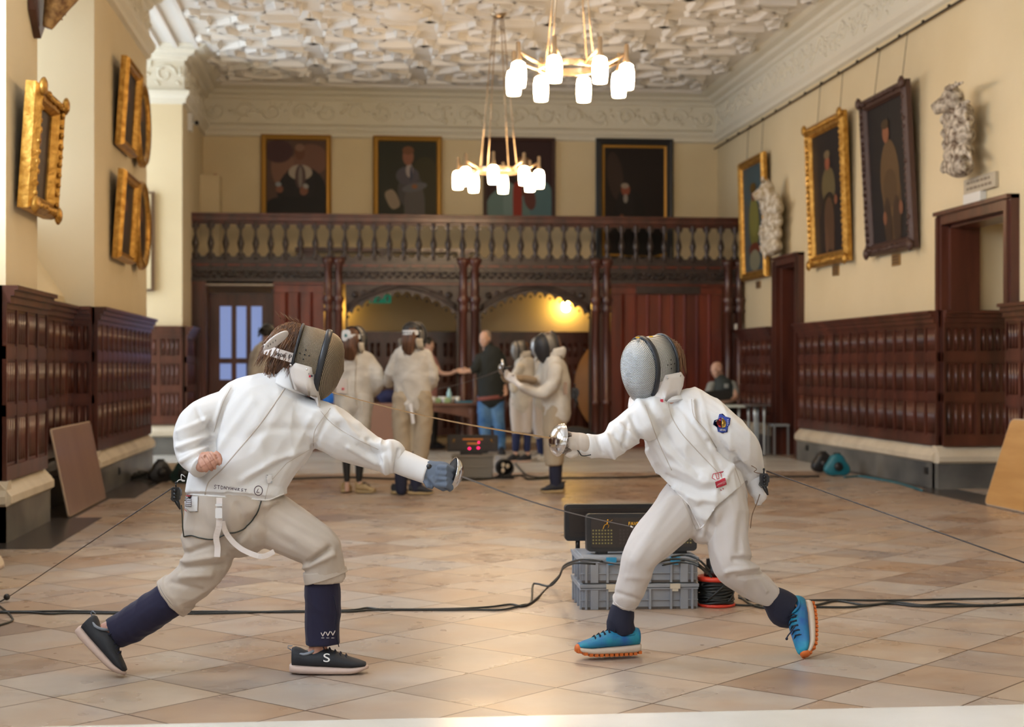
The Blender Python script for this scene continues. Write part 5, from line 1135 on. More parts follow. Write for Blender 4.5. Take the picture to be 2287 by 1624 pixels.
g.tube([Wp(1272, 970, 6.31), Wp(1256, 964, 6.30), Wp(1247, 968, 6.31)], [.011, .010, .008], 8)
g.build('glove_fingers', mat('dark_worn_leather', (.10, .06, .05), .7, var=((40, 40, 40), (.03, .018, .015), (.5, .42, .36))), rf)
b = MB(); b.tube([Wp(x, y, 6.28) for x, y in spline([(1268, 996), (1290, 1006), (1300, 1018), (1320, 1016)], 4)], .0022, 5); b.build('glove_cord', cab, rf)
# hand behind the back shows as the white cuff; cord and plug
b = MB(); b.etube([S(1684, 1060, 6.57, 27, .05), S(1692, 1090, 6.56, 23, .042), S(1696, 1108, 6.55, 18, .036), S(1694, 1121, 6.55, 9, .02)], 20, 4, (0, 1)); b.build('sleeve_cuff', fab, rf)
plug(rf, 1706, 1072, 6.5, 1.05)
b = MB(); b.tube([Wp(x, y, d) for x, y, d in spline([(1697, 1104, 6.5), (1690, 1125, 6.5), (1680, 1150, 6.46), (1676, 1180, 6.42)], 4)], .002, 5); b.tube([Wp(x, y, 6.45) for x, y in spline([(1678, 1040), (1690, 1048), (1684, 1054), (1700, 1058)], 4)], .0016, 5); b.build('body_cord', mat('brown_cord', (.16, .09, .05), .5), rf)
# shoes
M1, L1 = shoe_at(rf, (1427, 1456), (1287, 1461), 6.50, 6.42, UP, blue_sh, midsole, orange_sole, w=.048, lining=blue_sh, tab=False)
M2, L2 = shoe_at(rf, (1806, 1352), (1808, 1468), 6.62, 6.44, vdir(-.80, -.10, -.58), blue_sh, midsole, orange_sole, w=.048, lining=blue_sh, tab=False)
b = MB(); b.tube([Wp(x, y, 6.44) for x, y in spline([(1776, 1398), (1768, 1410), (1760, 1420), (1757, 1426)], 4)], .003, 5); b.sph(Wp(1757, 1427, 6.44), .006, n=8); b.build('loose_lace', lace_m, rf)

# ================================================================ the two epees
def epee(label, guard_c, nrm, tip, mt, R=.066):
    """bell guard centre, unit vector toward the tip"""
    n = nrm.normalized(); t = thing('epee', label, 'sword', guard_c)
    b = MB(); pr = [(R * math.sin(a), .042 * math.cos(a) - .008) for a in [math.pi / 2 * k / 9 for k in range(10)]]
    b.lathe([(r, h) for r, h in pr][::-1] + [], guard_c, 32, ax=n, cap=False); b.lathe([(R, -.008), (R + .002, -.010), (R - .001, -.012), (R * .97, -.006)], guard_c, 32, ax=n, cap=False); b.build('bell_guard', steel, t)
    b = MB(); b.lathe([(R * .93, -.008), (R * .9, -.004), (R * .7, .010), (.01, .022)], guard_c, 24, ax=n, cap=True); b.build('guard_pad', dark_felt, t)
    s0 = guard_c + n * .034; L = (tip - s0).length; d = (tip - s0).normalized(); b = MB(); side = d.cross(UP).normalized(); up = side.cross(d)
    R_ = []
    for k in range(25):
        f = k / 24; w = .0047 * (1 - f) + .0022 * f; c = s0 + d * (L * f) - up * (.018 * math.sin(math.pi * f)); R_.append([c + side * w - up * w * .7, c + up * w * .9, c - side * w - up * w * .7, c - up * w * .1])
    b.rings(R_, sm=False); b.build('blade', mt, t)
    b = MB(); b.cyl(tip, tip + d * .012, .0038, 8); b.build('point', steel, t)
    b = MB(); b.tube([guard_c - n * .01, guard_c - n * .05, guard_c - n * .10], [.010, .012, .011], 8); b.tube([guard_c - n * .03, guard_c - n * .035 + up * .03], [.008, .007], 6); b.sph(guard_c - n * .105, .012, n=8); b.build('grip', blk_pl, t)
    return t
g0 = Wp(1013, 1059, 6.17); tp = Wp(1408, 1176, 6.42); epee('epee held by the lunging fencer, its grey blade pointing at the opposing thigh', g0, (tp - g0), tp, steel_d)
g1 = Wp(1247, 982, 6.30); tp = Wp(725, 872, 6.72); epee('epee with a bright polished guard, its blade passing behind the lunging fencer', g1, vdir(-.93, -.20, -.35), tp, gold_bl)
# ================================================================ scoring kit behind the bout
crate_m = mat('grey_plastic_crate', (.27, .29, .33), .5, var=((3, 3, 3), (.22, .24, .28), (.36, .37, .39))); crate_d = mat('crate_foot_dark', (.10, .085, .075), .8); blue_cl = mat('blue_clip', (.03, .28, .50), .4)
led_y = mat('amber_led_dots', (.16, .13, .05), .5, emit=((.7, .6, .15), .10)); amber = mat('amber_print', (.85, .42, .02), .5, emit=((1, .5, .02), .15))
A0 = onZ(1296, 1363); A1 = onZ(1560, 1360); cu = (A1 - A0); cu.z = 0; CWd = cu.length; cu.normalize(); cv = V((-cu.y, cu.x, 0)); 
Z1 = .132; 
def crate(label, z0, h, a0, clips=True, D=.40):
    o = A0 + UP * z0; W_ = CWd; t = thing('storage_crate', label, 'crate', o + cu * W_ / 2 + cv * D / 2, 'stacked grey crates of scoring kit')
    def bx(b, x0, x1, y0, y1, za, zb, mi=0): b.obox(o + cu * ((x0 + x1) / 2) + cv * ((y0 + y1) / 2) + UP * ((za + zb) / 2), cu * ((x1 - x0) / 2), cv * ((y1 - y0) / 2), UP * ((zb - za) / 2), mi)
    b = MB(); i = .012
    bx(b, i, W_ - i, i, D - i, .004, h * .80); bx(b, 0, W_, 0, D, h * .76, h * .82)
    bx(b, i - .002, W_ - i + .002, i - .004, D - i, .0, .012, 1)  # darker band round the foot of the crate
    for k in range(6):
        x = .03 + (W_ - .06) * k / 5; bx(b, x - .006, x + .006, .0, .014, .0, h * .78)
    for x in (W_ * .12, W_ * .88): bx(b, x - .02, x + .02, .002, .014, .0, h * .78)
    for k in range(4): y = .03 + (D - .06) * k / 3; bx(b, 0, .014, y - .006, y + .006, 0, h * .78); bx(b, W_ - .014, W_, y - .006, y + .006, 0, h * .78)
    bx(b, .0, W_, .004, .012, h * .34, h * .37); b.build('body', [crate_m, crate_d], t, bevel=.003)
    b = MB(); bx(b, -.003, W_ + .003, -.003, D + .003, h * .84, h * .97); bx(b, .015, W_ - .015, .015, D - .015, h * .96, h * 1.0); b.build('lid', crate_m, t, bevel=.003)
    for x in (W_ * .26, W_ * .80):
        b = MB(); bx(b, x - .025, x + .025, -.012, .004, h * .80, h * .98); bx(b, x - .015, x + .015, -.010, .004, h * .70, h * .80); b.build('clip', blue_cl if clips else ledge, t)
    return t
crate('upper grey plastic crate with blue clips, under the scoring boxes', Z1, Z1 - .003, A0); crate('lower grey plastic crate standing on the floor under another', 0, Z1 - .003, A0, False)
def scorebox(label, c, W_, H_, D, yaw_v, lean, foot, logo=True):
    """front lower edge centre c"""
    u = yaw_v.normalized(); n = V((u.y, -u.x, 0)); up = (UP * math.cos(lean) - n * math.sin(lean)).normalized(); n = u.cross(up).normalized()
    t = thing('scoring_machine', label, 'scoring box', c, None); m = c + up * H_ / 2 - n * D / 2
    b = MB(); b.rbox(m, u * W_ / 2, up * H_ / 2, n * D / 2, .02); b.build('casing', mat('black_casing', (.022, .021, .022), .45), t, bevel=.005)
    b = MB(); b.rbox(m + n * (D / 2 + .001), u * (W_ / 2 - .022), up * (H_ / 2 - .02), n * .0015, .012); b.build('front_panel', mat('dark_brown_panel', (.035, .026, .022), .35), t)
    return t, (lambda x, y, z=.004: m + u * (x * W_ / 2) + up * (y * H_ / 2) + n * (D / 2 + z)), u, up, n
def runner(b, P0, s, u, up, n, mi=0, flip=1):
    for pl, r in (([(-.9, -1), (-.6, -.2), (0, .1)], .19), ([(0, .1), (.35, -.25), (.15, -.8)], .19), ([(0, .1), (.1, .6)], .24), ([(.1, .5), (.6, .55), (1.1, .9)], .07), ([(.1, .5), (-.35, .75), (-.5, .5)], .08)):
        b.tube([P0 + u * (x * s * flip) + up * (y * s) for x, y in pl], r * s, 5, mi, flat=.15)
    b.ell(P0 + u * (.12 * s * flip) + up * (.85 * s), u * .14 * s, up * .15 * s, n * .002, 8, 4, mi)
zt = 2 * Z1
fc = onX(1, 1, 1)
d_b = 8.12; c0 = Wp(1410, 1237, d_b + .02); c0.z = zt + .035
t, P, u, up, n = scorebox('long black scoring box, the one behind, with its plain back turned outward', c0, 300 * 8.1 / F, 82 * 8.1 / F, .05, cu, -.03, None)
for c in (-.8, .8): b = MB(); b.cyl(P(c, -1, -.02), P(c, -1, -.02) - UP * .042, .012, 8); b.build('foot', blk_pl, t)
b = MB(); b.obox(P(0, .55, .001), u * .3, up * .002, n * .002); b.obox(P(0, -.55, .001), u * .3, up * .002, n * .002); b.build('casing_groove', blk_pl, t)
c1 = Wp(1434, 1251, 7.86); c1.z = zt + .012
t, P, u, up, n = scorebox('black electronic scoring box with an amber swordsman mark, in front on the crates', c1, 248 * 7.86 / F, 84 * 7.86 / F, .07, cu, .06, None)
b = MB(); runner(b, P(-.63, .45), .024, u, up, n); b.build('swordsman_mark', amber, t); b = MB(); runner(b, P(.63, .45), .024, u, up, n, flip=-1); b.build('swordsman_mark', amber, t)
text_mesh('FAVERO', .024, frame_of(P(-.09, .46, .003), u, up), 'brand_lettering', amber, t)
b = MB()
for sx in (-1, 1):
    for i in range(7):
        for j in range(5): b.obox(P(sx * .72 + (i - 3) * .055, -.22 + (j - 2) * .17, .003), u * .0038, up * .0035, n * .001)
o = b.build('light_grid', led_y, t); 
b = MB()
for i in range(13):
    for j in range(5): b.obox(P((i - 6) * .065, -.22 + (j - 2) * .17, .002), u * .005, up * .005, n * .001)
b.build('display_window', mat('dim_display', (.05, .035, .035), .3), t)
for c in (-.72, .72): b = MB(); b.rbox(P(c, -1.02, -.04) - UP * .004, u * .03, n * .03, UP * .006, .01); b.build('foot', blk_pl, t)
# drum of cable with red flanges
rc = onZ(1605, 1357); rc = rc + V((0, .06, 0)); t = thing('cable_drum', 'cable drum with bright red flanges wound with black lead, beside the crates', 'cable drum', rc)
red_pl = mat('red_plastic', (.65, .045, .02), .4); RR = 43 * 7.9 / F
b = MB(); b.lathe([(RR, 0), (RR, .012), (RR * .5, .016), (RR * .5, 0)], rc + UP * .002, 32); b.build('flange', red_pl, t)
b = MB(); b.lathe([(RR, .130), (RR, .142), (RR * .93, .15), (RR * .5, .15), (RR * .5, .130)], rc, 32); b.build('flange', red_pl, t)
b = MB(); rg = random.Random(2)
for k in range(9): b.tube([rc + V((RR * .88 * math.cos(a), RR * .88 * math.sin(a), .022 + .0125 * k + .005 * math.sin(3 * a + k))) for a in [2 * math.pi * q / 24 for q in range(25)]], .0068, 6)
for k in range(5):
    a0 = k * 1.3; b.tube([rc + V((RR * .95 * math.cos(a0 + q * .14), RR * .95 * math.sin(a0 + q * .14), .03 + .09 * q / 8)) for q in range(9)], .0055, 6)
b.lathe([(RR * .84, .02), (RR * .84, .13)], rc, 24); b.build('wound_cable', cab, t)
b = MB(); b.lathe([(RR * .62, .15), (RR * .62, .185), (RR * .5, .20), (RR * .5, .235), (.01, .24)], rc, 20); b.build('socket_hub', blk_pl, t)
# floor cables
def floor_cable(name, label, pts, r=.006, zl=None, group=None, mt=None):
    P = []
    for p in spline([(q[0], q[1], q[2] if len(q) > 2 else r + .001) for q in pts], 6):
        z = p[2] if len(p) > 2 else r + .001; P.append(onZ(p[0], p[1], z))
    b = MB(); b.tube(P, r, 6); o = b.build(name, mt or cab); return tag(o, label, 'cable', group)
floor_cable('floor_cable', 'black cable lying across the floor behind the lunging fencer, the upper strand', [(-60, 1366), (60, 1366), (160, 1365), (300, 1368), (450, 1366), (640, 1367), (780, 1363), (820, 1358), (860, 1361), (1000, 1360), (1090, 1356), (1140, 1350), (1168, 1354), (1195, 1340), (1225, 1310), (1250, 1285, .1), (1262, 1262, .2), (1300, 1250, .275), (1345, 1254, .275)], .0055)
floor_cable('floor_cable', 'black cable twisting beneath the other along the floor, rising in a loop at the crates', [(-60, 1369), (60, 1368), (110, 1371), (170, 1369), (320, 1371), (480, 1370), (660, 1365), (780, 1366), (840, 1362), (960, 1362), (1060, 1362), (1120, 1362), (1165, 1352), (1186, 1345), (1190, 1308, .05), (1200, 1304, .06), (1228, 1309, .06), (1248, 1290, .12), (1258, 1270, .19), (1285, 1258, .275), (1330, 1260, .275)], .0055)
floor_cable('floor_cable', 'black cable running off to the doorway side, top strand', [(1600, 1348), (1680, 1352), (1760, 1343), (1860, 1340), (1950, 1341), (2050, 1340), (2150, 1338), (2350, 1335)], .0055)
floor_cable('floor_cable', 'black cable weaving low along the floor behind the blue rear shoe', [(1650, 1330), (1700, 1357), (1820, 1356), (1900, 1356), (1960, 1350), (2000, 1345), (2060, 1352), (2120, 1348), (2200, 1352), (2350, 1346)], .006)
floor_cable('floor_cable', 'black cable crossing over its neighbour on the floor past the cable drum', [(1650, 1335), (1700, 1345), (1780, 1358), (1830, 1350), (1870, 1342), (1930, 1351), (1990, 1348), (2050, 1354), (2150, 1354), (2350, 1348)], .006)
b = MB()
for k, pts in enumerate(([(1340, 1254), (1400, 1262), (1440, 1256), (1490, 1250), (1530, 1250), (1560, 1258)], [(1470, 1256), (1510, 1248), (1545, 1254), (1570, 1268), (1590, 1290)], [(1480, 1262), (1520, 1256), (1555, 1262), (1580, 1282)], [(1500, 1244), (1530, 1240), (1560, 1250), (1585, 1275)])):
    b = MB(); P = [onZ(x, y, .272 if x < 1562 else .272 - .0025 * (x - 1562)) for x, y in spline(pts, 5)]; b.tube(P, .0055, 6)
    tag(b.build('loose_lead', cab), ['black lead lying along the front of the crate lid', 'black lead arching from the crate lid to the drum, outermost', 'black lead arching from the crate lid to the drum, innermost', 'black lead curling off the back of the crate lid'][k], 'cable')
floor_cable('floor_cable', 'thin loop of cable on the floor at the picture edge under the retracting line', [(-20, 1340), (10, 1362), (26, 1378), (24, 1388), (-20, 1402)], .005)
floor_cable('floor_cable', 'long dark cable across the far floor behind the standing fencers', [(640, 1070), (760, 1066), (900, 1070), (1050, 1072), (1160, 1062), (1180, 1070), (1240, 1068), (1400, 1066), (1560, 1060), (1700, 1064), (1830, 1064)], .012)
floor_cable('floor_cable', 'pair-like slack cable loop beside the small black fan', [(1150, 1035), (1162, 1048), (1178, 1062), (1210, 1066), (1240, 1060)], .010)
# retracting lines of the fencers
b = MB(); p0 = onZ(15, 1336, .02); b.cyl(Wp(388, 1088, 6.0), p0, .0024, 6); tag(b.build('reel_line', mat('grey_brown_line', (.07, .055, .05), .5)), 'thin taut line from the lunging fencer down to a ball on the floor', 'cable')
b = MB(); b.sph(p0 + UP * .005, .017, 0, 12); b.tube([p0, onZ(0, 1344, .01), onZ(-40, 1365, .006)], .004, 6); tag(b.build('line_stopper', blk_pl), 'small black ball stopper on the taut line', 'stopper')
b = MB(); b.cyl(Wp(1712, 1052, 6.5), Wp(2330, 1272, 5.6), .0030, 6); tag(b.build('reel_line', MATS['grey_brown_line']), 'thin taut line running from the blue-shoed fencer out of the picture', 'cable')

# ================================================================ leaning boards
pinkb = mat('pinkish_hardboard', (.30, .19, .15), .28, var=((2, 2, .4), (.26, .16, .13), (.34, .22, .17)), coat=.3); edge_m = mat('pale_board_edge', (.5, .38, .28), .6); beech = mat('beech_tabletop', (.50, .27, .09), .35, var=((1.5, 1.5, 12), (.46, .24, .075), (.56, .31, .11)))
def board(label, P, Q, R_, th, m, r=.03, name='leaning_board'):
    u = Q - P; v = R_ - P; n = u.cross(v).normalized(); c = P + u / 2 + v / 2; t = thing(name, label, 'board', P + u / 2)
    b = MB(); b.rbox(c, u / 2, v / 2, n * th / 2, r); b.build('panel', m, t); b = MB(); ub, vb = u.normalized(), v.normalized()
    pts = []
    for (sx, sy, t0) in ((1, 1, 0), (-1, 1, 90), (-1, -1, 180), (1, -1, 270)):
        for k in range(5): a = math.radians(t0 + 22.5 * k); pts.append(c + ub * (sx * (u.length / 2 - r) + r * math.cos(a)) + vb * (sy * (v.length / 2 - r) + r * math.sin(a)))
    b.tube(pts + [pts[0]], th * .55, 6); b.build('edge_band', edge_m, t)
board('pinkish brown hardboard sheet leaning in the recess between two panelled piers', V((-2.24, 12.72, .015)), V((-2.24, 14.55, .015)), V((-2.38, 12.72, .70)), .02, pinkb, .02)
bp0 = onZ(2200, 1122, .01); bp0 = V((5.48, onX(2202, 1122, 5.48).y, .012)); tpz = onY(2245, 935, bp0.y)
board('light beech table top leaning against the panelling near the doorway', bp0, bp0 - V((.0, 2.0, 0)), V((5.72, bp0.y, .74)), .028, beech, .05)
w0 = onZ(8, 1262, .01); board('pale cream board with a rounded corner leaning at the picture edge', V((w0.x, w0.y, .012)), V((w0.x, w0.y - 1.5, .012)), V((w0.x - .16, w0.y, .26)) + V((0, 0, .0)), .03, mat('cream_laminate', (.62, .50, .36), .4), .06)
# floor reels (triangular housings)
def reel(label, px, py, m, s=1.0, rot=0.):
    c = onZ(px, py); t = thing('cable_reel', label, 'cable reel', c, None); b = MB(); R = []
    Mz = Matrix.Rotation(rot, 3, 'Z')
    for w, f in ((-.06, .86), (-.05, 1), (.05, 1), (.06, .86)):
        ring = []
        for k in range(30):
            a = 2 * math.pi * k / 30; r = .128 * (1 + .16 * math.cos(3 * (a - math.pi / 2))) * f; ring.append(c + Mz @ V((r * math.cos(a) * s, w * s, (.112 + r * math.sin(a) * .92) * s)))
        R.append(ring)
    b.rings(R); b.build('housing', m, t); b = MB(); b.lathe([(.05 * s, 0), (.045 * s, .015), (.01, .02)], c + Mz @ V((0, -.06 * s, .11 * s)), 16, ax=Mz @ V((0, -1, 0))); b.build('hub', blk_pl, t)
    b = MB(); b.tube([c + Mz @ V((x * s, 0, z * s)) for x, z in ((-.05, .2), (-.03, .25), (.03, .25), (.05, .2))], .012 * s, 6); b.build('handle', blk_pl, t)
teal = mat('teal_plastic', (.01, .16, .22), .4); dteal = mat('dark_green_plastic', (.01, .035, .035), .4)
reel('black triangular cable reel by the stone plinth, next to a teal one', 1838, 1056, blk_pl, .95); reel('teal triangular cable reel on the floor by the stone plinth', 1869, 1064, teal, 1.0)
reel('black triangular cable reel at the foot of the second pier', 359, 1078, blk_pl, .95, .3); reel('dark green cable reel half hidden by the bent elbow', 411, 1082, dteal, 1.0, -.1)
c = onZ(376, 1072); b = MB(); b.box(c.x - .12, c.y + .1, 0, c.x + .14, c.y + .35, .16); tag(b.build('small_box', ledge, None, bevel=.01), 'small pale box on the floor between two cable reels', 'box')
b = MB(); rg = random.Random(9)
for k in range(4):
    c = onZ(322 + k * 6, 1072); b = MB(); b.tube([c + V((.14 * math.cos(a) * (1 + .2 * math.sin(2 * a + k)), .1 * math.sin(a), .02 + .02 * k + .01 * math.sin(3 * a))) for a in [2 * math.pi * q / 16 for q in range(17)]], .009, 5)
    tag(b.build('coiled_cable', cab), ['lowest dark loop', 'second dark loop from the floor', 'third dark loop from the floor', 'topmost dark loop'][k] + ' of the coiled cable beside the black reel', 'cable', 'loops of coiled cable by the pier')
floor_cable('floor_cable', 'teal cable trailing along the stone plinth', [(1885, 1066), (1920, 1064), (1960, 1070), (2010, 1080), (2060, 1096)], .010, mt=teal)
# socket plates on the plinths
for (px, py, X, lab) in ((1803, 1000, WR - .06, 'small dark socket in the stone plinth farther from the doorway'), (2069, 1051, WR - .06, 'dark double socket in the stone plinth near its corner'), (266, 1052, WL + .06, 'dark socket in the plinth of the second pier')):
    p = onX(px, py, X); s = -1 if X > 0 else 1; b = MB(); b.box(p.x, p.y - .05, p.z - .035, p.x + s * .012, p.y + .05, p.z + .035); b.box(p.x, p.y - .03, p.z - .015, p.x + s * .016, p.y - .01, p.z + .015); tag(b.build('wall_socket', blk_pl), lab, 'socket')

# ================================================================ carved wall sculptures
marb = mat('shade_mottled_marble', (.62, .54, .42), .6, var=((18, 18, 18), (.10, .06, .035), (.70, .62, .50))); marb_w = mat('white_painted_carving', (.72, .68, .60), .55, var=((14, 14, 14), (.36, .27, .14), (.82, .78, .70)))  # dark brown mottling in the cream marble stands in for shaded recesses
def carving(label, px0, px1, py0, py1, X, m, seed, horn=None, head=None):
    c0 = onX((px0 + px1) / 2, (py0 + py1) / 2, X); c0.x -= .05; hY = abs(onX(px0, py0, X).y - onX(px1, py0, X).y) / 2 * .75; hz = abs(onX((px0 + px1) / 2, py0, X).z - onX((px0 + px1) / 2, py1, X).z) / 2
    t = thing('heraldic_carving', label, 'sculpture', c0 + V((0, 0, -hz))); rg = random.Random(seed); b = MB(); sg = -1 if X > 0 else 1
    Q = lambda a, c, e: c0 + V((sg * e, -sg * a * hY * -1 if False else a * hY, c * hz))
    for a, c, r in ((0, -.8, .6), (.1, -.45, .75), (0, -.1, .7), (-.05, .25, .72), (.05, .5, .6)): b.ell(Q(a, c, .135), V((.12, 0, 0)), V((0, hY * r, 0)), V((0, 0, hz * .26)), 14, 8)
    for k in range(34):                          # scrolls, mane and mantling
        a, c = rg.uniform(-.85, .85), rg.uniform(-.95, .6); e = .15 + .06 * (1 - abs(a)); th = rg.uniform(0, 6.28); L = rg.uniform(.06, .13); P = []
        for q in range(6): f = q / 5; P.append(Q(a, c, e + .03 * math.sin(3 * f)) + V((0, math.cos(th + 2.4 * f) * L * f, math.sin(th + 2.4 * f) * L * f)))
        b.tube(P, [.034, .032, .028, .024, .018, .012], 6)
    hd = Q(-.1, .78, .22); b.ell(hd, V((.11, 0, 0)), V((0, .12, 0)), V((0, 0, .13)), 14, 9); mz = hd + V((sg * .17, .05, -.09)); b.tube([hd, hd.lerp(mz, .6), mz], [.10, .075, .055], 10); b.tube([hd + V((0, 0, .02)), Q(.1, .45, .15), Q(.2, .1, .1)], [.10, .12, .14], 10)
    for s in (-1, 1): b.tube([hd + V((0, s * .06, .09)), hd + V((0, s * .08, .17))], [.03, .008], 6)
    remesh(b, 'carved_body', .013, m, t, smooth=2)
    if horn: p = hd + V((sg * .05, 0, .10)); b = MB(); b.tube([p, horn], [.034, .010], 8); b.build('horn', m, t)
    return t
u0 = onX(1755, 480, XR); carving('white carved unicorn head with a long horn above the narrow doorway', 1722, 1786, 410, 568, XR - .0, marb_w, 3, horn=onY(1703, 395, 20.6))
carving('mottled carved unicorn supporter with scrolls, above a stone plaque', 2143, 2230, 205, 392, XR, marb, 5, horn=onY(2150, 184, onX(2160, 200, XR - .3).y))
p, q = onX(2161, 437, XR), onX(2231, 418, XR); z0, z1 = p.z, onX(2161, 403, XR).z
t = thing('stone_plaque', 'small inscribed stone plaque under the mottled carving', 'plaque', V((XR, (p.y + q.y) / 2, z0))); b = MB(); b.box(XR - .04, q.y, z0, XR, p.y, z1); b.build('slab', mat('plaque_stone', (.50, .43, .32), .7), t, bevel=.006)
b = MB(); rg = random.Random(1)
for r in range(2):
    y = p.y - .08
    while y > q.y + .1: w = rg.uniform(.03, .09); b.box(XR - .044, y - w, z0 + .035 + r * .055, XR - .040, y, z0 + .06 + r * .055); y -= w + .025
b.build('inscription', mat('plaque_letters', (.25, .2, .15), .8), t)
p, q = onX(2166, 462, XR), onX(2204, 452, XR); b = MB(); b.box(XR - .07, q.y, p.z, XR, p.y, onX(2166, 436, XR).z); tag(b.build('white_wall_box', MATS['white_plastic'], None, bevel=.008), 'small white box fixed between the stone plaque and the door frame', 'box')
# brown carved bracket, high on the near pier
c = onX(95, 40, XL + .01); t = thing('carved_bracket', 'brown and gold carved bracket high on the nearest window pier, cut by the picture top', 'sculpture', c); c = V((XL, onX(75, 40, XL).y, c.z)); XLb = XL + .005
b = MB(); b.prism([V((XLb, c.y + .35, c.z + .5)), V((XLb, c.y - .35, c.z + .5)), V((XLb, c.y - .22, c.z - .05)), V((XLb, c.y, c.z - .22)), V((XLb, c.y + .22, c.z - .05))], V((.05, 0, 0))); b.build('back_board', wood, t)
b = MB(); b.tube([V((XL + .10, c.y, c.z - .14)), V((XL + .17, c.y, c.z + .04)), V((XL + .25, c.y, c.z + .2)), V((XL + .36, c.y, c.z + .5))], [.04, .1, .15, .2], 10)
for k in range(10): a = k * .7; b.tube([V((XL + .1 + .02 * k, c.y + .12 * math.sin(a), c.z + .0 + .045 * k)), V((XL + .16 + .02 * k, c.y + .16 * math.sin(a + .5), c.z - .03 + .045 * k)), V((XL + .2 + .02 * k, c.y + .12 * math.sin(a + 1), c.z - .06 + .045 * k))], [.03, .025, .01], 6)
remesh(b, 'carved_figure', .012, mat('brown_gold_carving', (.30, .16, .06), .5, var=((20, 20, 20), (.14, .06, .02), (.50, .30, .12))), t, smooth=2)

# ================================================================ tables and clutter at the far end
TD = 22.0
tw = mat('old_reddish_table_wood', (.16, .065, .04), .4, var=((3, 3, 3), (.12, .045, .03), (.22, .10, .065)))
def wtable(label, px0, px1, ytop, d, m, depth=.7, arch=True, name='wooden_table', leg=.04):
    P, Q = Wp(px0, ytop, d), Wp(px1, ytop, d); z = P.z; Y = (P.y + Q.y) / 2; x0, x1 = P.x, Q.x; t = thing(name, label, 'table', V(((x0 + x1) / 2, Y, 0)))
    b = MB(); b.box(x0, Y, z - .035, x1, Y + depth, z); b.build('tabletop', m, t, bevel=.006)
    if arch:
        b = MB(); top = [V((x0 + .06 + (x1 - x0 - .12) * k / 16, Y + .05, z - .035)) for k in range(17)]; bot = [p - UP * (.06 + .13 * abs(k / 8 - 1) ** 2) for k, p in enumerate(top)]; b.rings([[bq, bq + V((0, .03, 0)), tq + V((0, .03, 0)), tq] for bq, tq in zip(bot, top)], sm=False); b.build('apron', m, t)
    for x in (x0 + .08, x1 - .08):
        for y in (Y + .08, Y + depth - .08): b = MB(); b.lathe([(leg * .8, 0), (leg * 1.1, .05), (leg * .8, .1), (leg, .35), (leg * .9, z - .2), (leg * 1.2, z - .16), (leg * 1.2, z - .03)], (x, y, 0), 10); b.build('leg', m, t)
    return z, Y
z, Y = wtable('old reddish wooden table with an arched apron, strewn with small things', 740, 1068, 901, TD, tw)
items = [('paper_cup', 'cup', 'cups on the far table', .035, (.75, .75, .7)), ('small_box', 'box', 'boxes on the far table', .05, (.45, .6, .45))]
rg = random.Random(21)
cups = mat('white_paper', (.75, .76, .72), .6); grn = mat('pale_green_packet', (.40, .62, .35), .6); bot = mat('pale_blue_plastic', (.45, .75, .85), .3); dkb = mat('dark_blue_fabric', (.015, .02, .08), .8); brb = mat('bright_blue_fabric', (.02, .16, .62), .7)
for k, (px, kind) in enumerate(((968, 0), (976, 1), (984, 0), (992, 0), (1003, 2), (1010, 0), (1022, 0), (1036, 3), (962, 1), (998, 1))):
    p = onY(px, 895, Y + .12 + .05 * (k % 3)); x, y = p.x, p.y
    b = MB()
    if kind == 0: b.lathe([(.028, 0), (.04, .09), (.037, .09), (.026, .005)], (x, y, z + .001), 12); o = b.build('paper_cup', cups); nc = globals().get('nc', -1) + 1; tag(o, ['first', 'second', 'third', 'fourth', 'fifth'][nc] + ' white paper cup on the far wooden table, counting from the ponytailed fencer', 'cup', 'paper cups on the far table')
    elif kind == 1: b.obox(V((x, y, z + .036)), V((.045, .01, 0)), V((-.01, .03, 0)), V((0, 0, .035))); tag(b.build('food_packet', grn, None, bevel=.008), {976: 'middle', 962: 'first', 998: 'last'}[px] + ' pale green packet on the far wooden table, counting from the ponytailed fencer', 'packet', 'green packets on the far table')
    elif kind == 2: b.lathe([(.035, 0), (.036, .14), (.02, .17), (.014, .20), (.014, .21)], (x, y, z + .001), 12); tag(b.build('water_bottle', bot), 'pale blue plastic bottle standing among cups on the far table', 'bottle')
    else: b.obox(V((x, y, z + .016)), V((.12, 0, 0)), V((0, .08, 0)), V((0, 0, .015))); tag(b.build('folder', mat('blue_folder', (.05, .22, .32), .5), None, bevel=.004), 'flat blue folder at the end of the far wooden table', 'folder')
def lump(name, label, cat, px, py, d, w, h, m, seed=1, z0=None):
    c = Wp(px, py, d); rg = random.Random(seed); b = MB()
    if z0 is not None: c.z = z0 + h * .45
    b.ell(c, RGT * w / 2, FWD * w * .3, UP * h / 2, 14, 10)
    for _ in range(6): b.ell(c + RGT * rg.uniform(-.4, .4) * w + UP * rg.uniform(-.15, .25) * h, RGT * w * .22, FWD * w * .2, UP * h * .26, 10, 7)
    b.box(c.x - w * .4, c.y - w * .2, c.z - h * .45, c.x + w * .4, c.y + w * .2, c.z)
    return tag(remesh(b, name, .012, m, None, smooth=3, wr=.01, wrf=9, seed=seed), label, cat)
lump('sports_bag', 'bright blue bag lying on the far table beside the long-haired fencer', 'bag', 742, 875, TD + .25, .32, .24, brb, 3, z); lump('crumpled_shirt', 'white crumpled garment on top of the blue bag', 'clothing', 736, 862, TD + .15, .2, .12, mat('white_shirt', (.8, .82, .85), .8), 5, z + .19)
lump('dark_bag', 'dark navy bag on the far table between the two long-haired fencers', 'bag', 868, 880, TD + .3, .30, .20, dkb, 7, z)
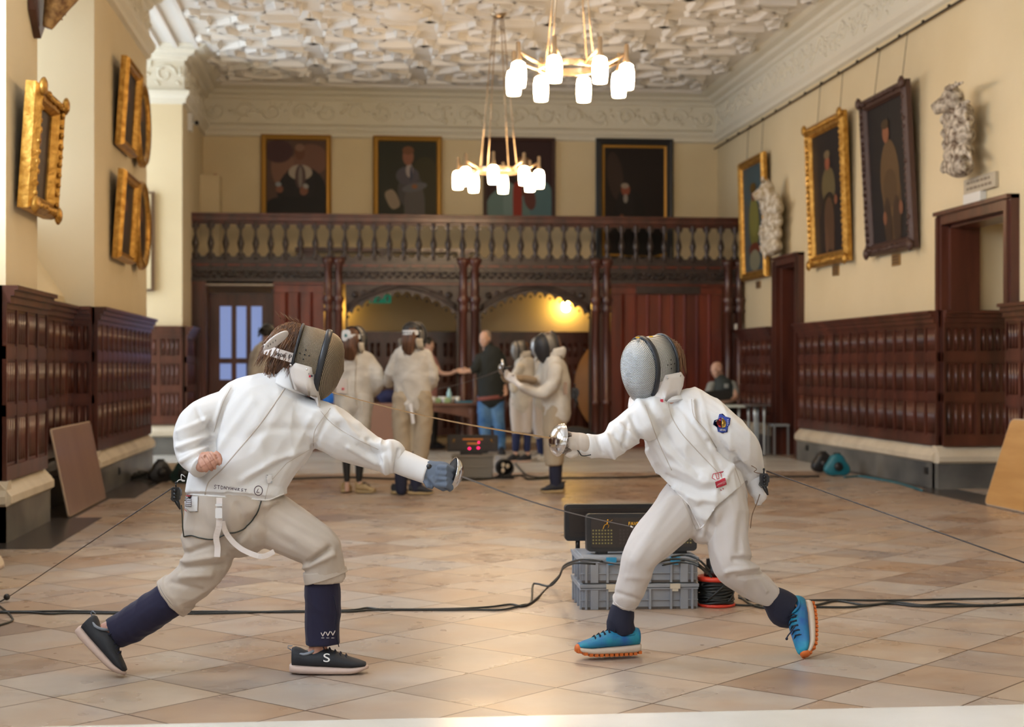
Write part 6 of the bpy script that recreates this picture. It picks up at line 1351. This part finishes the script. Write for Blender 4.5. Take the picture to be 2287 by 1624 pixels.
b = MB(); P, Q = Wp(838, 1012, 21.6), Wp(884, 1012, 21.6); b.box(P.x - .12, P.y, .0, Q.x, P.y + .03, .70); tag(b.build('hardboard_sheet', mat('dull_pink_board', (.30, .17, .13), .5), None, bevel=.004), 'dull pink board standing in front of the far wooden table', 'board')
# far piste box on a grey crate with a small fan-like reel beside it
fd = 18.3; P, Q = onZ(1010, 1070), onZ(1100, 1070); W2 = (Q - P).length; uu = (Q - P).normalized(); vv = V((-uu.y, uu.x, 0)); c = P + uu * W2 / 2
t = thing('storage_crate', 'grey crate under the far scoring box with red lights', 'crate', c + vv * .2)
b = MB(); hh = 52 * 16.85 / F; b.obox(c + vv * .2 + UP * hh / 2, uu * W2 / 2, vv * .2, UP * (hh / 2 - .012)); b.obox(c + vv * .2 + UP * (hh * .5), uu * (W2 / 2 + .008), vv * .205, UP * .008); b.build('body', mat('worn_grey_crate', (.20, .19, .17), .6), t, bevel=.004)
b = MB(); b.obox(c + vv * .2 + UP * (hh - .01), uu * (W2 / 2 + .01), vv * .21, UP * .012); b.build('lid', MATS['worn_grey_crate'], t, bevel=.004)
t, Pf, u, up, n = scorebox('far black scoring box showing two red lights, standing on its own crate', c + vv * .15 + UP * (hh + .035), 114 * 16.9 / F, 37 * 16.9 / F, .08, uu, .0, None)
b = MB(); b.box(c.x - .12, c.y + .15, hh + .002, c.x + .12, c.y + .24, hh + .04); b.build('foot', blk_pl, t)
b = MB(); runner(b, Pf(-.74, .30), .022, u, up, n); b.build('swordsman_mark', amber, t); b = MB(); runner(b, Pf(.74, .30), .022, u, up, n, flip=-1); b.build('swordsman_mark', amber, t)
dimr = mat('dim_orange_digits', (.25, .09, .02), .5, emit=((1, .3, .05), .25)); redl = mat('red_led', (.9, .02, .1), .4, emit=((1, .01, .12), 3.5))
b = MB(); b.obox(Pf(0, .5), u * .11, up * .008, n * .002); b.obox(Pf(0, -.02), u * .06, up * .010, n * .002); b.build('digits', dimr, t)
for x, y in ((-.13, -.62), (.22, -.55), (.24, .12)): b = MB(); b.ell(Pf(x, y), u * (.014 if y < 0 else .009), n * .006, up * .011, 10, 6); b.build('red_light', redl, t)
fc = onZ(1127, 1069); t = thing('round_cable_reel', 'round black cable reel on a low stand beside the far scoring crate', 'cable reel', fc); Rr = 20 * 16.9 / F
b = MB(); R = []
for k in range(25): a = 2 * math.pi * k / 24; R.append([fc + V((r * math.cos(a), y, Rr * 1.22 + r * math.sin(a))) for r, y in ((Rr, -.06), (Rr * .82, -.07), (Rr * .82, .07), (Rr, .06))])
b.rings(R, cap=False); b.build('rim', blk_pl, t); b = MB(); b.lathe([(Rr * .84, 0), (Rr * .84, .06)], fc + V((0, .03, Rr * 1.22)), 24, ax=V((0, -1, 0))); b.build('drum', black, t)
b = MB()
for a in (.5, 2.2, 4.0): b.ell(fc + V((.35 * Rr * math.cos(a), -.045, Rr * 1.22 + .4 * Rr * math.sin(a))), V((.022, 0, 0)), V((0, .01, 0)), V((0, 0, .028)), 8, 5)
b.build('drum_holes', ledge, t); b = MB(); b.box(fc.x - Rr, fc.y - .08, 0, fc.x + Rr, fc.y - .05, .02); b.box(fc.x - Rr, fc.y + .05, 0, fc.x + Rr, fc.y + .08, .02)
for s in (-1, 1): b.tube([fc + V((s * Rr * .9, 0, .015)), fc + V((s * Rr * .3, 0, Rr * .5))], .012, 6)
b.build('stand', blk_pl, t)
# great round table top against the end wall, and a dark bag
b = MB(); Rr = .88; P = onY(1405, 860, 24.45); t = thing('round_tabletop', 'large round plywood table top leaning on the end wall under the gallery', 'table top', V((P.x, 24.4, 0)))
b.lathe([(Rr - .01, -.015), (Rr, 0), (Rr - .01, .015)], V((P.x, 24.40, Rr + .01)), 64, ax=V((0, -1, .13))); b.build('disc', mat('warm_plywood', (.40, .20, .075), .45, var=((2, 2, 2), (.36, .17, .06), (.46, .24, .10))), t)
b = MB(); b.box(P.x - .5, 24.44, .5, P.x + .5, 24.50, .58); b.build('batten', wood, t)
lump('dark_holdall', 'dark holdall on the floor in front of the round plywood table top', 'bag', 1285, 968, 22.3, .62, .38, mat('dark_grey_nylon', (.04, .042, .05), .7), 11, 0.)
# referee's table
z, Y = wtable('pale folding table at which the bald man sits writing', 1555, 1668, 905, 21.3, mat('pale_laminate_top', (.62, .70, .68), .3), .6, False, 'folding_table', .018)
z, Y = wtable('narrow dark topped table on steel legs, at the end of the referee table', 1676, 1724, 903, 21.0, mat('dark_laminate_top', (.10, .08, .08), .4), .5, False, 'side_table', .02)
for ch in kids(bpy.data.objects['side_table']) + kids(bpy.data.objects['folding_table']):
    if ch.name.startswith('leg'): ch.data.materials[0] = mat('brushed_steel_leg', (.55, .60, .62), .35, .7)
p = onZ(1720, 1016); q = onZ(1756, 1016); zz = CH - (948 - HY) / F * 21.2; t = thing('metal_stool', 'plain pale stool beside the panelled doorway post', 'stool', (p + q) / 2)
b = MB(); b.box(p.x, p.y - .18, zz - .03, q.x, p.y + .18, zz); b.build('seat', mat('pale_grey_seat', (.40, .42, .42), .4), t)
for x in (p.x + .015, q.x - .015):
    for y in (p.y - .16, p.y + .16): b = MB(); b.box(x - .012, y - .012, 0, x + .012, y + .012, zz - .03); b.build('leg', MATS['brushed_steel_leg'], t)
P = Wp(1650, 945, 20.9); b = MB(); b.box(P.x - .19, P.y, .0, P.x + .10, P.y + .25, .43); tag(b.build('plastic_tub', mat('pale_blue_tub', (.50, .60, .60), .4), None, bevel=.01), 'pale tub on the floor under the referee table', 'tub')
P = Wp(1600, 886, 21.6); t = thing('ring_binder', 'open dark folder propped on the referee table in front of the bald man', 'folder', P)
b = MB(); b.obox(Wp(1592, 884, 21.5), RGT * .25 + UP * .02, UP * .07 - FWD * .02, FWD * .012); b.build('cover', black, t)
# ================================================================ people at the far end
def clothed(root, name, tub, m, vox=.013, wr=.016, seed=1, sm=2, folds=(), wrf=11): return remesh(tub, name, vox, m, root, smooth=sm, wr=wr, wrf=wrf, seed=seed, folds=folds)
def simple_shoe(root, heel, toe, d0, d1, m, sole, h=.5):
    A, B = Wp(*heel, d0), Wp(*toe, d1); A.z = 0.002; B.z = 0.002; M = basis(A, B - A, UP); L = max((B - A).length, .2); shoe(root, M, L, m, sole, lining=m, w=.045)
def person(label, foot): return thing('person', label, 'person', foot, None)
def core(root, tl, k=.78, extra=None, vox=.014):
    b = tubes(tl, k, 12, 3)
    if extra: extra(b)
    return remesh(b, 'body', vox, skin_p, root, smooth=2)
def long_hair(root, M, L, m, n=140, seed=1, s=1.0):
    rg = random.Random(seed); R3 = M.to_3x3(); b = MB(); b.ell(M @ V((-.018 * s, 0, .03 * s)), R3 @ V((.095 * s, 0, 0)), R3 @ V((0, .084 * s, 0)), R3 @ V((0, 0, .09 * s)), 18, 12)
    if L > .05: b.etube([(M @ V((-.07 * s, 0, 0)), .085 * s, .050 * s), (M @ V((-.09 * s, 0, -.10 * s)), .085 * s, .045 * s), (M @ V((-.12 * s, 0, -L * s)), .06 * s, .025 * s)], 12, 3, D=R3 @ V((1, 0, 0)))
    for i in range(n):
        y = rg.uniform(-.08, .08); x = -.07 - math.sqrt(max(0, .0066 - y * y)) * .5; p = V((x, y, rg.uniform(-.02, .07))) * s; b.tube([M @ (p + V((-.015 * t - (.03 * t), -y * .25 * t, -L * t * rg.uniform(.85, 1.1))) * s) for t in (0, .35, .7, 1)], [.006, .007, .005, .001], 4)
    return b.build('hair', m, root)
def strap_back(root, M, m, pr):
    b = MB(); R = []
    for k in range(13):
        a = math.radians(-100 + 200 * k / 12); R.append([M @ (V((-.02 - math.cos(a) * .10, math.sin(a) * .09, .02)) + V((0, 0, s_ * .022)) + V((-math.cos(a), math.sin(a), 0)) * w_) for s_, w_ in ((-1, 0), (1, 0), (1, .004), (-1, .004))])
    b.rings(R, sm=False); b.build('head_strap', m, root)
strapw = mat('white_mask_strap', (.75, .76, .76), .6)

# B1 dark haired fencer by the glazed door
d = 17.5; r = person('dark-haired fencer half hidden behind the lunging one, beside the glazed door', onZ(592, 1060))
TL = [(1, 1, [(590, 905, d, 30, .12), (586, 860, d, 31, .13), (585, 815, d, 30, .13), (590, 785, d, 26, .11), (596, 768, d, 13, .06)]), (1, 1, [(578, 800, d - .05, 13, .06), (568, 840, d - .08, 13, .06), (572, 880, d - .1, 11, .05)])]
LG = [(1, 1, [(582, 900, d, 17, .09), (582, 960, d, 14, .08), (583, 1045, d, 11, .055)]), (1, 1, [(600, 900, d, 17, .09), (602, 960, d, 14, .08), (602, 1045, d, 11, .055)])]
M = basis(Wp(600, 744, d), vdir(.55, 0, .8), UP); core(r, TL + LG, .78, lambda b: head_tubes(b, M, .92)); clothed(r, 'jacket', tubes(TL), fab_old, seed=2); clothed(r, 'breeches', tubes(LG), fab_old, seed=3); long_hair(r, M, .03, hair_b, 40, 1, .92)
b = MB(); b.ell(M @ V((-.03, .082, .01)), V((.012, 0, 0)), V((0, .03, 0)), V((0, 0, .035)), 10, 6); b.build('strap_pad', mat('pale_blue_pad', (.35, .5, .75), .6), r); simple_shoe(r, (578, 1060), (590, 1052), d, d + .2, char_sh, pink_sole); simple_shoe(r, (598, 1060), (612, 1052), d, d + .2, char_sh, pink_sole)

# B2 back view, brown hair, black leggings
d = 14.9; r = person('fencer seen from behind with loose brown hair, black leggings and tan shoes', onZ(795, 1098))
TL = [(1, 1, [(790, 905, d, 45, .13), (790, 870, d, 46, .13), (791, 830, d, 45, .13), (791, 800, d, 40, .12), (790, 778, d, 18, .07)]),
      (1, 1, [(762, 805, d, 17, .07), (751, 835, d - .02, 16, .07), (748, 862, d - .08, 15, .06), (762, 882, d + .1, 12, .05)]), (1, 1, [(820, 805, d, 18, .07), (838, 830, d - .02, 17, .07), (845, 855, d - .05, 16, .06), (832, 878, d + .1, 12, .05)])]
BR = [(1, 0, [(776, 890, d, 26, .13), (774, 935, d, 22, .11), (774, 985, d, 19, .09), (774, 1012, d, 17, .08)]), (1, 0, [(808, 890, d, 26, .13), (808, 935, d, 22, .11), (806, 985, d, 19, .09), (806, 1012, d, 17, .08)])]
LE = [(1, 1, [(774, 1000, d, 11, .05), (774, 1040, d, 9, .045), (775, 1072, d, 7, .035)]), (1, 1, [(804, 1000, d, 12, .05), (803, 1040, d, 10, .045), (802, 1072, d, 7, .035)])]
M = basis(Wp(792, 757, d), vdir(.35, 0, .93), UP); core(r, TL + BR + LE, .75, lambda b: (head_tubes(b, M, .9), b.etube([S(775, 1060, d, 5, .025), S(775, 1095, d, 6, .03)], 10, 2), b.etube([S(802, 1060, d, 5, .025), S(804, 1095, d, 6, .03)], 10, 2)))
clothed(r, 'jacket', tubes(TL), fab_old, seed=5, wr=.022); clothed(r, 'breeches', tubes(BR), fab_old, seed=6); clothed(r, 'leggings', tubes(LE), black, .012, 0, 1); long_hair(r, M, .20, hair_d, 220, 2, .95)
b = MB(); c = M @ V((-.118, .03, .03)); b.rbox(c, M.to_3x3() @ V((0, .045, .0)), M.to_3x3() @ V((0, 0, .055)), M.to_3x3() @ V((.006, 0, 0)), .03); b.build('mask_tongue', strapw, r); strap_back(r, M, strapw, 0)
b = MB(); c = M @ V((-.126, .03, .03)); b.ell(c, M.to_3x3() @ V((.003, 0, 0)), M.to_3x3() @ V((0, .015, 0)), M.to_3x3() @ V((0, 0, .018)), 8, 5); b.build('tongue_mark', mat('teal_mark', (.05, .2, .2), .5), r)
mask(r, basis(M @ V((.02, 0, 0)), M.to_3x3() @ V((1, 0, 0)), UP), mesh_gr, mesh_gr, fab_old, fine=False, rivets=False)
tan_sh = mat('tan_shoe', (.40, .28, .13), .6); simple_shoe(r, (768, 1104), (780, 1094), d, d + .22, tan_sh, tan_sh); simple_shoe(r, (795, 1102), (832, 1104), d, d - .05, tan_sh, tan_sh)
b = MB(); stroke(b, [(796, 800), (793, 870), (797, 905)], [], .004, fb=d - .13); b.build('back_seam', tan_cl, r)
b = MB(); b.obox(Wp(763, 862, d - .13), RGT * .05, UP * .07, FWD * .003); b.build('back_patch', fab_w, r); b = MB(); b.ell(Wp(766, 869, d - .135), RGT * .014, UP * .014, FWD * .003, 8, 4); b.build('patch_mark', red_ink, r)
# B3 back view ponytail, navy socks
d = 14.7; r = person('fencer seen from behind with a brown ponytail and tan breeches, at the table', onZ(920, 1102))
TL = [(1, 1, [(922, 900, d, 42, .13), (921, 860, d, 42, .13), (920, 820, d, 44, .13), (918, 792, d, 40, .12), (922, 770, d, 18, .07)]),
      (1, 1, [(888, 800, d, 16, .07), (873, 830, d, 14, .06), (868, 855, d + .15, 13, .055)]), (1, 1, [(950, 795, d, 17, .07), (962, 825, d, 16, .065), (966, 850, d + .02, 14, .06), (955, 866, d + .2, 12, .05)])]
BR = [(1, 0, [(902, 885, d, 26, .13), (897, 930, d, 23, .11), (899, 985, d, 20, .09), (902, 1022, d, 18, .08)]), (1, 0, [(940, 885, d, 26, .13), (945, 930, d, 23, .11), (942, 985, d, 20, .09), (936, 1030, d, 18, .08)])]
LE = [(1, 1, [(898, 1010, d, 14, .06), (896, 1060, d, 15, .055), (896, 1096, d, 13, .05)]), (1, 1, [(932, 1010, d, 15, .06), (930, 1060, d, 15, .055), (930, 1096, d, 13, .05)])]
M = basis(Wp(924, 748, d), vdir(.5, 0, .87), UP); core(r, TL + BR + LE, .75, lambda b: head_tubes(b, M, .92))
clothed(r, 'jacket', tubes(TL), fab_old, seed=8, wr=.022); clothed(r, 'breeches', tubes(BR), tan_cl, seed=9, wr=.022); clothed(r, 'socks', tubes([LE[0]]), navy2, .012, .004, 2); clothed(r, 'socks', tubes([LE[1]]), navy2, .012, .004, 2)
long_hair(r, M, .19, hair_d, 110, 4, .92); b = MB(); b.ell(M @ V((-.02, 0, .045)), V((.1, 0, 0)), V((0, .088, 0)), V((0, 0, .08)), 16, 10); b.build('dark_cap_of_hair', hair_b, r); strap_back(r, M, strapw, 0)
b = MB()
for k in range(6): a = math.radians(-40 + 16 * k); p = V((-.022 - math.cos(a) * .105, math.sin(a) * .095, .02)); b.sph(M @ p, .007, n=6)
b.build('strap_lettering', blk_ink, r)
mask(r, basis(M @ V((.02, 0, 0)), M.to_3x3() @ V((1, 0, 0)), UP), mesh_gr, mesh_gr, fab_old, fine=False, rivets=False)
simple_shoe(r, (878, 1108), (905, 1104), d, d + .15, char_sh, tan_sh); simple_shoe(r, (912, 1108), (968, 1106), d, d - .02, char_sh, tan_sh)
b = MB(); ribbon(b, [(917, 902, d - .14), (920, 925, d - .14), (923, 946, d - .13)], .016); b.build('crotch_strap', fab, r)
# B4 pink T-shirt, reaching
d = 23.0; r = person('person in a pink T-shirt reaching out an arm to the man in the black sweater', onZ(958, 1010))
TL = [(1, 1, [(955, 905, d, 24, .13), (953, 860, d, 24, .13), (956, 815, d, 25, .12), (958, 792, d, 10, .06)]), (1, 1, [(966, 802, d, 9, .06), (976, 822, d, 8, .05)])]
AR = [(1, 1, [(972, 812, d, 6, .045), (983, 832, d - .05, 5.5, .04), (1003, 835, d - .05, 4.5, .03), (1020, 829, d - .05, 3.8, .025)])]
LG = [(1, 1, [(950, 895, d, 14, .09), (950, 950, d, 11, .07), (950, 1000, d, 8, .05)]), (1, 1, [(966, 895, d, 14, .09), (967, 950, d, 11, .07), (967, 1000, d, 8, .05)])]
M = basis(Wp(956, 770, d), vdir(.95, .05, -.2), UP)
def ex(b): head_tubes(b, M, .95); b.etube([S(*x) for x in AR[0][2]], 12, 3); hand_tubes(b, frame_of(Wp(1021, 829, d - .05), vdir(1, 0, 0), vdir(.1, -1, .3)), 1.0, .35)
core(r, TL + LG, .78, ex, .011); clothed(r, 't_shirt', tubes(TL), mat('dusty_pink_cotton', (.38, .19, .19), .8), seed=4); clothed(r, 'trousers', tubes(LG), black, seed=4); long_hair(r, M, .02, hair_b, 60, 5, .95); simple_shoe(r, (950, 1010), (962, 1010), d, d, char_sh, char_sh); simple_shoe(r, (965, 1010), (977, 1010), d, d, char_sh, char_sh)
# B5 man in a black sweater and jeans
d = 21.6; r = person('grey-haired man in a black sweater and blue jeans passing something across the table', onZ(1100, 1012))
TL = [(1, 1, [(1098, 890, d, 31, .15), (1095, 850, d, 30, .15), (1093, 815, d, 30, .14), (1096, 790, d, 27, .12), (1092, 776, d, 12, .07)]), (1, 0, [(1072, 800, d - .02, 12, .07), (1062, 822, d - .1, 11, .06), (1050, 828, d - .12, 8, .045)]), (1, 0, [(1117, 800, d, 13, .07), (1123, 830, d, 12, .065), (1126, 858, d - .02, 9, .05)])]
LG = [(1, 0, [(1083, 890, d, 18, .10), (1081, 935, d, 15, .085), (1084, 975, d, 13, .075), (1087, 1005, d, 12, .075)]), (1, 0, [(1109, 890, d, 18, .10), (1112, 935, d, 15, .085), (1117, 975, d, 13, .075), (1119, 1005, d, 12, .075)])]
M = basis(Wp(1083, 757, d), vdir(-.45, .18, -.86), UP)
def ex(b):
    head_tubes(b, M, 1.02); b.etube([S(1056, 826, d - .11, 5, .03), S(1044, 829, d - .13, 4.5, .028)], 10, 2); hand_tubes(b, frame_of(Wp(1045, 829, d - .13), vdir(-1, 0, 0), vdir(-.1, -1, .2)), 1.05, .4)
    b.etube([S(1126, 850, d, 5, .03), S(1127, 864, d, 5, .03)], 10, 2); hand_tubes(b, frame_of(Wp(1127, 862, d - .02), vdir(.05, 1, -.1), vdir(-1, 0, 0)), 1.05, .8)
core(r, TL + LG, .8, ex, .010); clothed(r, 'sweater', tubes(TL), mat('black_sweater', (.016, .020, .020), .85, bump=((60, 60, 60), .3, .01)), seed=3, wr=.012); clothed(r, 'jeans', tubes(LG), mat('blue_denim', (.05, .17, .42), .8, var=((5, 5, 5), (.03, .12, .33), (.13, .28, .52))), seed=6, wr=.022); eyes(r, M, 1.02)
b = MB(); b.ell(M @ V((-.022, 0, .035)), M.to_3x3() @ V((.092, 0, 0)), M.to_3x3() @ V((0, .08, 0)), V((0, 0, .082)), 18, 12); b.build('hair', mat('cropped_grey_hair', (.30, .24, .20), .8), r)
b = MB(); b.etube([S(1096, 884, d, 31.5, .155), S(1097, 893, d, 31.5, .155)], 24, 2, (0, 0)); b.build('shirt_hem', mat('maroon_shirt', (.22, .07, .06), .8), r); simple_shoe(r, (1085, 1014), (1078, 1018), d, d - .28, char_sh, char_sh); simple_shoe(r, (1118, 1014), (1124, 1018), d, d - .28, char_sh, char_sh)
# B6 slim masked fencer
def masked(label, d, foot, TL, BR, SK, mk, mdir, sk_m, shoes, bm, mm, seed, extra=None, s=.95, hair=0, jm=None):
    r = person(label, foot); M = basis(Wp(*mk, d), mdir, UP); core(r, TL + BR + SK, .76, lambda b: (head_tubes(b, M, s * .95), extra(b) if extra else 0)); clothed(r, 'jacket', tubes(TL), jm or fab_old, seed=seed, wr=.020); clothed(r, 'breeches', tubes(BR), bm, seed=seed + 1, wr=.020)
    for q in SK: clothed(r, 'sock', tubes([q]), sk_m, .012, .004, 2)
    if hair: long_hair(r, M, hair, hair_d, 120, seed, s)
    else: b = MB(); b.ell(M @ V((-.04, 0, .02)), V((.08, 0, 0)), V((0, .08, 0)), V((0, 0, .085)), 14, 9); b.build('hair', hairm, r)
    mask(r, M @ Matrix.Scale(s, 4), mm[0], mm[1], fab_old, fine=False, rivets=False)
    for (h, t_, d0, d1, um, so) in shoes: simple_shoe(r, h, t_, d0, d1, um, so)
    return r, M
d = 19.7; nv = mat('bright_navy_socks', (.012, .022, .09), .8)
masked('slim masked fencer standing sideways between the man in jeans and a bigger fencer', d, onZ(1166, 1032),
  [(1, 1, [(1164, 905, d, 26, .12), (1166, 870, d, 26, .12), (1170, 835, d, 26, .12), (1174, 808, d, 20, .10), (1172, 795, d, 10, .06)]), (1, 1, [(1160, 822, d - .12, 11, .06), (1146, 850, d - .15, 10, .055), (1148, 872, d - .2, 9, .045)])],
  [(1, 0, [(1154, 895, d, 17, .10), (1153, 930, d, 14, .085), (1155, 968, d, 13, .07)]), (1, 0, [(1176, 895, d, 16, .10), (1177, 930, d, 13, .085), (1176, 968, d, 12, .07)])],
  [(1, 1, [(1154, 955, d, 9, .05), (1153, 980, d, 10, .05), (1152, 1004, d, 8, .04)]), (1, 1, [(1177, 955, d, 9, .05), (1178, 980, d, 9, .05), (1177, 1004, d, 8, .04)])], (1160, 780), vdir(-.93, .12, -.25), nv, [((1160, 1034), (1140, 1034), d, d - .05, char_sh, pink_sole), ((1186, 1036), (1160, 1037), d, d - .05, char_sh, pink_sole)], fab_w, (mesh_gr, mesh_gr), 21,
  lambda b: (b.etube([S(1152, 1000, d, 5, .03), S(1151, 1028, d, 5, .03)], 8, 2), b.etube([S(1177, 1000, d, 5, .03), S(1179, 1030, d, 5, .03)], 8, 2)), .92)
d = 19.9; masked('fencer almost hidden behind the bigger one, only mask top and pale legs showing', d, onZ(1208, 1030),
  [(1, 1, [(1212, 900, d, 24, .12), (1214, 860, d, 24, .12), (1216, 820, d, 24, .12), (1216, 795, d, 14, .08)])], [(1, 0, [(1203, 890, d, 15, .09), (1200, 935, d, 12, .08), (1203, 978, d, 11, .07)]), (1, 0, [(1222, 890, d, 15, .09), (1223, 935, d, 12, .08), (1223, 978, d, 11, .07)])],
  [(1, 1, [(1204, 965, d, 8, .045), (1206, 995, d, 8, .045), (1208, 1022, d, 6, .035)]), (1, 1, [(1223, 965, d, 8, .045), (1224, 1022, d, 6, .035)])], (1204, 772), vdir(-.93, .1, -.25), nv, [((1213, 1032), (1196, 1032), d, d - .05, fab_old, fab_old), ((1230, 1032), (1214, 1032), d, d - .05, fab_old, fab_old)], fab_w, (mesh_sil, mesh_sil), 31, None, .92)
# B8 bigger fencer holding an epee upright by the guard
d = 14.9; r8, M8 = masked('tall masked fencer in profile with long brown hair and a dark mask, holding an epee', d, onZ(1235, 1100),
  [(1, 1, [(1243, 925, d, 32, .13), (1242, 885, d, 34, .13), (1240, 845, d, 34, .13), (1236, 812, d, 26, .12), (1228, 793, d, 15, .08)]),
   (1, 1, [(1240, 825, d - .14, 19, .07), (1232, 860, d - .17, 17, .065), (1208, 878, d - .2, 14, .055), (1180, 872, d - .22, 10, .045), (1164, 864, d - .24, 8, .04)]), (1, 1, [(1218, 815, d + .12, 15, .07), (1206, 845, d + .1, 13, .06), (1190, 852, d + .02, 10, .05)])],
  [(1, 0, [(1240, 910, d, 30, .13), (1238, 960, d, 26, .12), (1237, 1010, d, 23, .10), (1238, 1040, d, 21, .09)]), (1, 0, [(1244, 910, d + .12, 28, .13), (1240, 960, d + .15, 24, .12), (1240, 1035, d + .15, 20, .09)])],
  [(1, 1, [(1240, 1030, d, 14, .06), (1240, 1060, d, 14, .055), (1241, 1092, d, 11, .045)]), (1, 1, [(1244, 1030, d + .15, 13, .06), (1244, 1090, d + .15, 10, .045)])], (1222, 772), vdir(-.90, .22, -.35), navy2, [((1259, 1104), (1206, 1104), d, d - .02, char_sh, tan_sh), ((1261, 1098), (1215, 1098), d + .15, d + .13, char_sh, tan_sh)], tan_cl, (mat('dark_wire_mesh', (.035, .034, .036), .5, .4), mesh_gr), 41, None, 1.05, .30)
b = MB(); b.etube([S(1192, 850, d - .05, 9, .04), S(1170, 846, d - .1, 9, .04), S(1148, 846, d - .15, 8, .035)], 12, 3)
hand_tubes(b, frame_of(Wp(1150, 847, d - .15), vdir(-1, .0, 0), vdir(0, -1, .4)), 1.0, .9); remesh(b, 'glove', .008, mat('tan_glove', (.30, .22, .14), .8), r8, smooth=2)
b = MB(); b.etube([S(1168, 866, d - .24, 7, .032), S(1156, 858, d - .24, 6.5, .03)], 12, 3); hand_tubes(b, frame_of(Wp(1150, 852, d - .24), vdir(-.75, -.6, 0), vdir(.5, -.7, .2)), 1.0, .9); remesh(b, 'glove', .008, fab, r8, smooth=2)
plug(r8, 1284, 878, d - .05, 1.9); b = MB(); b.obox(Wp(1263, 868, d - .14), RGT * .018, UP * .06, FWD * .003); b.build('side_print', mat('faded_brown_print', (.32, .22, .16), .8), r8)
g8 = Wp(1121, 826, d - .18); e8 = epee('silver guarded epee held by the tall masked fencer, blade pointing back over the table', g8, vdir(-.92, .28, .25), Wp(962, 872, d + .2), steel_d, .058)
b = MB(); b.tube([g8, g8 + V((.01, 0, .05)), g8 + V((0, 0, .10))], [.02, .016, .010], 8); b.build('pommel_grip', steel, e8)
# B9 seated bald man
d = 21.9; r = person('bald man in a grey body warmer seated writing at the pale table', onZ(1610, 1008))
TL = [(1, 1, [(1614, 925, d, 28, .13), (1614, 890, d, 30, .14), (1613, 862, d, 27, .13), (1608, 846, d, 13, .07)])]
SL = [(1, 1, [(1590, 862, d, 11, .07), (1582, 880, d - .1, 10, .06), (1584, 890, d - .2, 8, .05)]), (1, 1, [(1634, 860, d, 12, .07), (1641, 878, d - .05, 11, .06)])]
M = basis(Wp(1601, 826, d), vdir(-.75, .35, -.55), vdir(-.12, -.98, 0))
def ex(b): head_tubes(b, M, 1.0); b.etube([S(1640, 872, d - .05, 7, .045), S(1643, 888, d - .12, 6.5, .04), S(1628, 896, d - .25, 5.5, .035), S(1612, 897, d - .32, 5, .03)], 10, 3); hand_tubes(b, frame_of(Wp(1613, 897, d - .32), vdir(-1, 0, -.2), vdir(0, -1, .4)), 1.0, .8); b.etube([S(1582, 885, d - .15, 7, .04), S(1592, 897, d - .32, 5, .03)], 10, 2); hand_tubes(b, frame_of(Wp(1593, 897, d - .32), vdir(.8, .2, -.2), vdir(0, -1, .4)), 1.0, .8)
LG = [(1, 1, [(1606, 925, d, 16, .09), (1598, 935, d - .4, 13, .08), (1598, 975, d - .45, 10, .06), (1598, 1003, d - .45, 8, .05)]), (1, 1, [(1624, 925, d, 16, .09), (1628, 935, d - .4, 13, .08), (1628, 975, d - .45, 10, .06), (1628, 1003, d - .45, 8, .05)])]
core(r, TL + LG, .8, ex, .010); clothed(r, 'body_warmer', tubes(TL), mat('dark_grey_gilet', (.03, .045, .05), .7), seed=3, wr=.012); clothed(r, 'shirt_sleeve', tubes([SL[0]]), mat('grey_shirt', (.30, .33, .33), .8), seed=3); clothed(r, 'shirt_sleeve', tubes([SL[1]]), MATS['grey_shirt'], seed=4); clothed(r, 'trousers', tubes(LG), black, seed=4); eyes(r, M)
b = MB(); b.obox(Wp(1622, 862, d - .15), RGT * .03, UP * .03, FWD * .004); b.build('chest_badge', MATS['grey_shirt'], r); simple_shoe(r, (1597, 1012), (1592, 1016), d - .4, d - .66, char_sh, char_sh); simple_shoe(r, (1627, 1012), (1630, 1016), d - .4, d - .66, char_sh, char_sh)
b = MB(); c = onZ(1614, 1004); t = thing('chair', 'plain dark chair under the seated bald man', 'chair', c); b.box(c.x - .2, c.y - .2, .40, c.x + .2, c.y + .2, .44); b.build('seat', black, t)
for sx in (-1, 1):
    for sy in (-1, 1): b = MB(); b.cyl(V((c.x + sx * .18, c.y + sy * .18, 0)), V((c.x + sx * .18, c.y + sy * .18, .41)), .012, 8); b.build('leg', blk_pl, t)
b = MB(); b.box(c.x - .2, c.y + .2, .55, c.x + .2, c.y + .23, .85); b.cyl(V((c.x - .18, c.y + .2, .42)), V((c.x - .18, c.y + .21, .6)), .012, 8); b.cyl(V((c.x + .18, c.y + .2, .42)), V((c.x + .18, c.y + .21, .6)), .012, 8); b.build('backrest', black, t)
